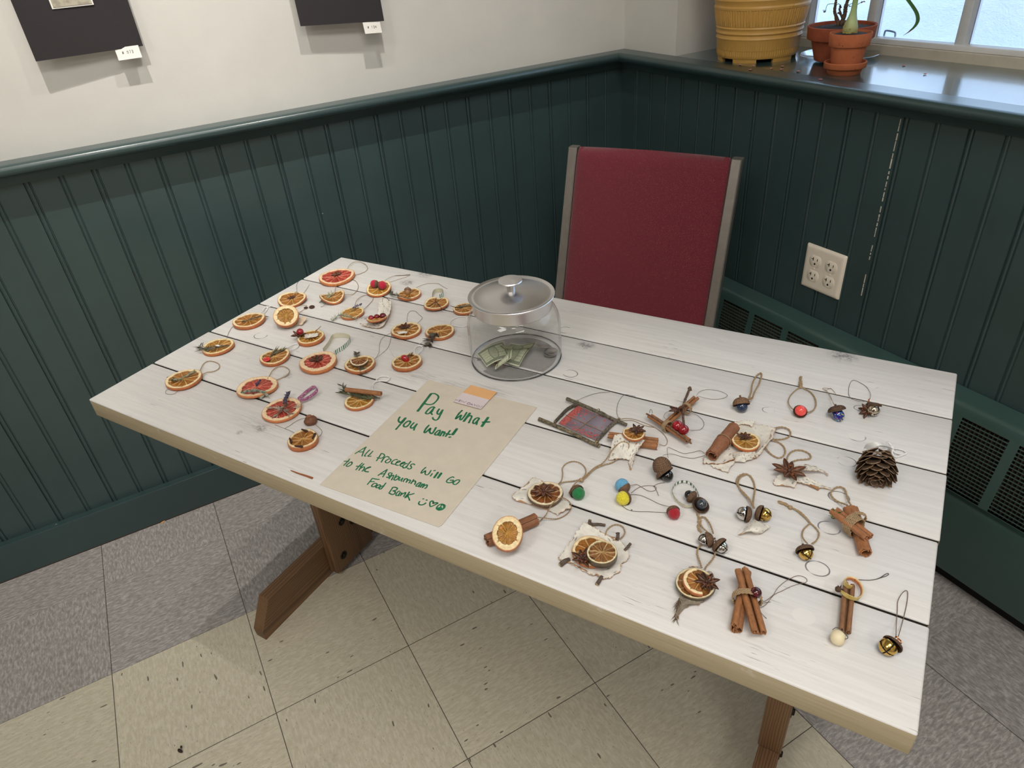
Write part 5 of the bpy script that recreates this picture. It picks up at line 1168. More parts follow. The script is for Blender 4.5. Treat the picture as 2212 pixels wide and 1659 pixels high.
# 18 orange with a smaller half slice
o = orn('orange_slice_ornament', 'orange slice with a smaller half slice and thyme twigs beside the grapefruit with ribbon', Z2, 1780, 1010, group=GO)
citrus(o, *Z2(1780, 993), 64, 'orange', 18, .0075, warp=lambda x, y: .05*x*x)
citrus(o, *Z2(1775, 940), 39, 'brown', 19, .004, h=.0085, arc=(pi*1.02, 2*pi), name='half_orange_slice', tilt=(0, -1, 12))
sprig(o, P(Z2, [(1745, 905, 8), (1740, 870, 6), (1745, 845, 4)]), 44, .0075, .0006, (58, 56, 44), (110, 108, 90), 'thyme_twig', .85, 20, lift=.6); sprig(o, P(Z2, [(1780, 1010, 9), (1800, 1060, 7), (1830, 1120, 2)]), 40, .010, .0006, (66, 66, 52), (130, 128, 108), 'thyme_twig', .6, 21)
for q in ([(1968, 932, 7), (2000, 890, 2), (2028, 830, 1), (2032, 740, 1), (2060, 670, 1), (2115, 625, 1), (2190, 590, 1)], [(1985, 918, 6), (2060, 860, 1.5), (2135, 790, 1), (2165, 720, 1), (2180, 650, 1), (2190, 590, 1)]): thread(o, P(Z2, q), .0003)
# 19 orange with red bud, white loop
Z1b = Z1
o = orn('orange_slice_ornament', 'orange slice with one red rosebud and white cord loop nearest the jar front', None, 878, 785, group=GO)
citrus(o, 878.5, 780.5, 62, 'orange', 20, .009, warp=lambda x, y: .05*x*y)
bud = on(875.5, 775, .011); m = M(); m.ball(bud, .0068, 18, 12, col=lin((176, 22, 34)), scale=(.85, .85, 1.25), nz=.08, nf=260, rot=basis((-.4, .5, .6)).to_3x3()); m.build('rosebud', m_cran, o)
sprig(o, P(Z1, [(1215, 1420, 9), (1270, 1385, 11), (1310, 1370, 10)]), 10, .010, .0012, (96, 70, 48), (140, 110, 80), 'sepals', .3, 22); thread(o, P(Z1, [(1140, 1430, 8), (1080, 1370, 4), (1022, 1290, 2)]), .0006, 'dry_stalk', mat=m_twig)
cordy(o, P(Z1, [(1372, 1370, 9), (1360, 1310, 6), (1385, 1260, 4), (1430, 1245, 3), (1470, 1265, 3), (1458, 1310, 4), (1415, 1350, 7), (1395, 1368, 9)]), .0011)
# 20 orange with pale sprig
o = orn('orange_slice_ornament', 'orange slice with pale green leaves and twine loop nearest the left table edge', Z3, 375, 855, group=GO)
citrus(o, *Z3(372, 838), 71, 'orange', 21, .007, warp=lambda x, y: .04*x*x); sprig(o, P(Z3, [(185, 850, 8), (280, 850, 10), (380, 810, 10), (500, 745, 9)]), 46, .0095, .0013, (110, 112, 84), (176, 176, 148), 'pale_leaf_sprig', .35, 23)
thread(o, P(Z3, [(225, 815, 8), (180, 800, 3), (132, 815, 1)]), .0005)
rope(o, P(Z3, [(590, 750, 7), (610, 690, 4), (650, 620, 2), (720, 585, 1.5), (800, 595, 1.5), (860, 625, 1.5), (872, 665, 1.5), (845, 705, 1.5), (770, 735, 2), (690, 745, 2.5), (605, 790, 6)]), .0008)
thread(o, P(Z3, [(165, 965, 3), (115, 1010, 1), (120, 1040, 1), (170, 1052, 1), (235, 1045, 1), (300, 992, 3)]), .0003, mat=m_wire)
# 21 grapefruit, lavender, sage
o = orn('grapefruit_ornament', 'red grapefruit slice with lavender tip and grey green sage leaves along its front edge', Z3, 1400, 975, group=GO)
citrus(o, *Z3(1402, 950), 81, 'grapefruit', 24, .006, pith=.74, warp=lambda x, y: .10*max(0, -y-.25)*(1+x*.2)+.03*x*x)
sprig(o, P(Z3, [(1160, 1035, 6), (1250, 1015, 11), (1380, 1010, 12), (1500, 1040, 10), (1490, 1085, 4)]), 50, .014, .0014, (140, 150, 132), (186, 194, 178), 'sage_leaves', .16, 25); lavender(o, P(Z3, [(1330, 970, 8), (1380, 930, 9), (1415, 895, 10), (1445, 858, 9)]), 16, .0016, 26, c1=(58, 52, 80), c2=(96, 88, 116), stemc=(226, 150, 130))
rope(o, P(Z3, [(1550, 835, 6), (1580, 780, 4), (1620, 715, 3), (1690, 668, 2), (1770, 660, 2), (1835, 690, 2), (1855, 730, 2), (1820, 785, 2), (1740, 825, 2), (1640, 865, 4)]), .0008)
# 22 grapefruit, lavender bundle, purple ribbon
o = orn('grapefruit_ornament', 'red grapefruit slice with a lavender bundle and purple glitter ribbon loop', Z4, 665, 660, group=GO)
citrus(o, *Z4(668, 640), 79, 'grapefruit', 27, .006, pith=.76, aspect=1.06)
lavender(o, P(Z4, [(670, 640, 9), (700, 560, 10), (725, 490, 10), (760, 425, 9)]), 46, .0019, 28, c1=(56, 52, 66), c2=(98, 92, 118))
for q, sd in (([(680, 650, 9), (620, 625, 10), (500, 605, 8)], 29), ([(640, 600, 9), (690, 640, 10), (860, 610, 8)], 30), ([(740, 540, 9), (680, 640, 10), (590, 735, 7)], 31), ([(600, 610, 9), (700, 650, 10), (770, 700, 8)], 32)): sprig(o, P(Z4, q), 14, .013, .0009, (120, 100, 86), (206, 192, 176), 'grass_stalks', .4, sd)
pb_ = lin((150, 74, 116)); fd = (on(*Z4(960, 470))-on(*Z4(930, 430))); fd.z = 0
rb = P(Z4, [(885, 505, 4), (950, 445, 3), (1020, 385, 3), (1080, 345, 4), (1125, 345, 6), (1135, 385, 8), (1090, 435, 8), (1010, 490, 7), (915, 525, 6)])
rnd_g = random.Random(4)
def glit(par, pts, wd, wdir):
    pth = spl(pts, 16); m = M(); G = []; C = []; wdv = Vector(wdir).normalized()
    for i, p in enumerate(pth):
        row = []; cr = []
        for q in range(9):
            row.append(p+wdv*wd*(q/8-.5)); cr.append(mixc(pb_, lin((236, 206, 224)), .9) if rnd_g.random() < .18 else jit(pb_, .25, rnd_g))
        G.append(row); C.append(cr)
    m.grid(G, C); G2 = [[p-UP*.0004 for p in r] for r in G]; m.grid(G2, lin((216, 200, 206))); m.build('ribbon_loop', m_ribbon, par, recalc=False)
glit(o, rb, .0095, fd)
# 23 orange, cinnamon stick, rosemary
o = orn('orange_slice_ornament', 'orange slice with cinnamon stick and green rosemary bundle above the left sign corner', Z4, 1700, 540, group=GO)
citrus(o, *Z4(1700, 522), 62, 'amber', 33, .0058, warp=lambda x, y: .05*x*x); cinnamon(o, P1(Z4, 1520, 378, 16), P1(Z4, 1990, 432, 15), .0044, .4, 33, 'single')
for q, sd in (([(1970, 490, 8), (1800, 480, 9), (1650, 450, 10), (1480, 430, 9)], 34), ([(1900, 500, 8), (1700, 470, 10), (1560, 440, 10), (1440, 420, 6)], 35)): sprig(o, P(Z4, q), 40, .016, .0010, (48, 52, 36), (96, 98, 66), 'rosemary_sprig', .28, sd)
sprig(o, P(Z4, [(1530, 430, 9), (1490, 380, 8), (1470, 330, 6)]), 14, .014, .0010, (46, 50, 34), (90, 92, 60), 'rosemary_sprig', .4, 36)
cordy(o, P(Z4, [(1872, 385, 15), (1868, 340, 10), (1875, 300, 6), (1915, 262, 4), (1955, 215, 3), (2020, 200, 3), (2085, 212, 3), (2095, 240, 3), (2050, 265, 3), (1990, 262, 3), (1930, 265, 4), (1890, 295, 5), (1880, 330, 8)]), .0011)
# 24 orange studded with cloves, walnut-like seed on its loop
o = orn('orange_slice_ornament', 'orange slice studded with four cloves and a brown dried seed on its thread', Z4, 950, 1055, group=GO)
citrus(o, *Z4(948, 1035), 63, 'orange', 37, .0095, rimw=.93)
for q in ((965, 918, 20), (1092, 998, -60), (783, 1050, 70), (888, 1132, 5)):
    m = M(); p = P1(Z4, q[0], q[1], 10.2); d = (on(*Z4(q[0]+cos(radians(q[2]))*40, q[1]+sin(radians(q[2]))*40))-on(*Z4(q[0], q[1]))).normalized()
    m.tube([p-d*.0055, p-d*.002, p+d*.003, p+d*.0045], lambda k: .0012+.0008*k, 7, col=lin((58, 36, 26))); m.ball(p+d*.0055, .0021, 9, 6, col=lin((74, 46, 32)))
    for a in (0, 1.6, 3.1, 4.7): needle(m, p+d*.0045, d*.4+Vector((cos(a), sin(a), .5)), .0035, .0007, lin((58, 36, 26)))
    m.build('clove', m_leafy, o)
sd_ = P1(Z4, 1055, 790, 6); m = M()
m.ball(sd_, .0098, 24, 16, col=lin((118, 72, 48)), scale=(1.1, .9, .8), nz=.16, nf=170); m.ball(sd_+Vector((-.001, .003, .006)), .0052, 16, 10, col=lin((140, 90, 62)), scale=(1, .8, .7), nz=.1, nf=300); m.build('dried_seed', m_nut and pm('dried_seed', 'vc', .6, (200, .3), (300, .5, .001)), o)
thread(o, P(Z4, [(1100, 800, 10), (1125, 850, 3), (1170, 890, 1), (1200, 930, 1), (1185, 980, 1.5), (1142, 1012, 7)]), .00032); thread(o, P(Z4, [(990, 755, 5), (920, 770, 1), (840, 810, 1), (760, 865, 1), (710, 895, 1), (760, 915, 1), (830, 950, 4)]), .00032); thread(o, P(Z4, [(710, 895, 1), (640, 870, 1), (580, 845, 1)]), .00025)
# ================================================================== RIGHT HALF: TWIGS, ACORNS, BELLS, CINNAMON
# 27 twig frame window
o = orn('twig_frame_ornament', 'four-twig window frame with grey film and red specks right of the paper sign', R1, 610, 510, group=GR)
twig(o, P(R1, [(410, 228, 8), (600, 305, 7), (770, 380, 7), (960, 470, 6), (1125, 540, 5)]), .0029, seed=1, c1=(70, 64, 54), c2=(132, 124, 106)); twig(o, P(R1, [(78, 470, 4), (300, 560, 4.5), (520, 660, 4.5), (700, 750, 4.5), (805, 795, 4)]), .0031, seed=2, c1=(72, 64, 50), c2=(142, 130, 104))
twig(o, P(R1, [(535, 292, 5), (430, 345, 5), (350, 420, 5), (268, 508, 4)]), .0026, seed=3, c1=(58, 52, 44), c2=(104, 96, 84)); twig(o, P(R1, [(1040, 485, 5), (970, 520, 5), (880, 610, 5), (762, 740, 4)]), .0028, seed=4, c1=(76, 68, 58), c2=(132, 124, 108))
def film(s, t_):
    n1 = noise.noise(Vector((s*17, t_*15, 3))); n2 = noise.noise(Vector((s*3.2, t_*3.0, 8))); c = mixc(lin((104, 96, 108)), lin((150, 140, 152)), .5+.6*n2)
    red = mixc(lin((150, 52, 54)), lin((206, 116, 108)), .5+.8*noise.noise(Vector((s*30, t_*28, 1)))); base = max(0, .75-s*1.6-t_*.2)*1.4+max(0, (t_-.55)*2.0)*(s > .35)+max(0, .16-t_)*3
    if s < .17: return red
    return red if n1 > .42-base*.62 else c
def film2(s, t_):
    return film(s, t_)
sheet(o, [P(R1, [(540, 312, 3.2), (680, 375, 3.2), (820, 435, 3.2), (965, 495, 3.2)]), P(R1, [(425, 410, 3), (570, 480, 3), (720, 550, 3), (875, 610, 3)]), P(R1, [(310, 520, 3), (460, 590, 3), (620, 665, 3), (780, 730, 3)])], 'film_panel', 27, .0005, film2, (140, 130, 140), 0, (24, 16), m_ribbon)
for q in ([(395, 418, 4), (620, 520, 4.2), (850, 625, 4)], [(765, 425, 4), (640, 520, 4.4), (520, 615, 4)]): thread(o, P(R1, q), .00055, 'cross_string', m_jute2)
for x, y in ((785, 372), (1030, 480), (532, 270), (770, 760)): wraps(o, P1(R1, x, y, 6), on(*R1(x+80, y+38))-on(*R1(x, y)), .0034, .0032, 2, .0005, seed=x)
for q in ([(545, 245, 8), (620, 210, 3), (720, 175, 1), (820, 155, 1), (925, 148, 1)], [(1035, 475, 6), (1010, 400, 2), (1015, 310, 1), (1050, 230, 1), (1110, 180, 1), (1230, 200, 1)]): thread(o, P(R1, q), .0003, mat=m_wire)
# 28 cinnamon, birch drape, orange, anise
o = orn('cinnamon_ornament', 'cinnamon sticks under a draped birch strip with half orange slice and star anise', R1, 1200, 730, group=GR)
cinnamon(o, P1(R1, 912, 660, 12), P1(R1, 1500, 735, 11), .0065, 0.1, 28, 'double'); cinnamon(o, P1(R1, 1010, 720, 6.5), P1(R1, 1488, 790, 6.5), .0060, .3, 29, 'single')
sheet(o, [P(R1, [(985, 660, 17), (1090, 650, 21), (1220, 680, 21), (1345, 722, 18)]), P(R1, [(955, 730, 14), (1060, 720, 19), (1190, 740, 18), (1290, 790, 12)]), P(R1, [(935, 830, 7), (1040, 820, 12), (1150, 830, 11), (1210, 890, 8)]), P(R1, [(910, 965, 1), (1010, 945, 5), (1110, 945, 4), (1165, 965, 3)])], seed=28, dens=.22, horiz=False)
sheet(o, [P(R1, [(1240, 760, 16), (1300, 750, 15), (1340, 725, 16)]), P(R1, [(1190, 850, 8), (1225, 860, 8), (1255, 850, 8)]), P(R1, [(1160, 960, 4), (1185, 970, 4), (1205, 960, 4)]), P(R1, [(1168, 1070, 2), (1172, 1078, 2), (1178, 1070, 2)])], seed=29, dens=.1, horiz=False, name='bark_strip')
citrus(o, *R1(1212, 655), 49, 'orange', 28, .004, h=.019, tilt=(0, -1, -4), warp=lambda x, y: .12*x*x); star(o, P1(R1, 1248, 610, 26), .014, 28, dark=.55, flat=.3)
thread(o, P(R1, [(1048, 475, 3), (1120, 462, 1), (1230, 478, 1), (1350, 520, 1), (1460, 570, 1), (1560, 645, 1), (1612, 730, 1), (1585, 788, 1.5), (1510, 768, 4)]), .00045, mat=m_jute2); thread(o, P(R1, [(1060, 490, 2), (1200, 490, 1.2), (1330, 545, 1.2), (1465, 572, 1)]), .00045, mat=m_jute2)
# 29 cinnamon V with anise, cranberries, twigs
o = orn('cinnamon_ornament', 'two crossed cinnamon bundles with twigs, star anise and two red cranberries', R1, 1720, 520, group=GR)
cinnamon(o, P1(R1, 1955, 215, 12), P1(R1, 1590, 530, 8), .0058, -.2, 30, 'double'); cinnamon(o, P1(R1, 1405, 430, 10), P1(R1, 1865, 728, 8), .0062, .4, 31, 'double')
twig(o, P(R1, [(1362, 408, 13), (1500, 480, 15), (1640, 570, 15), (1780, 670, 14), (1900, 765, 11)]), .0014, seed=30, c1=(92, 62, 50), c2=(150, 116, 92)); twig(o, P(R1, [(1885, 95, 14), (1850, 180, 16), (1810, 290, 17), (1800, 430, 14), (1812, 548, 10)]), .0020, seed=31, c1=(76, 56, 48), c2=(130, 104, 86))
twig(o, P(R1, [(1862, 108, 14), (1885, 92, 14), (1895, 130, 13)]), .0015, seed=32, c1=(76, 56, 48), c2=(120, 94, 76))
d1 = on(*R1(1600, 530))-on(*R1(1955, 215)); d2 = on(*R1(1865, 728))-on(*R1(1405, 430))
wraps(o, P1(R1, 1842, 345, 13), d1, .0076, .0085, 3, .0009, seed=30); wraps(o, P1(R1, 1612, 555, 10.5), d2, .0078, .0085, 4, .0009, seed=31)
star(o, P1(R1, 1735, 360, 17), .0155, 32, tilt=(-1, 0, -20), pxy=R1(1735, 360), skip=(0, 1), dark=.75); cran(o, P1(R1, 1735, 550, 16), .0079, .1); cran(o, P1(R1, 1806, 598, 14), .0079, .2)
thread(o, P(R1, [(1960, 190, 10), (1990, 150, 4), (2060, 122, 1), (2150, 122, 1), (2260, 145, 1), (2330, 190, 1), (2260, 228, 1), (2130, 232, 1), (1985, 200, 8)]), .0003); thread(o, P(R1, [(1875, 392, 8), (1960, 420, 1.5), (2030, 480, 1), (2050, 540, 1), (2010, 595, 1), (1930, 605, 1), (1850, 600, 8)]), .0003)
thread(o, P(R1, [(1595, 470, 10), (1572, 445, 5), (1590, 400, 3), (1630, 380, 4), (1670, 375, 12)]), .0003); thread(o, P(R1, [(1400, 400, 15), (1408, 360, 18), (1425, 365, 18), (1432, 400, 15)]), .0004, 'wire_hook', m_wire)
# 30 acorn cap with blue marble
o = orn('acorn_ornament', 'tan acorn cap over a dark blue glass marble with jute loop at back right', R2, 540, 420, group=GR)
ax = Vector((.28, .52, .55)); c0 = P1(R2, 537, 412, 11); cap(o, c0, ax, .0122, .0105, True, 30, tone=1.35)
ball(o, 'marble', c0-ax.normalized()*.0038, .0088, pm('blue_marble', (38, 52, 78), .06, (90, .5), None, coat=.6, coatr=.03))
rope(o, P(R2, [(605, 362, 14), (630, 300, 8), (640, 230, 5), (665, 165, 3), (700, 125, 3), (728, 115, 3), (728, 150, 3), (705, 220, 4), (665, 290, 6), (640, 355, 8), (612, 365, 13)]), .0013); knot(o, P1(R2, 618, 352, 11), .0024, seed=1)
# 31 coral red bead in a cup
o = orn('acorn_ornament', 'coral red bead set in a dark acorn cup on a wide jute loop', R2, 1100, 485, group=GR)
c0 = P1(R2, 1100, 480, 8); ax = Vector((.25, .35, -.75)); cap(o, c0, ax, .0096, .0075, False, 31, tone=.7); ball(o, 'bead', c0-ax.normalized()*.0018, .0082, pm('coral_bead', (250, 88, 80), .22, (60, .06), None, coat=.3, coatr=.1))
rope(o, P(R2, [(1040, 470, 7), (1000, 430, 4), (986, 380, 3), (1010, 325, 2), (1055, 280, 2), (1103, 247, 3)]), .0009); rope(o, P(R2, [(1165, 492, 7), (1220, 472, 4), (1250, 420, 3), (1238, 350, 2), (1190, 290, 2), (1107, 247, 3)]), .0011)
rope(o, P(R2, [(1100, 245, 3), (1095, 215, 3), (1102, 180, 2.5), (1108, 147, 2)]), .0019); rope(o, P(R2, [(1110, 245, 3), (1110, 215, 3), (1106, 180, 3.5), (1100, 150, 3)]), .0016, 'loop_tail'); knot(o, P1(R2, 1104, 246, 3), .0026, seed=2)
# 32 cap with blue millefiori bead
o = orn('acorn_ornament', 'dark acorn cap on a shiny cobalt blue bead with coloured spots, thread loop', R2, 1450, 500, group=GR)
c0 = P1(R2, 1450, 470, 13); ax = Vector((.12, .50, .62)); cap(o, c0, ax, .0122, .0070, True, 32, tone=.62)
def mille(d):
    n = noise.noise(d*2.6+Vector((3, 1, 2))); n2 = noise.noise(d*4+Vector((9, 4, 2))); return lin((206, 220, 96)) if n > .36 else (lin((198, 96, 96)) if n2 > .42 else (lin((92, 180, 190)) if n2 < -.45 else lin((26, 32, 128))))
cb_ = c0-ax.normalized()*.0075; m = M(); m.ball(cb_, .0082, 40, 28, col=mille, scale=(1, 1, 1.2), rot=basis(ax).to_3x3()); m.build('bead', pm('millefiori', 'vc', .05, (60, .1), None, coat=.8, coatr=.03), o, angle=80)
rope(o, [cb_-ax.normalized()*.0085, cb_-ax.normalized()*.012, cb_-ax.normalized()*.0135+Vector((.002, 0, .001))], .0011, 'loop_tail')
for q in ([(1425, 415, 12), (1395, 360, 4), (1375, 310, 1.5), (1335, 268, 1)], [(1418, 412, 12), (1390, 340, 5), (1360, 300, 1.5), (1315, 262, 1), (1355, 258, 1), (1405, 268, 1)], [(1350, 278, 1), (1395, 262, 1), (1450, 330, 1)]): thread(o, P(R2, q), .0003, mat=m_jute2)
# 33 anise + cap + silver bell
o = orn('bell_ornament', 'star anise and acorn cap with a pale silver bell at the far right end', R2, 1770, 470, group=GR)
star(o, P1(R2, 1745, 475, 7), .0150, 33, tilt=(1, -.4, 48), pxy=R2(1745, 475), dark=.62, flat=.3); c0 = P1(R2, 1802, 425, 12); cap(o, c0, Vector((.35, .35, .8)), .0105, .0045, False, 33, tone=.6)
bell(o, P1(R2, 1800, 470, 9), Vector((.4, -.75, .2)), .0085, metal_('pale_bell', (208, 196, 176), .2)); m = M(); m.tube(spl(P(R2, [(1742, 395, 14), (1758, 382, 16), (1752, 372, 17), (1765, 360, 15)]), 6), .0008, 6); m.build('copper_twist', m_copper, o)
thread(o, P(R2, [(1760, 372, 13), (1772, 320, 4), (1740, 255, 1), (1670, 205, 1), (1605, 183, 1.5), (1572, 225, 1), (1562, 300, 1), (1580, 350, 1), (1640, 378, 1), (1712, 388, 10)]), .00035)
# 34 birch slab with thick cinnamon quill and orange
o = orn('birch_bark_ornament', 'large birch bark slab with a thick cinnamon quill, orange slice and star anise', R2, 520, 810, group=GR)
sheet(o, [P(R2, [(480, 585, 7), (570, 575, 4), (660, 600, 4), (770, 615, 4), (862, 640, 7)]), P(R2, [(400, 690, 3), (510, 690, 3), (620, 700, 3), (740, 710, 3), (840, 715, 4)]), P(R2, [(300, 800, 3), (420, 800, 3), (540, 800, 3), (660, 800, 3), (785, 800, 4)]), P(R2, [(215, 890, 4), (330, 890, 3), (450, 900, 3), (580, 895, 3), (690, 910, 5)]), P(R2, [(160, 972, 4), (270, 985, 3), (380, 970, 3), (470, 940, 4), (600, 935, 5)])], seed=34, dens=.30, horiz=False, under=(170, 118, 80), rag=.002)
sheet(o, [P(R2, [(240, 990, 4), (350, 985, 5), (480, 945, 6)]), P(R2, [(260, 1010, 2), (370, 1000, 5), (460, 985, 5)]), P(R2, [(330, 1040, 2), (400, 1040, 4), (440, 1000, 4)]), P(R2, [(395, 1058, 2), (408, 1060, 2.5), (420, 1030, 3)])], seed=35, dens=.35, name='bark_flap', horiz=False)
sheet(o, [P(R2, [(455, 880, 5), (520, 870, 9), (600, 865, 9), (670, 850, 6)]), P(R2, [(470, 930, 5), (520, 900, 12), (600, 890, 12), (670, 870, 8)]), P(R2, [(480, 960, 4), (540, 965, 4), (600, 950, 4), (680, 920, 4)])], seed=36, dens=.3, name='bark_curl', horiz=False)
sheet(o, [P(R2, [(470, 590, 5), (560, 570, 8), (670, 570, 10)]), P(R2, [(490, 620, 5), (570, 600, 7), (640, 630, 6)])], seed=37, dens=.4, name='bark_flake')
sheet(o, [P(R2, [(860, 645, 5), (835, 730, 7), (780, 800, 7), (690, 920, 6)]), P(R2, [(835, 650, 6), (810, 735, 10), (750, 805, 10), (665, 905, 8)])], seed=38, dens=.25, name='bark_edge_roll', horiz=True)
cinnamon(o, P1(R2, 470, 635, 13), P1(R2, 255, 905, 13), .0098, 1.2, 34, 'single', bump_=lambda k: .16*math.exp(-((k-.55)/.16)**2)-.04, col=(149, 99, 72)); wraps(o, P1(R2, 368, 762, 13.5), on(*R2(255, 905))-on(*R2(470, 635)), .0107, .0107, 1, .0006, seed=34)
citrus(o, *R2(580, 765), 62, 'amber', 34, .005, h=.0085, warp=lambda x, y: .05*x*x, nseg=9); star(o, P1(R2, 568, 728, 15), .0128, 35, dark=.62, flat=.35, n=7)
rope(o, P(R2, [(860, 640, 7), (920, 630, 4), (975, 645, 3), (1005, 675, 2), (1000, 715, 2), (950, 742, 2), (890, 750, 2), (838, 745, 5)]), .0012); rope(o, P(R2, [(830, 755, 4), (890, 775, 2), (940, 815, 2), (957, 865, 2), (935, 910, 2), (890, 925, 2), (835, 900, 2), (790, 860, 3), (772, 820, 5), (790, 790, 5)]), .0012)
# 35 anise on bark shards
o = orn('birch_bark_ornament', 'large brown star anise on jagged grey birch shards with a jute loop', R2, 1020, 1090, group=GR)
sheet(o, [P(R2, [(930, 985, 4), (990, 978, 4), (1060, 985, 4)]), P(R2, [(905, 1060, 4), (990, 1060, 4), (1080, 1060, 4)]), P(R2, [(860, 1130, 4), (970, 1130, 4), (1080, 1120, 4)]), P(R2, [(845, 1185, 2), (950, 1190, 4), (1055, 1205, 3)])], seed=39, dens=.4, horiz=False)
sheet(o, [P(R2, [(1060, 1010, 4), (1130, 985, 7), (1220, 1000, 8), (1300, 1030, 6), (1368, 1082, 3)]), P(R2, [(1070, 1060, 4), (1150, 1040, 9), (1230, 1045, 9), (1300, 1055, 5), (1362, 1088, 3)])], seed=40, dens=.05, name='bark_shard'); sheet(o, [P(R2, [(1040, 1090, 4), (1120, 1090, 6), (1210, 1130, 6), (1290, 1170, 4), (1390, 1215, 2)]), P(R2, [(1040, 1150, 4), (1100, 1160, 5), (1180, 1180, 4), (1270, 1205, 4), (1385, 1222, 2)])], seed=41, dens=.1, name='bark_shard')
twig(o, P(R2, [(1190, 1185, 3), (1240, 1205, 3), (1278, 1228, 2.5)]), .0018, seed=40, c1=(150, 106, 70), c2=(186, 140, 98))
star(o, P1(R2, 992, 1060, 8), .0235, 36, flat=.18, dark=1.0, n=8); rope(o, P(R2, [(968, 975, 6), (980, 910, 3), (1020, 865, 2), (1085, 850, 2), (1150, 865, 2), (1195, 895, 2), (1195, 930, 2), (1140, 940, 2), (1075, 945, 2), (1020, 965, 3), (995, 990, 6)]), .0012)
# 36 pine cone
o = orn('pinecone_ornament', 'brown open pine cone with a white fabric loop at the right of the table', R2, 1810, 1080, group=GR)
base_c, tip_c = P1(R2, 1832, 900, 26), P1(R2, 1826, 1150, 12); axv = (tip_c-base_c).normalized(); Bm = basis(axv).to_3x3(); Lc = (tip_c-base_c).length; m = M(); rnd = random.Random(36); A_, B_, D_ = lin((82, 62, 46)), lin((150, 122, 94)), lin((36, 26, 20))
m.ball(base_c.lerp(tip_c, .45), .0125, 14, 10, col=D_, scale=(1, 1, 1.25), rot=Bm)
NSC = 64
for k in range(NSC):
    q = k/(NSC-1); a = k*2.39996; z = Lc*(-.02+1.02*q); rr = .0240*(sin(pi*(.20+.72*q)))**.8*(1 if q < .75 else 1-.35*(q-.75)/.25); rin = rr*.38; wd = .0112*(1-.52*q); lift = .22+.62*q+rnd.uniform(-.08, .08)
    rad = Bm @ Vector((cos(a), sin(a), 0)); tan_ = Bm @ Vector((-sin(a), cos(a), 0)); G = []; C = []
    for i in range(11):
        s_ = i/10; w = wd*(.45+.55*sin(pi*.5*min(1, s_/.7)))*(1 if s_ < .7 else sqrt(max(.08, 1-((s_-.7)/.31)**2))); row = []; cr = []
        for j in range(7):
            y = (j/6-.5)*2; cup = -.0013*y*y*(1-.3*q)
            ctr = base_c+axv*(z+(rr*lift)*s_**1.6-.002)+rad*(rin+(rr-rin)*s_); row.append(ctr+tan_*y*w+axv*(cup+.0015*s_)+rad*(.0012*(1-y*y)*s_)); e = max(abs(y), s_ if s_ > .8 else 0); cr.append(mixc(mixc(D_, A_, s_), B_, max(0, (e-.62)*2.2)+rnd.uniform(0, .1)))
        G.append(row); C.append(cr)
    G2 = [[p-axv*.0011 for p in r] for r in G]; m.grid(G, C); m.grid(G2, A_)
    lp = [(0, j) for j in range(7)]+[(i, 6) for i in range(1, 11)]+[(10, j) for j in range(5, -1, -1)]+[(i, 0) for i in range(9, 0, -1)]
    m.grid([[G[i][j], G2[i][j]] for i, j in lp+[lp[0]]], B_)
m.v = [Vector((p.x, p.y, max(p.z, TZ+.0006))) for p in m.v]; m.build('cone_scales', pm('pine_cone', 'vc', .5, (200, .25), (350, .4, .0008)), o, angle=50, recalc=False)
wc = lin((236, 236, 234)); m = M(); G = []
for p_ in spl(P(R2, [(1745, 850, 10), (1770, 810, 20), (1830, 792, 26), (1890, 800, 24), (1945, 820, 14)]), 8):
    G.append([p_+Vector((0, q*.006, .0015*sin(q*4))) for q in (-1, -.5, 0, .5, 1)])
m.grid(G, wc); G2 = [[p-Vector((0, 0, .0008)) for p in r] for r in G]; m.grid(G2, wc); m.build('white_ribbon', m_ribbon, o)
cordy(o, P(R2, [(1930, 800, 12), (1932, 775, 10), (1965, 800, 7), (1975, 830, 5), (2040, 838, 3), (2100, 860, 2), (2112, 885, 2), (2070, 890, 2), (2010, 875, 3), (1985, 845, 4)]), .0013); cordy(o, P(R2, [(1985, 840, 4), (1980, 880, 3), (2010, 915, 2), (2060, 905, 2), (2110, 885, 2)]), .0013); knot(o, P1(R2, 1975, 828, 6), .0034, m_cord, seed=3)
# 37 two stacked acorn cups with black bead
o = orn('acorn_ornament', 'two stacked brown acorn cups with a black bead peeping out below a thread loop', R1, 1565, 1060, group=GR)
cap(o, P1(R1, 1552, 1045, 15), Vector((-.12, .40, .80)), .0122, .0140, False, 37, tone=1.0); c2_ = P1(R1, 1582, 1118, 10); cap(o, c2_, Vector((-.10, .75, .45)), .0128, .0070, False, 38, tone=.95)
ball(o, 'bead', c2_+Vector((.001, -.0042, -.0018)), .0080, pm('black_bead', (14, 14, 18), .06, (60, .1), None, coat=.6, coatr=.03))
thread(o, P(R1, [(1560, 905, 22), (1600, 895, 10), (1680, 890, 2), (1800, 925, 1), (1930, 938, 1), (2060, 905, 1)]), .0003); thread(o, P(R1, [(1622, 940, 18), (1614, 870, 8), (1620, 808, 3), (1700, 840, 1), (1800, 880, 1), (1900, 872, 1), (2000, 850, 1), (2060, 880, 1)]), .0003)
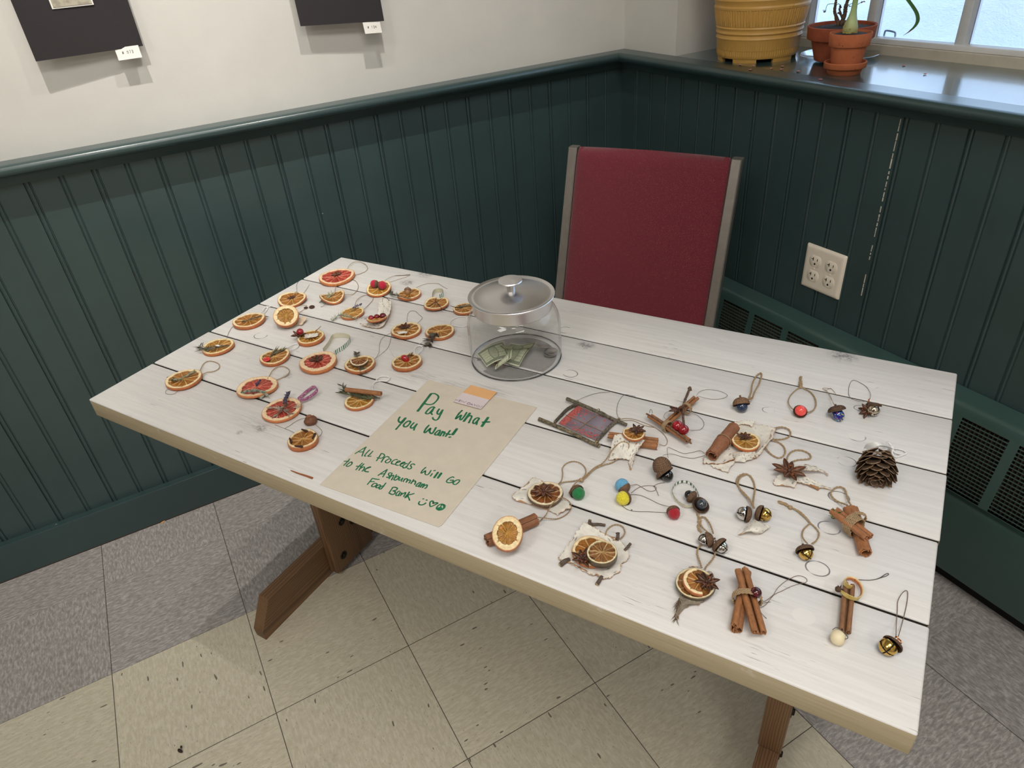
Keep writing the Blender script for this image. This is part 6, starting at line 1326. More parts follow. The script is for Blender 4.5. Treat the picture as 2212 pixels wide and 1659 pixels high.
# 38 birch with dark orange and anise
o = orn('birch_bark_ornament', 'birch bark piece carrying a dark dried orange slice filled by star anise, near sign', R3, 740, 590, group=GR)
sheet(o, [P(R3, [(560, 450, 8), (625, 375, 8), (690, 385, 4), (760, 430, 4)]), P(R3, [(470, 510, 4), (620, 500, 3), (760, 510, 3), (900, 540, 3)]), P(R3, [(395, 575, 7), (560, 600, 3), (760, 620, 3), (1050, 690, 6)]), P(R3, [(420, 615, 4), (560, 650, 2), (760, 710, 2), (990, 735, 5)]), P(R3, [(500, 640, 3), (640, 680, 2), (800, 730, 2), (900, 785, 3)])], seed=42, dens=.38, rag=.0016)
citrus(o, *R3(768, 550), 75, 'brown', 42, .006, h=.005, nseg=10, warp=lambda x, y: .06*x*x); star(o, P1(R3, 748, 530, 11), .0180, 43, n=8, dark=.85, flat=.05)
rope(o, P(R3, [(915, 440, 8), (950, 400, 5), (962, 330, 3), (958, 270, 2), (1000, 215, 2), (1075, 190, 2), (1150, 205, 2), (1205, 250, 2), (1222, 310, 3), (1190, 370, 4), (1130, 400, 4), (1030, 415, 3), (960, 425, 4), (915, 445, 8)]), .00085)
# 39 green felt acorn
o = orn('acorn_ornament', 'green felt ball in a brown acorn cap with a long double jute tie', R3, 1140, 555, group=GR)
d = on(*R3(1185, 590))-on(*R3(1090, 490)); d.z = 0; d.normalize(); c0 = P1(R3, 1115, 525, 8); cap(o, c0+d*.001, -d+Vector((0, 0, .1)), .0098, .0075, False, 39, tone=.95); ball(o, 'felt_ball', c0+d*.0045, .0088, felt('green_felt', (26, 128, 68)), nz=.05)
rope(o, P(R3, [(1180, 400, 4), (1230, 340, 3), (1320, 260, 3), (1400, 215, 4), (1460, 150, 6), (1510, 70, 9), (1570, 5, 14), (1640, -30, 18), (1700, -5, 16), (1690, 60, 10), (1610, 130, 5), (1520, 200, 3), (1420, 230, 3), (1320, 275, 3), (1240, 350, 3), (1182, 405, 4)]), .0009); rope(o, P(R3, [(1178, 405, 5), (1130, 415, 8), (1080, 460, 11), (1045, 520, 7), (1032, 545, 3)]), .0009, 'loop_tail'); knot(o, P1(R3, 1170, 400, 5), .0034, seed=4)
# 40 blue + yellow
o = orn('acorn_ornament', 'pair of felt acorns, one sky blue and one yellow, with thin brown threads', R3, 1640, 560, group=GR)
c0 = P1(R3, 1628, 458, 9); d = (on(*R3(1700, 510))-on(*R3(1628, 450))); d.normalize(); cap(o, c0+d*.004+Vector((0, 0, -.002)), d+Vector((0, 0, -.25)), .0088, .006, False, 40); ball(o, 'felt_ball', c0, .0092, felt('blue_felt', (104, 178, 222)), nz=.05, lab='sky blue felt ball')
c0 = P1(R3, 1638, 602, 9.2); d = (on(*R3(1710, 560))-on(*R3(1635, 602))); d.normalize(); cap(o, c0+d*.0034+Vector((0, 0, -.001)), d+Vector((0, 0, -.15)), .0096, .006, False, 41); ball(o, 'felt_ball', c0, .0092, felt('yellow_felt', (240, 226, 56)), nz=.05, lab='yellow felt ball')
thread(o, P(R3, [(1722, 462, 6), (1790, 450, 1.5), (1850, 480, 1), (1920, 520, 1), (1985, 520, 1), (2010, 490, 1), (1985, 468, 1), (1900, 462, 1), (1810, 485, 1), (1725, 545, 5)]), .00035); thread(o, P(R3, [(1985, 468, 1), (2030, 440, 1), (2105, 428, 1)]), .0003); thread(o, P(R3, [(1985, 470, 1), (2015, 520, 1), (2035, 575, 1)]), .0003); knot(o, P1(R3, 1984, 468, 1), .0009, m_thread, seed=5)
# 41 red felt acorn
o = orn('acorn_ornament', 'single crimson felt ball in an acorn cap with a long wire loop', R4, 418, 1100, group=GR)
c0 = P1(R4, 412, 1095, 8); cap(o, c0+Vector((.0012, .003, .0006)), Vector((.35, .9, .25)), .0082, .006, False, 42); ball(o, 'felt_ball', c0, .0078, felt('crimson_felt', (176, 14, 38)), nz=.05)
thread(o, P(R4, [(350, 992, 6), (250, 970, 1.5), (150, 935, 1), (0, 860, 1), (-130, 810, 1), (-260, 800, 1), (-400, 835, 2.5), (-452, 870, 3)]), .0003, mat=m_wire); thread(o, P(R4, [(310, 1085, 5), (180, 1080, 1), (0, 1072, 1), (-180, 1068, 1), (-320, 1040, 1), (-420, 970, 1.5), (-448, 910, 2)]), .0003, mat=m_wire); knot(o, P1(R4, -262, 1045, 1), .0009, m_thread, seed=6)
# 42 black pearl acorns with striped ribbon
o = orn('acorn_ornament', 'pair of acorn cups holding black pearl beads with a thin striped ribbon ring', R4, 770, 920, group=GR)
mbp = pm('black_pearl', (20, 22, 28), .10, (60, .2), None, coat=.7, coatr=.04)
c0 = P1(R4, 660, 810, 9); d = on(*R4(735, 850))-on(*R4(640, 785)); d.normalize(); cap(o, c0+d*.0030, d+Vector((0, 0, -.1)), .0082, .0055, False, 43, tone=.85); ball(o, 'bead', c0-d*.0005, .0062, mbp)
c0 = P1(R4, 842, 962, 9); ax = Vector((-.15, .35, -.8)); cap(o, c0, ax, .0108, .0078, False, 44, tone=.75); ball(o, 'bead', c0-ax.normalized()*.001, .0070, pm('grey_pearl', (58, 62, 70), .12, (60, .2), None, coat=.7, coatr=.04))
ribbon(o, P(R4, [(805, 830, 5), (770, 740, 4), (690, 640, 4), (600, 595, 4), (510, 598, 4), (430, 645, 4), (390, 730, 4), (400, 810, 4), (450, 890, 4), (530, 955, 4), (620, 985, 4), (720, 975, 5)]), .0042, (0, 0, 1), stripes=(.0062, (46, 96, 66), (238, 240, 234)))
# 43 silver and gold bell pair + bark
o = orn('bell_ornament', 'silver bell and gold bell in twin acorn cups on jute above a birch curl', R4, 1680, 1180, group=GR)
c0 = P1(R4, 1545, 1105, 9); ax = (on(*R4(1440, 1075))-on(*R4(1640, 1110))); ax.normalize(); cap(o, c0-ax*.0015, -ax+Vector((0, .1, -.1)), .0098, .0065, False, 45, tone=.85); bell(o, c0+ax*.0022, ax+Vector((0, -.25, .1)), .0082, m_silver, rot=.7)
c0 = P1(R4, 1840, 1110, 9); ax = (on(*R4(1945, 1150))-on(*R4(1745, 1090))); ax.normalize(); cap(o, c0-ax*.0035, -ax+Vector((0, .1, 0)), .0100, .0065, False, 46, tone=.85); bell(o, c0+ax*.0012, ax+Vector((0, -.15, -.1)), .0084, m_gold, rot=.4)
rope(o, P(R4, [(1680, 1010, 10), (1650, 930, 6), (1560, 810, 3), (1450, 690, 2), (1410, 590, 2), (1440, 510, 2), (1530, 470, 2), (1620, 500, 2), (1680, 600, 2), (1700, 720, 2), (1680, 860, 4), (1672, 960, 8), (1690, 1020, 10)]), .0012); rope(o, P(R4, [(1690, 1020, 10), (1610, 880, 5), (1480, 740, 3), (1435, 620, 3), (1470, 520, 3), (1560, 480, 3)]), .0010)
sheet(o, [P(R4, [(1680, 1190, 3), (1760, 1220, 8), (1830, 1260, 8), (1940, 1315, 5)]), P(R4, [(1600, 1260, 5), (1690, 1290, 12), (1780, 1320, 11), (1900, 1350, 6)]), P(R4, [(1500, 1390, 5), (1600, 1355, 11), (1720, 1390, 10), (1800, 1412, 4)]), P(R4, [(1430, 1450, 2), (1540, 1400, 8), (1640, 1390, 7), (1700, 1420, 2)])], seed=43, dens=.28, under=(196, 160, 122), horiz=False)
# 44 twin silver bells
o = orn('bell_ornament', 'two silver bells under knobbly acorn caps tied with a small jute loop', R5, 700, 440, group=GR)
c0 = P1(R5, 590, 375, 9); ax = (on(*R5(520, 365))-on(*R5(660, 380))); ax.normalize(); bell(o, c0+ax*.0015, ax+Vector((0, -.3, .2)), .0068, m_silver, rot=.2); cap(o, c0-ax*.0025, -ax+Vector((0, .2, .2)), .0088, .0075, True, 47, tone=.9)
c0 = P1(R5, 795, 470, 8); ax = Vector((.15, -.8, .15)); bell(o, c0, ax, .0074, m_silver, rot=.5); cap(o, c0-ax.normalized()*.0028+Vector((0, 0, .0015)), -ax+Vector((0, .1, .45)), .0102, .0060, True, 48, tone=.9)
rope(o, P(R5, [(690, 300, 9), (668, 230, 6), (635, 160, 4), (590, 105, 3), (548, 95, 3), (525, 125, 3), (535, 190, 3), (580, 250, 5), (640, 300, 8)]), .0011); rope(o, P(R5, [(525, 150, 3), (515, 110, 2.5), (500, 70, 2), (492, 42, 1.5)]), .0015, 'loop_tail'); rope(o, P(R5, [(525, 155, 3), (505, 200, 2), (515, 250, 2), (545, 285, 2)]), .0016, 'loop_tail'); knot(o, P1(R5, 522, 145, 3), .0026, seed=7)
# 45 gold bell on jute
o = orn('bell_ornament', 'gold bell under a dark acorn cap on a long knotted jute loop', R8, 595, 1370, group=GR)
c0 = P1(R8, 580, 1375, 8); ax = Vector((-.35, -.85, .1)); bell(o, c0, ax, .0080, m_gold, rot=.9); cap(o, c0-ax.normalized()*.0030+Vector((0, 0, .002)), Vector((.42, .85, .40)), .0102, .0062, True, 49, tone=.72)
rope(o, P(R8, [(600, 1240, 12), (555, 1190, 6), (528, 1130, 3), (540, 1060, 2), (590, 1000, 2), (645, 965, 2.5), (700, 1010, 2), (750, 1070, 2), (758, 1130, 3), (720, 1200, 5), (660, 1240, 12)]), .0010)
rope(o, P(R8, [(650, 968, 2.5), (590, 900, 2.5), (510, 830, 2), (440, 775, 2), (370, 742, 2)]), .0011, 'loop_tail'); rope(o, P(R8, [(645, 960, 3), (570, 870, 3), (480, 790, 2.5), (370, 740, 2.5)]), .0011, 'loop_tail'); rope(o, P(R8, [(365, 740, 2), (300, 690, 2), (200, 655, 1.5)]), .0015, 'loop_tail'); rope(o, P(R8, [(365, 745, 2), (290, 700, 2), (205, 675, 1.5)]), .0013, 'loop_tail'); knot(o, P1(R8, 368, 742, 2.5), .0028, seed=8)
# 46 cinnamon cross with green needle
o = orn('cinnamon_ornament', 'cinnamon quills crossed and bound with jute, small green needle, right table edge', R8, 1200, 1000, group=GR)
cinnamon(o, P1(R8, 1225, 770, 7), P1(R8, 1405, 1370, 7.5), .0078, 1.0, 46, 'single', col=(165, 110, 70)); cinnamon(o, P1(R8, 965, 780, 19), P1(R8, 1450, 1150, 17), .0088, .35, 47, 'double', col=(167, 112, 72)); cinnamon(o, P1(R8, 1150, 760, 8), P1(R8, 1260, 1000, 8), .0055, .2, 48, 'single', col=(160, 107, 68))
wraps(o, P1(R8, 1235, 985, 15), on(*R8(1450, 1150))-on(*R8(965, 780)), .0112, .0128, 7, .0010, seed=46); wraps(o, P1(R8, 1310, 880, 13), on(*R8(1405, 1370))-on(*R8(1225, 770)), .0080, .0070, 3, .0009, seed=47)
rope(o, P(R8, [(1290, 840, 16), (1220, 740, 10), (1165, 650, 6), (1140, 570, 4), (1120, 500, 3), (1070, 462, 3), (1000, 465, 3), (940, 510, 3), (925, 560, 3), (965, 620, 3), (1040, 670, 4), (1110, 695, 7), (1200, 740, 13)]), .0012)
sprig(o, P(R8, [(960, 900, 12), (985, 850, 20), (1010, 800, 24)]), 16, .0085, .0009, (70, 96, 44), (112, 140, 70), 'green_needles', .75, 48, lift=.2)
# 47 orange on cinnamon
o = orn('cinnamon_ornament', 'cinnamon quill lying behind a thick-rinded orange slice that faces the viewer', R3, 360, 1000, group=GR)
cinnamon(o, P1(R3, 112, 1085, 9), P1(R3, 668, 840, 9), .0090, 2.6, 49, 'single', col=(141, 94, 64)); citrus(o, *R3(345, 995), 66, 'amber', 50, .008, h=.012, tilt=(0, -1, 24), pith=.66, rimw=.80, nseg=10, aspect=1.12)
rope(o, P(R3, [(685, 818, 12), (760, 825, 6), (880, 835, 3), (970, 805, 2), (1040, 745, 2), (1055, 690, 3), (1030, 635, 5), (960, 597, 11), (900, 615, 12), (845, 665, 11), (800, 740, 6), (765, 800, 3), (700, 862, 5)]), .0007, mat=m_jute2)
# 48 birch slab with two slices
o = orn('birch_bark_ornament', 'flat white birch slab with twig ends, two overlapping orange slices and star anise', R3, 1310, 1200, group=GR)
sheet(o, [P(R3, [(1195, 880, 5), (1270, 895, 4), (1330, 935, 4), (1400, 985, 4), (1480, 1030, 5)]), P(R3, [(1110, 1000, 4), (1240, 1010, 3), (1360, 1050, 3), (1490, 1080, 3), (1620, 1090, 4)]), P(R3, [(1030, 1120, 4), (1180, 1140, 3), (1320, 1190, 3), (1480, 1200, 3), (1715, 1260, 4)]), P(R3, [(950, 1220, 4), (1120, 1260, 3), (1280, 1310, 3), (1450, 1330, 3), (1650, 1310, 3)]), P(R3, [(910, 1275, 4), (1060, 1320, 3), (1220, 1400, 3), (1360, 1430, 4), (1600, 1420, 3)]), P(R3, [(915, 1285, 3), (1060, 1330, 3), (1210, 1410, 3), (1330, 1460, 4), (1450, 1512, 3)])], seed=48, dens=.36, rag=.0022, horiz=False)
for q, r_, sd in (([(1270, 845, 10), (1262, 880, 6), (1300, 895, 4), (1370, 895, 3), (1440, 905, 3)], .0020, 50), ([(1578, 990, 10), (1580, 1030, 8), (1570, 1075, 5)], .0022, 51), ([(1722, 1110, 7), (1690, 1150, 6), (1655, 1185, 5)], .0018, 52), ([(935, 1348, 4), (985, 1310, 3.5), (1040, 1290, 3)], .0030, 53), ([(1345, 1570, 2.5), (1370, 1530, 3), (1400, 1480, 3)], .0024, 54)): twig(o, P(R3, q), r_, seed=sd, c1=(70, 56, 50), c2=(120, 104, 92))
citrus(o, *R3(1285, 1190), 86, 'orange', 51, .0055, h=.005, nseg=9, rimw=.96); citrus(o, *R3(1402, 1212), 66, 'lime', 52, .0095, h=.0105, nseg=11, pith=.86, rimw=.95); star(o, P1(R3, 1190, 1285, 12), .0165, 53, dark=.7, flat=.3)
rope(o, P(R3, [(1440, 1015, 5), (1460, 955, 3), (1510, 912, 2), (1570, 898, 2), (1630, 920, 2), (1658, 975, 2), (1640, 1025, 3), (1590, 1060, 4), (1525, 1068, 5)]), .0009)
# 49 dark slices on a bark tassel
o = orn('orange_slice_ornament', 'dark lemon-like slice with a curled half slice, star anise and a frayed bark tail', R5, 460, 930, group=GR)
sheet(o, [P(R5, [(275, 1060, 5), (400, 1090, 7), (590, 1110, 5)]), P(R5, [(255, 1140, 4), (360, 1150, 8), (520, 1170, 4)]), P(R5, [(235, 1220, 3), (290, 1210, 6), (370, 1200, 3)]), P(R5, [(215, 1340, 2), (232, 1345, 3), (248, 1335, 2)])], seed=55, dens=.0, rag=.0022, col=lambda s, t_: mixc(lin((96, 84, 70)), lin((160, 150, 132)), .5+.9*noise.noise(Vector((s*24, t_*18, 5)))), name='bark_tail')
sprig(o, P(R5, [(270, 1100, 6), (245, 1230, 4), (228, 1370, 1)]), 40, .010, .0003, (90, 70, 54), (160, 140, 116), 'frayed_fibres', .35, 55); sheet(o, [P(R5, [(385, 715, 7), (440, 705, 8), (510, 720, 7)]), P(R5, [(380, 740, 6), (440, 735, 7), (505, 745, 6)])], seed=56, dens=-.3, name='bark_chip'); sheet(o, [P(R5, [(630, 760, 7), (690, 800, 8), (715, 870, 6)]), P(R5, [(610, 780, 8), (665, 820, 9), (690, 880, 7)])], seed=57, dens=-.3, name='bark_chip')
citrus(o, *R5(470, 915), 86, 'lime', 54, .0045, h=.006, pith=.88, rimw=.96, nseg=9); citrus(o, *R5(520, 905), 74, 'orange', 55, .005, h=.0115, arc=(pi*.52, pi*1.50), name='half_orange_slice', pith=.78, tilt=(-1, 0, 8)); star(o, P1(R5, 608, 905, 13), .0165, 57, dark=.62, flat=.1)
rope(o, P(R5, [(548, 725, 8), (520, 640, 4), (495, 560, 2.5), (500, 490, 2), (545, 440, 2), (610, 430, 2), (670, 450, 2), (712, 505, 2), (705, 575, 2), (665, 640, 3), (610, 700, 5), (588, 740, 8)]), .0011)
# 50 cinnamon bundle with cranberry
o = orn('cinnamon_ornament', 'three cinnamon quills bound in an X with jute and one dark cranberry', R5, 1100, 1180, group=GR)
cinnamon(o, P1(R5, 1115, 780, 9), P1(R5, 1000, 1495, 6.5), .0052, .1, 58, 'single', col=(147, 99, 62)); cinnamon(o, P1(R5, 1090, 770, 9), P1(R5, 955, 1470, 8), .0078, 1.5, 59, 'double', col=(161, 109, 68)); cinnamon(o, P1(R5, 1045, 755, 19), P1(R5, 1260, 1520, 12), .0082, .2, 60, 'double', col=(161, 109, 68))
wraps(o, P1(R5, 1110, 1110, 13), on(*R5(1110, 1250))-on(*R5(1090, 1000)), .0150, .0125, 4, .0010, seed=58); cran(o, P1(R5, 1218, 1030, 23), .0062, .95)
thread(o, P(R5, [(1265, 1140, 10), (1340, 1130, 2), (1430, 1060, 1), (1490, 970, 1), (1600, 880, 1), (1720, 825, 1), (1800, 832, 1), (1850, 870, 1), (1830, 905, 1), (1740, 925, 1), (1640, 960, 1), (1540, 1010, 1), (1440, 1060, 1), (1340, 1180, 1), (1265, 1215, 6)]), .0003); thread(o, P(R5, [(1270, 1160, 8), (1330, 1155, 3), (1400, 1145, 1)]), .0003); thread(o, P(R5, [(1265, 1255, 6), (1300, 1300, 2), (1350, 1350, 1)]), .0003)
# 51 cinnamon with orange peel spiral and wooden bead
o = orn('cinnamon_ornament', 'upright cinnamon quill wrapped in a curl of orange peel above a pale wooden bead', R7, 1010, 800, group=GR)
cinnamon(o, P1(R7, 1068, 430, 8), P1(R7, 1002, 1130, 8), .0062, .1, 61, 'double', col=(138, 101, 70))
pl_ = spl(P(R7, [(1100, 470, 15), (1050, 455, 16), (1005, 415, 14), (998, 370, 8), (1040, 340, 5), (1110, 345, 4), (1180, 385, 4), (1235, 455, 5), (1258, 540, 7), (1240, 610, 9), (1180, 645, 12), (1090, 625, 16), (1000, 575, 15), (940, 520, 12)]), 8); fr = frames(pl_); m = M(); G = []; C = []; RO, YI, PI_ = lin((196, 108, 48)), lin((226, 200, 110)), lin((244, 220, 168))
for i, (p, (tt, a, b)) in enumerate(zip(pl_, fr)):
    hgt = Vector((0, -.25, 1)).normalized(); inn = hgt.cross(tt).normalized(); w = .0032*(min(1, (len(pl_)-1-i)/14+.35)); row = [p-hgt*w, p-hgt*w*.4-inn*.0012, p+hgt*w*.4-inn*.0012, p+hgt*w, p+hgt*w+inn*.0006, p+inn*.0008, p-hgt*w+inn*.0006]; G.append(row); C.append([RO, RO, RO, PI_, YI, YI, YI])
m.grid(G, C, wrapv=True); m.add(G[0], [tuple(range(7))], PI_); m.add(G[-1], [tuple(range(7))], PI_); m.build('orange_peel', m_citrus, o, angle=70)
m = M(); p = P1(R7, 905, 505, 12); m.ball(p, .0034, 12, 8, col=lin((82, 58, 42)), nz=.15, nf=400); 
for a in (0, 1.5, 3, 4.5): needle(m, p+Vector((.002, 0, 0)), Vector((.5, cos(a), sin(a))), .0052, .0009, lin((62, 42, 30)))
m.build('clove', m_leafy, o)
thread(o, P(R7, [(1150, 362, 6), (1220, 362, 1.5), (1350, 368, 1), (1450, 358, 1), (1530, 330, 1), (1600, 285, 1), (1640, 268, 1), (1658, 280, 1), (1620, 305, 1), (1540, 332, 1), (1470, 355, 1)]), .0004, mat=m_wire, name='wire_loop')
bd = P1(R7, 902, 1222, 8.2); axb = (on(*R7(970, 1245))-on(*R7(850, 1200))); axb.normalize(); axb = (axb+Vector((.1, -.35, .25))).normalized(); m = M(); m.lathe([(.0018, .0062), (.0026, .0068), (.0052, .0060), (.0074, .0034), (.0080, 0), (.0074, -.0034), (.0052, -.0060), (.0026, -.0068), (.0018, -.0062)], 32, Matrix.Translation(bd) @ basis(axb), closed=True); wb = m.build('wooden_bead', pm('pale_wood_bead', (236, 222, 186), .5, (90, .08), (150, .08, .0004)), o, angle=70)
m = M(); m.tube([bd-axb*.006, bd+axb*.0058], .00185, 10); m.build('bead_hole', pm('bead_hole', (112, 82, 48), .9), wb); thread(o, [bd+axb*.0062, bd+axb*.0072+Vector((.002, 0, .003)), bd+Vector((.002, .004, .0092)), bd+Vector((-.003, .006, .0075))], .0004, mat=m_wire, name='wire_loop')
# 52 gold bell on thread
o = orn('bell_ornament', 'gold bell with a flat acorn cap on a tall thread loop at the nearest corner', R7, 1690, 1370, group=GR)
c0 = P1(R7, 1650, 1362, 8.5); ax = (on(*R7(1560, 1400))-on(*R7(1760, 1310))); ax.normalize(); bell(o, c0, ax+Vector((0, -.55, .25)), .0088, m_gold, rot=1.1); cap(o, c0-ax*.0052+Vector((0, 0, .001)), -ax+Vector((0, .25, .25)), .0098, .0048, True, 60, tone=.72)
m = M(); pk = P1(R7, 1795, 1240, 14); m.tube(spl(P(R7, [(1755, 1222, 15), (1780, 1212, 17), (1800, 1240, 16), (1838, 1275, 13), (1842, 1308, 12), (1815, 1300, 13), (1790, 1250, 15)]), 6), .0007, 6); m.build('copper_twist', m_copper, o)
thread(o, P(R7, [(1765, 1215, 15), (1770, 1050, 5), (1785, 830, 1), (1790, 700, 1), (1825, 610, 1), (1880, 540, 1.5), (1925, 525, 1.5), (1942, 570, 1), (1930, 700, 1), (1895, 870, 1), (1850, 1040, 4), (1800, 1212, 15)]), .0004)
# ================================================================== PAPER SIGN, STICKY NOTE, CRUMBS
m_paper = pm('cream_card_paper', (216, 206, 190), 0.75, (40, 0.05), (700, .06, .0003)); m_marker = pm('green_marker_ink', (20, 116, 76), 0.55, (160, 0.45), None); m_pencil = pm('grey_pencil', (108, 96, 104), .8)
PH = 0.0012
pc4 = [on(925.5, 820.5, PH), on(1160.5, 879.5, PH), on(954.5, 1134, PH), on(947, 1138, PH), on(690.5, 1046.5, PH)]
ctr = sum((p for p in pc4), Vector())/5
sign = thing('paper_sign', 'cream paper sign with green handwriting about paying what you want', 'sign', Vector((ctr.x, ctr.y, TZ)))
m = M(); m.prism(pc4, (0, 0, -.0006)); m.build('paper_sheet', m_paper, sign, smooth=False)
def strokes(name, par, Z, lines, r, hz, mat, thick=.00006, sm=True):
    """pen strokes: flat ribbons of ink lying on the paper"""
    m = M(); k_ = 0
    for ln in lines:
        pts = [on(*Z(x, y), hz+.00012+.000012*(k_ % 5)) for x, y in ln]; k_ += 1
        if len(pts) == 2 and (pts[0]-pts[1]).length < .0012: pts[1] = pts[0]+Vector((.0012, 0, 0))
        path = spl(pts, 6) if len(pts) > 2 and sm else pts
        d = [(path[min(i+1, len(path)-1)]-path[max(i-1, 0)]) for i in range(len(path))]; G = []
        ext0 = path[0]-d[0].normalized()*r*.6; ext1 = path[-1]+d[-1].normalized()*r*.6
        full = [ext0]+path+[ext1]; dd = [d[0]]+d+[d[-1]]; n = len(full)
        for i, (p, v) in enumerate(zip(full, dd)):
            s_ = Vector((-v.y, v.x, 0)).normalized()*r*(.55 if i in (0, n-1) else 1+.18*noise.noise(p*160)); G.append([p-s_, p+s_])
        m.grid(G)
    return m.build(name, mat, par, smooth=False, recalc=False)
A = Zm(840, 830, 9.2167); B = Zm(740, 950, 13.825); C_ = Zm(860, 980, 11.85); D = Zm(960, 820, 15.8)
W1 = [[(835, 190), (700, 370), (570, 535)], [(835, 185), (920, 190), (985, 240), (965, 310), (880, 390), (790, 405), (710, 385)], [(915, 470), (880, 450), (810, 480), (745, 550), (735, 580), (790, 585), (850, 530), (900, 465)], [(900, 465), (860, 540), (840, 570), (865, 605)], [(1005, 490), (965, 550), (970, 590), (1010, 590), (1070, 510)], [(1075, 510), (1020, 620), (980, 690), (930, 715), (880, 690), (875, 660)],
      [(1460, 520), (1390, 590), (1330, 685), (1370, 665), (1440, 615), (1415, 690), (1440, 705), (1500, 640), (1550, 560)], [(1610, 575), (1490, 740)], [(1520, 690), (1600, 630), (1650, 640), (1620, 710), (1590, 770)], [(1790, 670), (1740, 675), (1690, 720), (1675, 770), (1710, 780), (1770, 720), (1800, 680)], [(1800, 680), (1760, 740), (1745, 805)], [(1975, 660), (1920, 750), (1850, 840)], [(1860, 755), (2010, 750)],
      [(220, 650), (190, 710), (215, 760), (250, 745), (330, 670)], [(330, 670), (250, 770), (140, 900)], [(420, 735), (370, 740), (300, 800), (300, 840), (350, 845), (410, 790), (430, 750), (412, 733)], [(500, 765), (440, 830), (440, 870), (490, 860), (560, 790)], [(560, 790), (510, 870), (500, 915)],
      [(800, 815), (740, 880), (705, 950), (730, 960), (800, 900), (830, 880), (810, 940), (840, 980), (880, 960), (940, 860)], [(1030, 920), (980, 925), (920, 980), (920, 1005), (960, 1005), (1020, 940)], [(1020, 940), (990, 1000), (990, 1020)], [(1070, 935), (1020, 1030)], [(1040, 980), (1100, 950), (1110, 970), (1080, 1030)], [(1220, 920), (1130, 1040)], [(1140, 985), (1225, 1000)], [(1355, 885), (1265, 1005)], [(1195, 1057), (1230, 1050)]]
W2 = [[(375, 415), (520, 320), (705, 215)], [(705, 215), (640, 320), (580, 490)], [(490, 365), (620, 360)], [(815, 300), (720, 390), (655, 478), (695, 485)], [(905, 340), (820, 430), (755, 488), (850, 490)], [(1155, 410), (1080, 530), (1010, 630)], [(1155, 405), (1220, 425), (1255, 470), (1200, 530), (1120, 550), (1030, 530)], [(1240, 520), (1195, 600), (1155, 670)], [(1200, 590), (1270, 520), (1340, 500), (1395, 535)], [(1420, 570), (1370, 575), (1290, 630), (1280, 670), (1340, 690), (1420, 640), (1445, 590), (1420, 570)], [(1640, 595), (1580, 590), (1490, 640), (1460, 700), (1500, 725), (1575, 730)], [(1600, 690), (1720, 655), (1690, 630), (1640, 650), (1590, 710), (1600, 755), (1670, 760)], [(1740, 730), (1850, 690), (1850, 670), (1790, 680), (1720, 740), (1740, 785), (1800, 790)], [(1930, 710), (1870, 720), (1800, 780), (1810, 830), (1860, 835), (1950, 760)], [(2040, 640), (1950, 750), (1900, 835)], [(2155, 750), (2130, 725), (2070, 730), (2030, 770), (2060, 820), (2030, 865), (1970, 870), (1940, 845)],
      [(215, 570), (140, 660), (35, 765)], [(45, 640), (190, 640)], [(270, 660), (200, 690), (120, 760), (125, 790), (180, 790), (260, 740), (285, 690), (265, 660)], [(590, 695), (500, 780), (395, 900)], [(410, 790), (580, 790)], [(640, 720), (560, 800), (485, 915)], [(540, 850), (620, 810), (655, 830), (610, 920), (575, 930)], [(680, 870), (830, 820), (800, 815), (720, 850), (665, 910), (680, 945), (775, 960)],
      [(1060, 1065), (1180, 980), (1335, 885)], [(1335, 885), (1270, 1000), (1200, 1110)], [(1150, 1025), (1260, 1010)], [(1450, 990), (1400, 990), (1370, 1030), (1395, 1080), (1360, 1130), (1310, 1110)], [(1480, 995), (1390, 1165)], [(1420, 1110), (1500, 1060), (1525, 1080), (1460, 1200)], [(1610, 1040), (1530, 1190)], [(1560, 1140), (1640, 1090), (1680, 1110), (1640, 1170), (1580, 1205), (1530, 1190)], [(1720, 1120), (1680, 1180), (1690, 1210), (1740, 1190), (1800, 1140)], [(1800, 1140), (1750, 1245)], [(1860, 1165), (1810, 1250)], [(1830, 1210), (1890, 1160), (1945, 1180)], [(1945, 1180), (1900, 1270)], [(1920, 1230), (1990, 1200), (2025, 1220), (1980, 1295)], [(2125, 1185), (2040, 1310)], [(2070, 1260), (2150, 1225), (2180, 1260), (2150, 1340)],
      [(890, 1150), (820, 1240), (740, 1335)], [(890, 1150), (1000, 1175), (1095, 1185)], [(830, 1250), (950, 1250)], [(990, 1300), (930, 1310), (870, 1370), (890, 1400), (960, 1390), (1030, 1330), (1000, 1300)], [(1110, 1345), (1060, 1355), (1000, 1400), (1010, 1430), (1070, 1425), (1135, 1370), (1110, 1345)], [(1220, 1370), (1160, 1390), (1095, 1440), (1110, 1470), (1160, 1455), (1240, 1370)], [(1295, 1290), (1220, 1380), (1150, 1470)], [(1500, 1420), (1450, 1500), (1385, 1590)], [(1500, 1420), (1570, 1420), (1635, 1450), (1600, 1500), (1500, 1525)], [(1500, 1525), (1570, 1550), (1560, 1600), (1490, 1635), (1385, 1590)]]
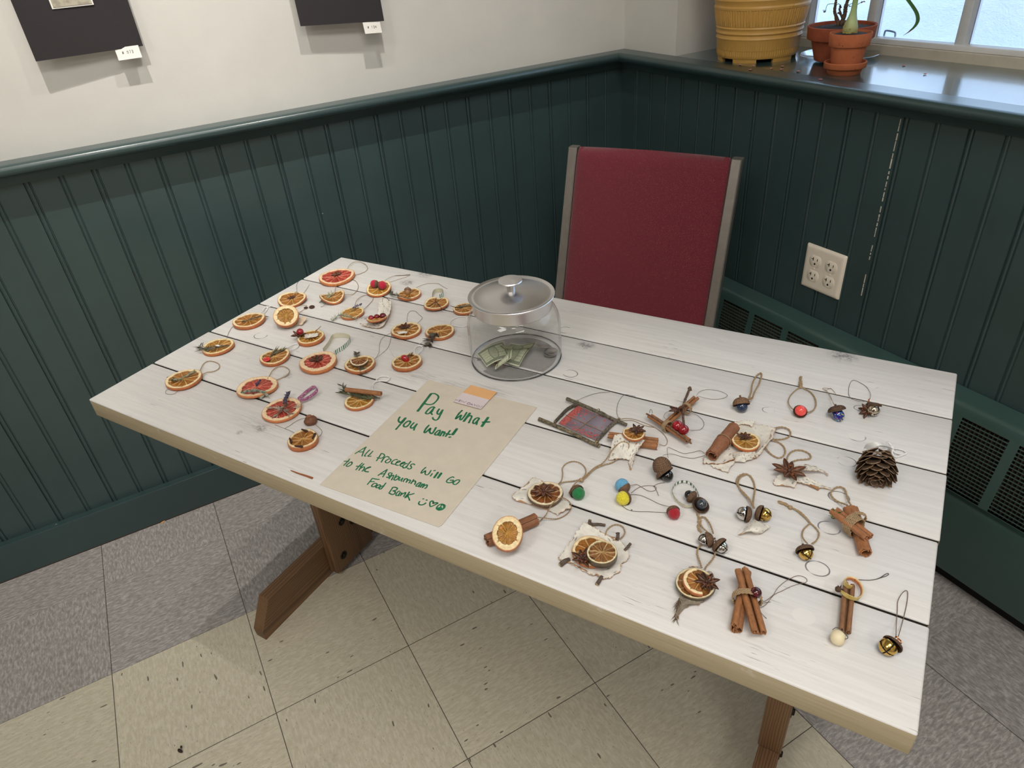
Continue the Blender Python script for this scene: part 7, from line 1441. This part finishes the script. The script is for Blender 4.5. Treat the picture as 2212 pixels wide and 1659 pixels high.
W3 = [[(580, 740), (530, 750), (470, 800), (460, 830), (500, 830), (560, 780), (590, 745)], [(590, 745), (550, 810), (530, 850)], [(620, 770), (570, 860)], [(590, 830), (650, 780), (670, 790), (620, 870)], [(640, 840), (720, 800), (745, 815), (720, 870), (680, 890)], [(40, 960), (0, 970), (-50, 1030), (-50, 1070), (0, 1060), (60, 980)], [(60, 980), (20, 1050), (10, 1080)], [(95, 1000), (55, 1080)], [(80, 1050), (170, 1000), (190, 1010), (140, 1100)], [(290, 980), (220, 1080), (170, 1130)], [(410, 1020), (340, 1040), (240, 1060)], [(240, 1065), (270, 1130), (295, 1195)],
      [(710, 350), (640, 410), (585, 490), (620, 490), (690, 440), (700, 450), (690, 520), (730, 540), (780, 520), (845, 425)], [(875, 510), (825, 575)], [(910, 437), (955, 430)], [(1020, 475), (920, 615)], [(1110, 490), (1060, 540), (1010, 630)], [(1430, 610), (1390, 595), (1310, 630), (1245, 690), (1250, 730), (1310, 745), (1390, 720), (1410, 680), (1330, 680)], [(1550, 670), (1490, 680), (1410, 740), (1420, 780), (1480, 785), (1560, 720), (1570, 680), (1548, 668)],
      [(630, 1158), (660, 1155)], [(715, 1188), (745, 1190)], [(555, 1220), (525, 1270), (550, 1305), (610, 1310), (670, 1290), (710, 1260)], [(890, 1270), (900, 1230), (870, 1210), (820, 1240), (810, 1300), (830, 1355), (900, 1330), (980, 1290), (1015, 1265), (960, 1255), (890, 1275)], [(1150, 1298), (1188, 1330), (1180, 1385), (1130, 1428), (1050, 1442), (988, 1410), (992, 1370), (1040, 1318), (1100, 1292), (1152, 1298)], [(1112, 1310), (1085, 1370), (1052, 1440)], [(1085, 1370), (1130, 1410)], [(1085, 1372), (1015, 1395)]]
strokes('handwriting', sign, A, W1, .00155, PH, m_marker); strokes('handwriting', sign, B, W2, .00105, PH, m_marker); strokes('handwriting', sign, C_, W3, .00105, PH, m_marker)
# thicker strokes where the pen went over twice
strokes('handwriting', sign, A, [[(838, 192), (700, 372), (575, 535)], [(1612, 577), (1492, 738)], [(1975, 662), (1850, 838)], [(1355, 887), (1267, 1003)], [(330, 672), (250, 772)]], .0023, PH+.00006, m_marker)
strokes('handwriting', sign, C_, [[(1022, 477), (922, 613)], [(1105, 500), (1015, 625)], [(240, 1055), (190, 1120)], [(1160, 1310), (1185, 1335), (1175, 1385)], [(1000, 1405), (1050, 1435), (1120, 1425)]], .0017, PH+.00006, m_marker)
# paint-chip note
NH = PH+.0016
sq = [on(*D(905, 180), NH), on(*D(1790, 425), NH), on(*D(1240, 1000), NH+.0012), on(*D(300, 745), NH+.0012)]
note = thing('colour_card', 'small orange and lilac colour card lettered new dawn on the paper sign', 'card', Vector((sq[0].x, sq[0].y, TZ+PH)))
def lerp4(a, b, k): return a.lerp(b, k)
kL, kR = .466, .47
mL, mR = sq[0].lerp(sq[3], kL), sq[1].lerp(sq[2], kR)
m = M(); m.prism([sq[0], sq[1], mR, mL], (0, 0, -.0005)); m.build('orange_half', pm('orange_print', (238, 184, 128), .6, (40, .03), None), note, smooth=False)
m = M(); m.prism([mL, mR, sq[2], sq[3]], (0, 0, -.0005)); m.build('lilac_half', pm('lilac_print', (228, 214, 218), .6, (40, .03), None), note, smooth=False)
W4 = [[(355, 720), (400, 665), (425, 725), (465, 675)], [(520, 690), (480, 745), (540, 765)], [(500, 715), (548, 722)], [(520, 690), (575, 705)], [(597, 712), (598, 770), (650, 730), (662, 788), (755, 745)], [(825, 775), (770, 830)], [(825, 775), (880, 792), (880, 830), (835, 850), (770, 832)], [(870, 860), (945, 815), (950, 882)], [(900, 848), (950, 855)], [(1025, 830), (1022, 900), (1072, 860), (1082, 916), (1155, 865)], [(1140, 945), (1190, 885), (1220, 955), (1288, 893)]]
strokes('lettering', note, D, W4, .00042, NH+.0012, m_pencil, sm=False)
# splinter of cinnamon bark, seed husk and chip on the floor
p0, p1 = on(628, 1016, .0012), on(675, 1033, .0012); m = M(); sd_ = (p1-p0).normalized().cross(UP)
path = spl([p0, p0.lerp(p1, .35)+sd_*.0005, p0.lerp(p1, .7), p1], 6); m.tube(path, lambda k: .0006+.0011*k**.7, 6, col=lin((150, 88, 48))); tag(m.build('bark_splinter', m_cinn, None, loc=p0), 'thin reddish brown splinter lying on the table left of the sign', 'splinter')
f0 = at(389, 1622, .004); m = M(); m.ball(f0, .0042, 14, 10, col=lin((46, 34, 28)), scale=(.8, 1.6, .7), nz=.2, nf=260, rot=Matrix.Rotation(.5, 3, 'Z')); m.ball(f0+Vector((.003, .0075, 0)), .0021, 9, 6, col=lin((52, 38, 30)), scale=(1, 1.8, .7)); tag(m.build('seed_husk', m_leafy, None, loc=f0), 'small dark seed husk dropped on the cream floor tiles at lower left', 'seed husk')
f1 = at(351, 1128, .0018); m = M(); m.ball(f1, .0065, 12, 8, col=lin((236, 180, 124)), scale=(1.3, .35, .2), nz=.15, nf=200, rot=Matrix.Rotation(.35, 3, 'Z')); tag(m.build('wood_chip', m_leafy, None, loc=f1), 'pale orange wood chip on the grey floor tiles against the baseboard', 'wood chip')
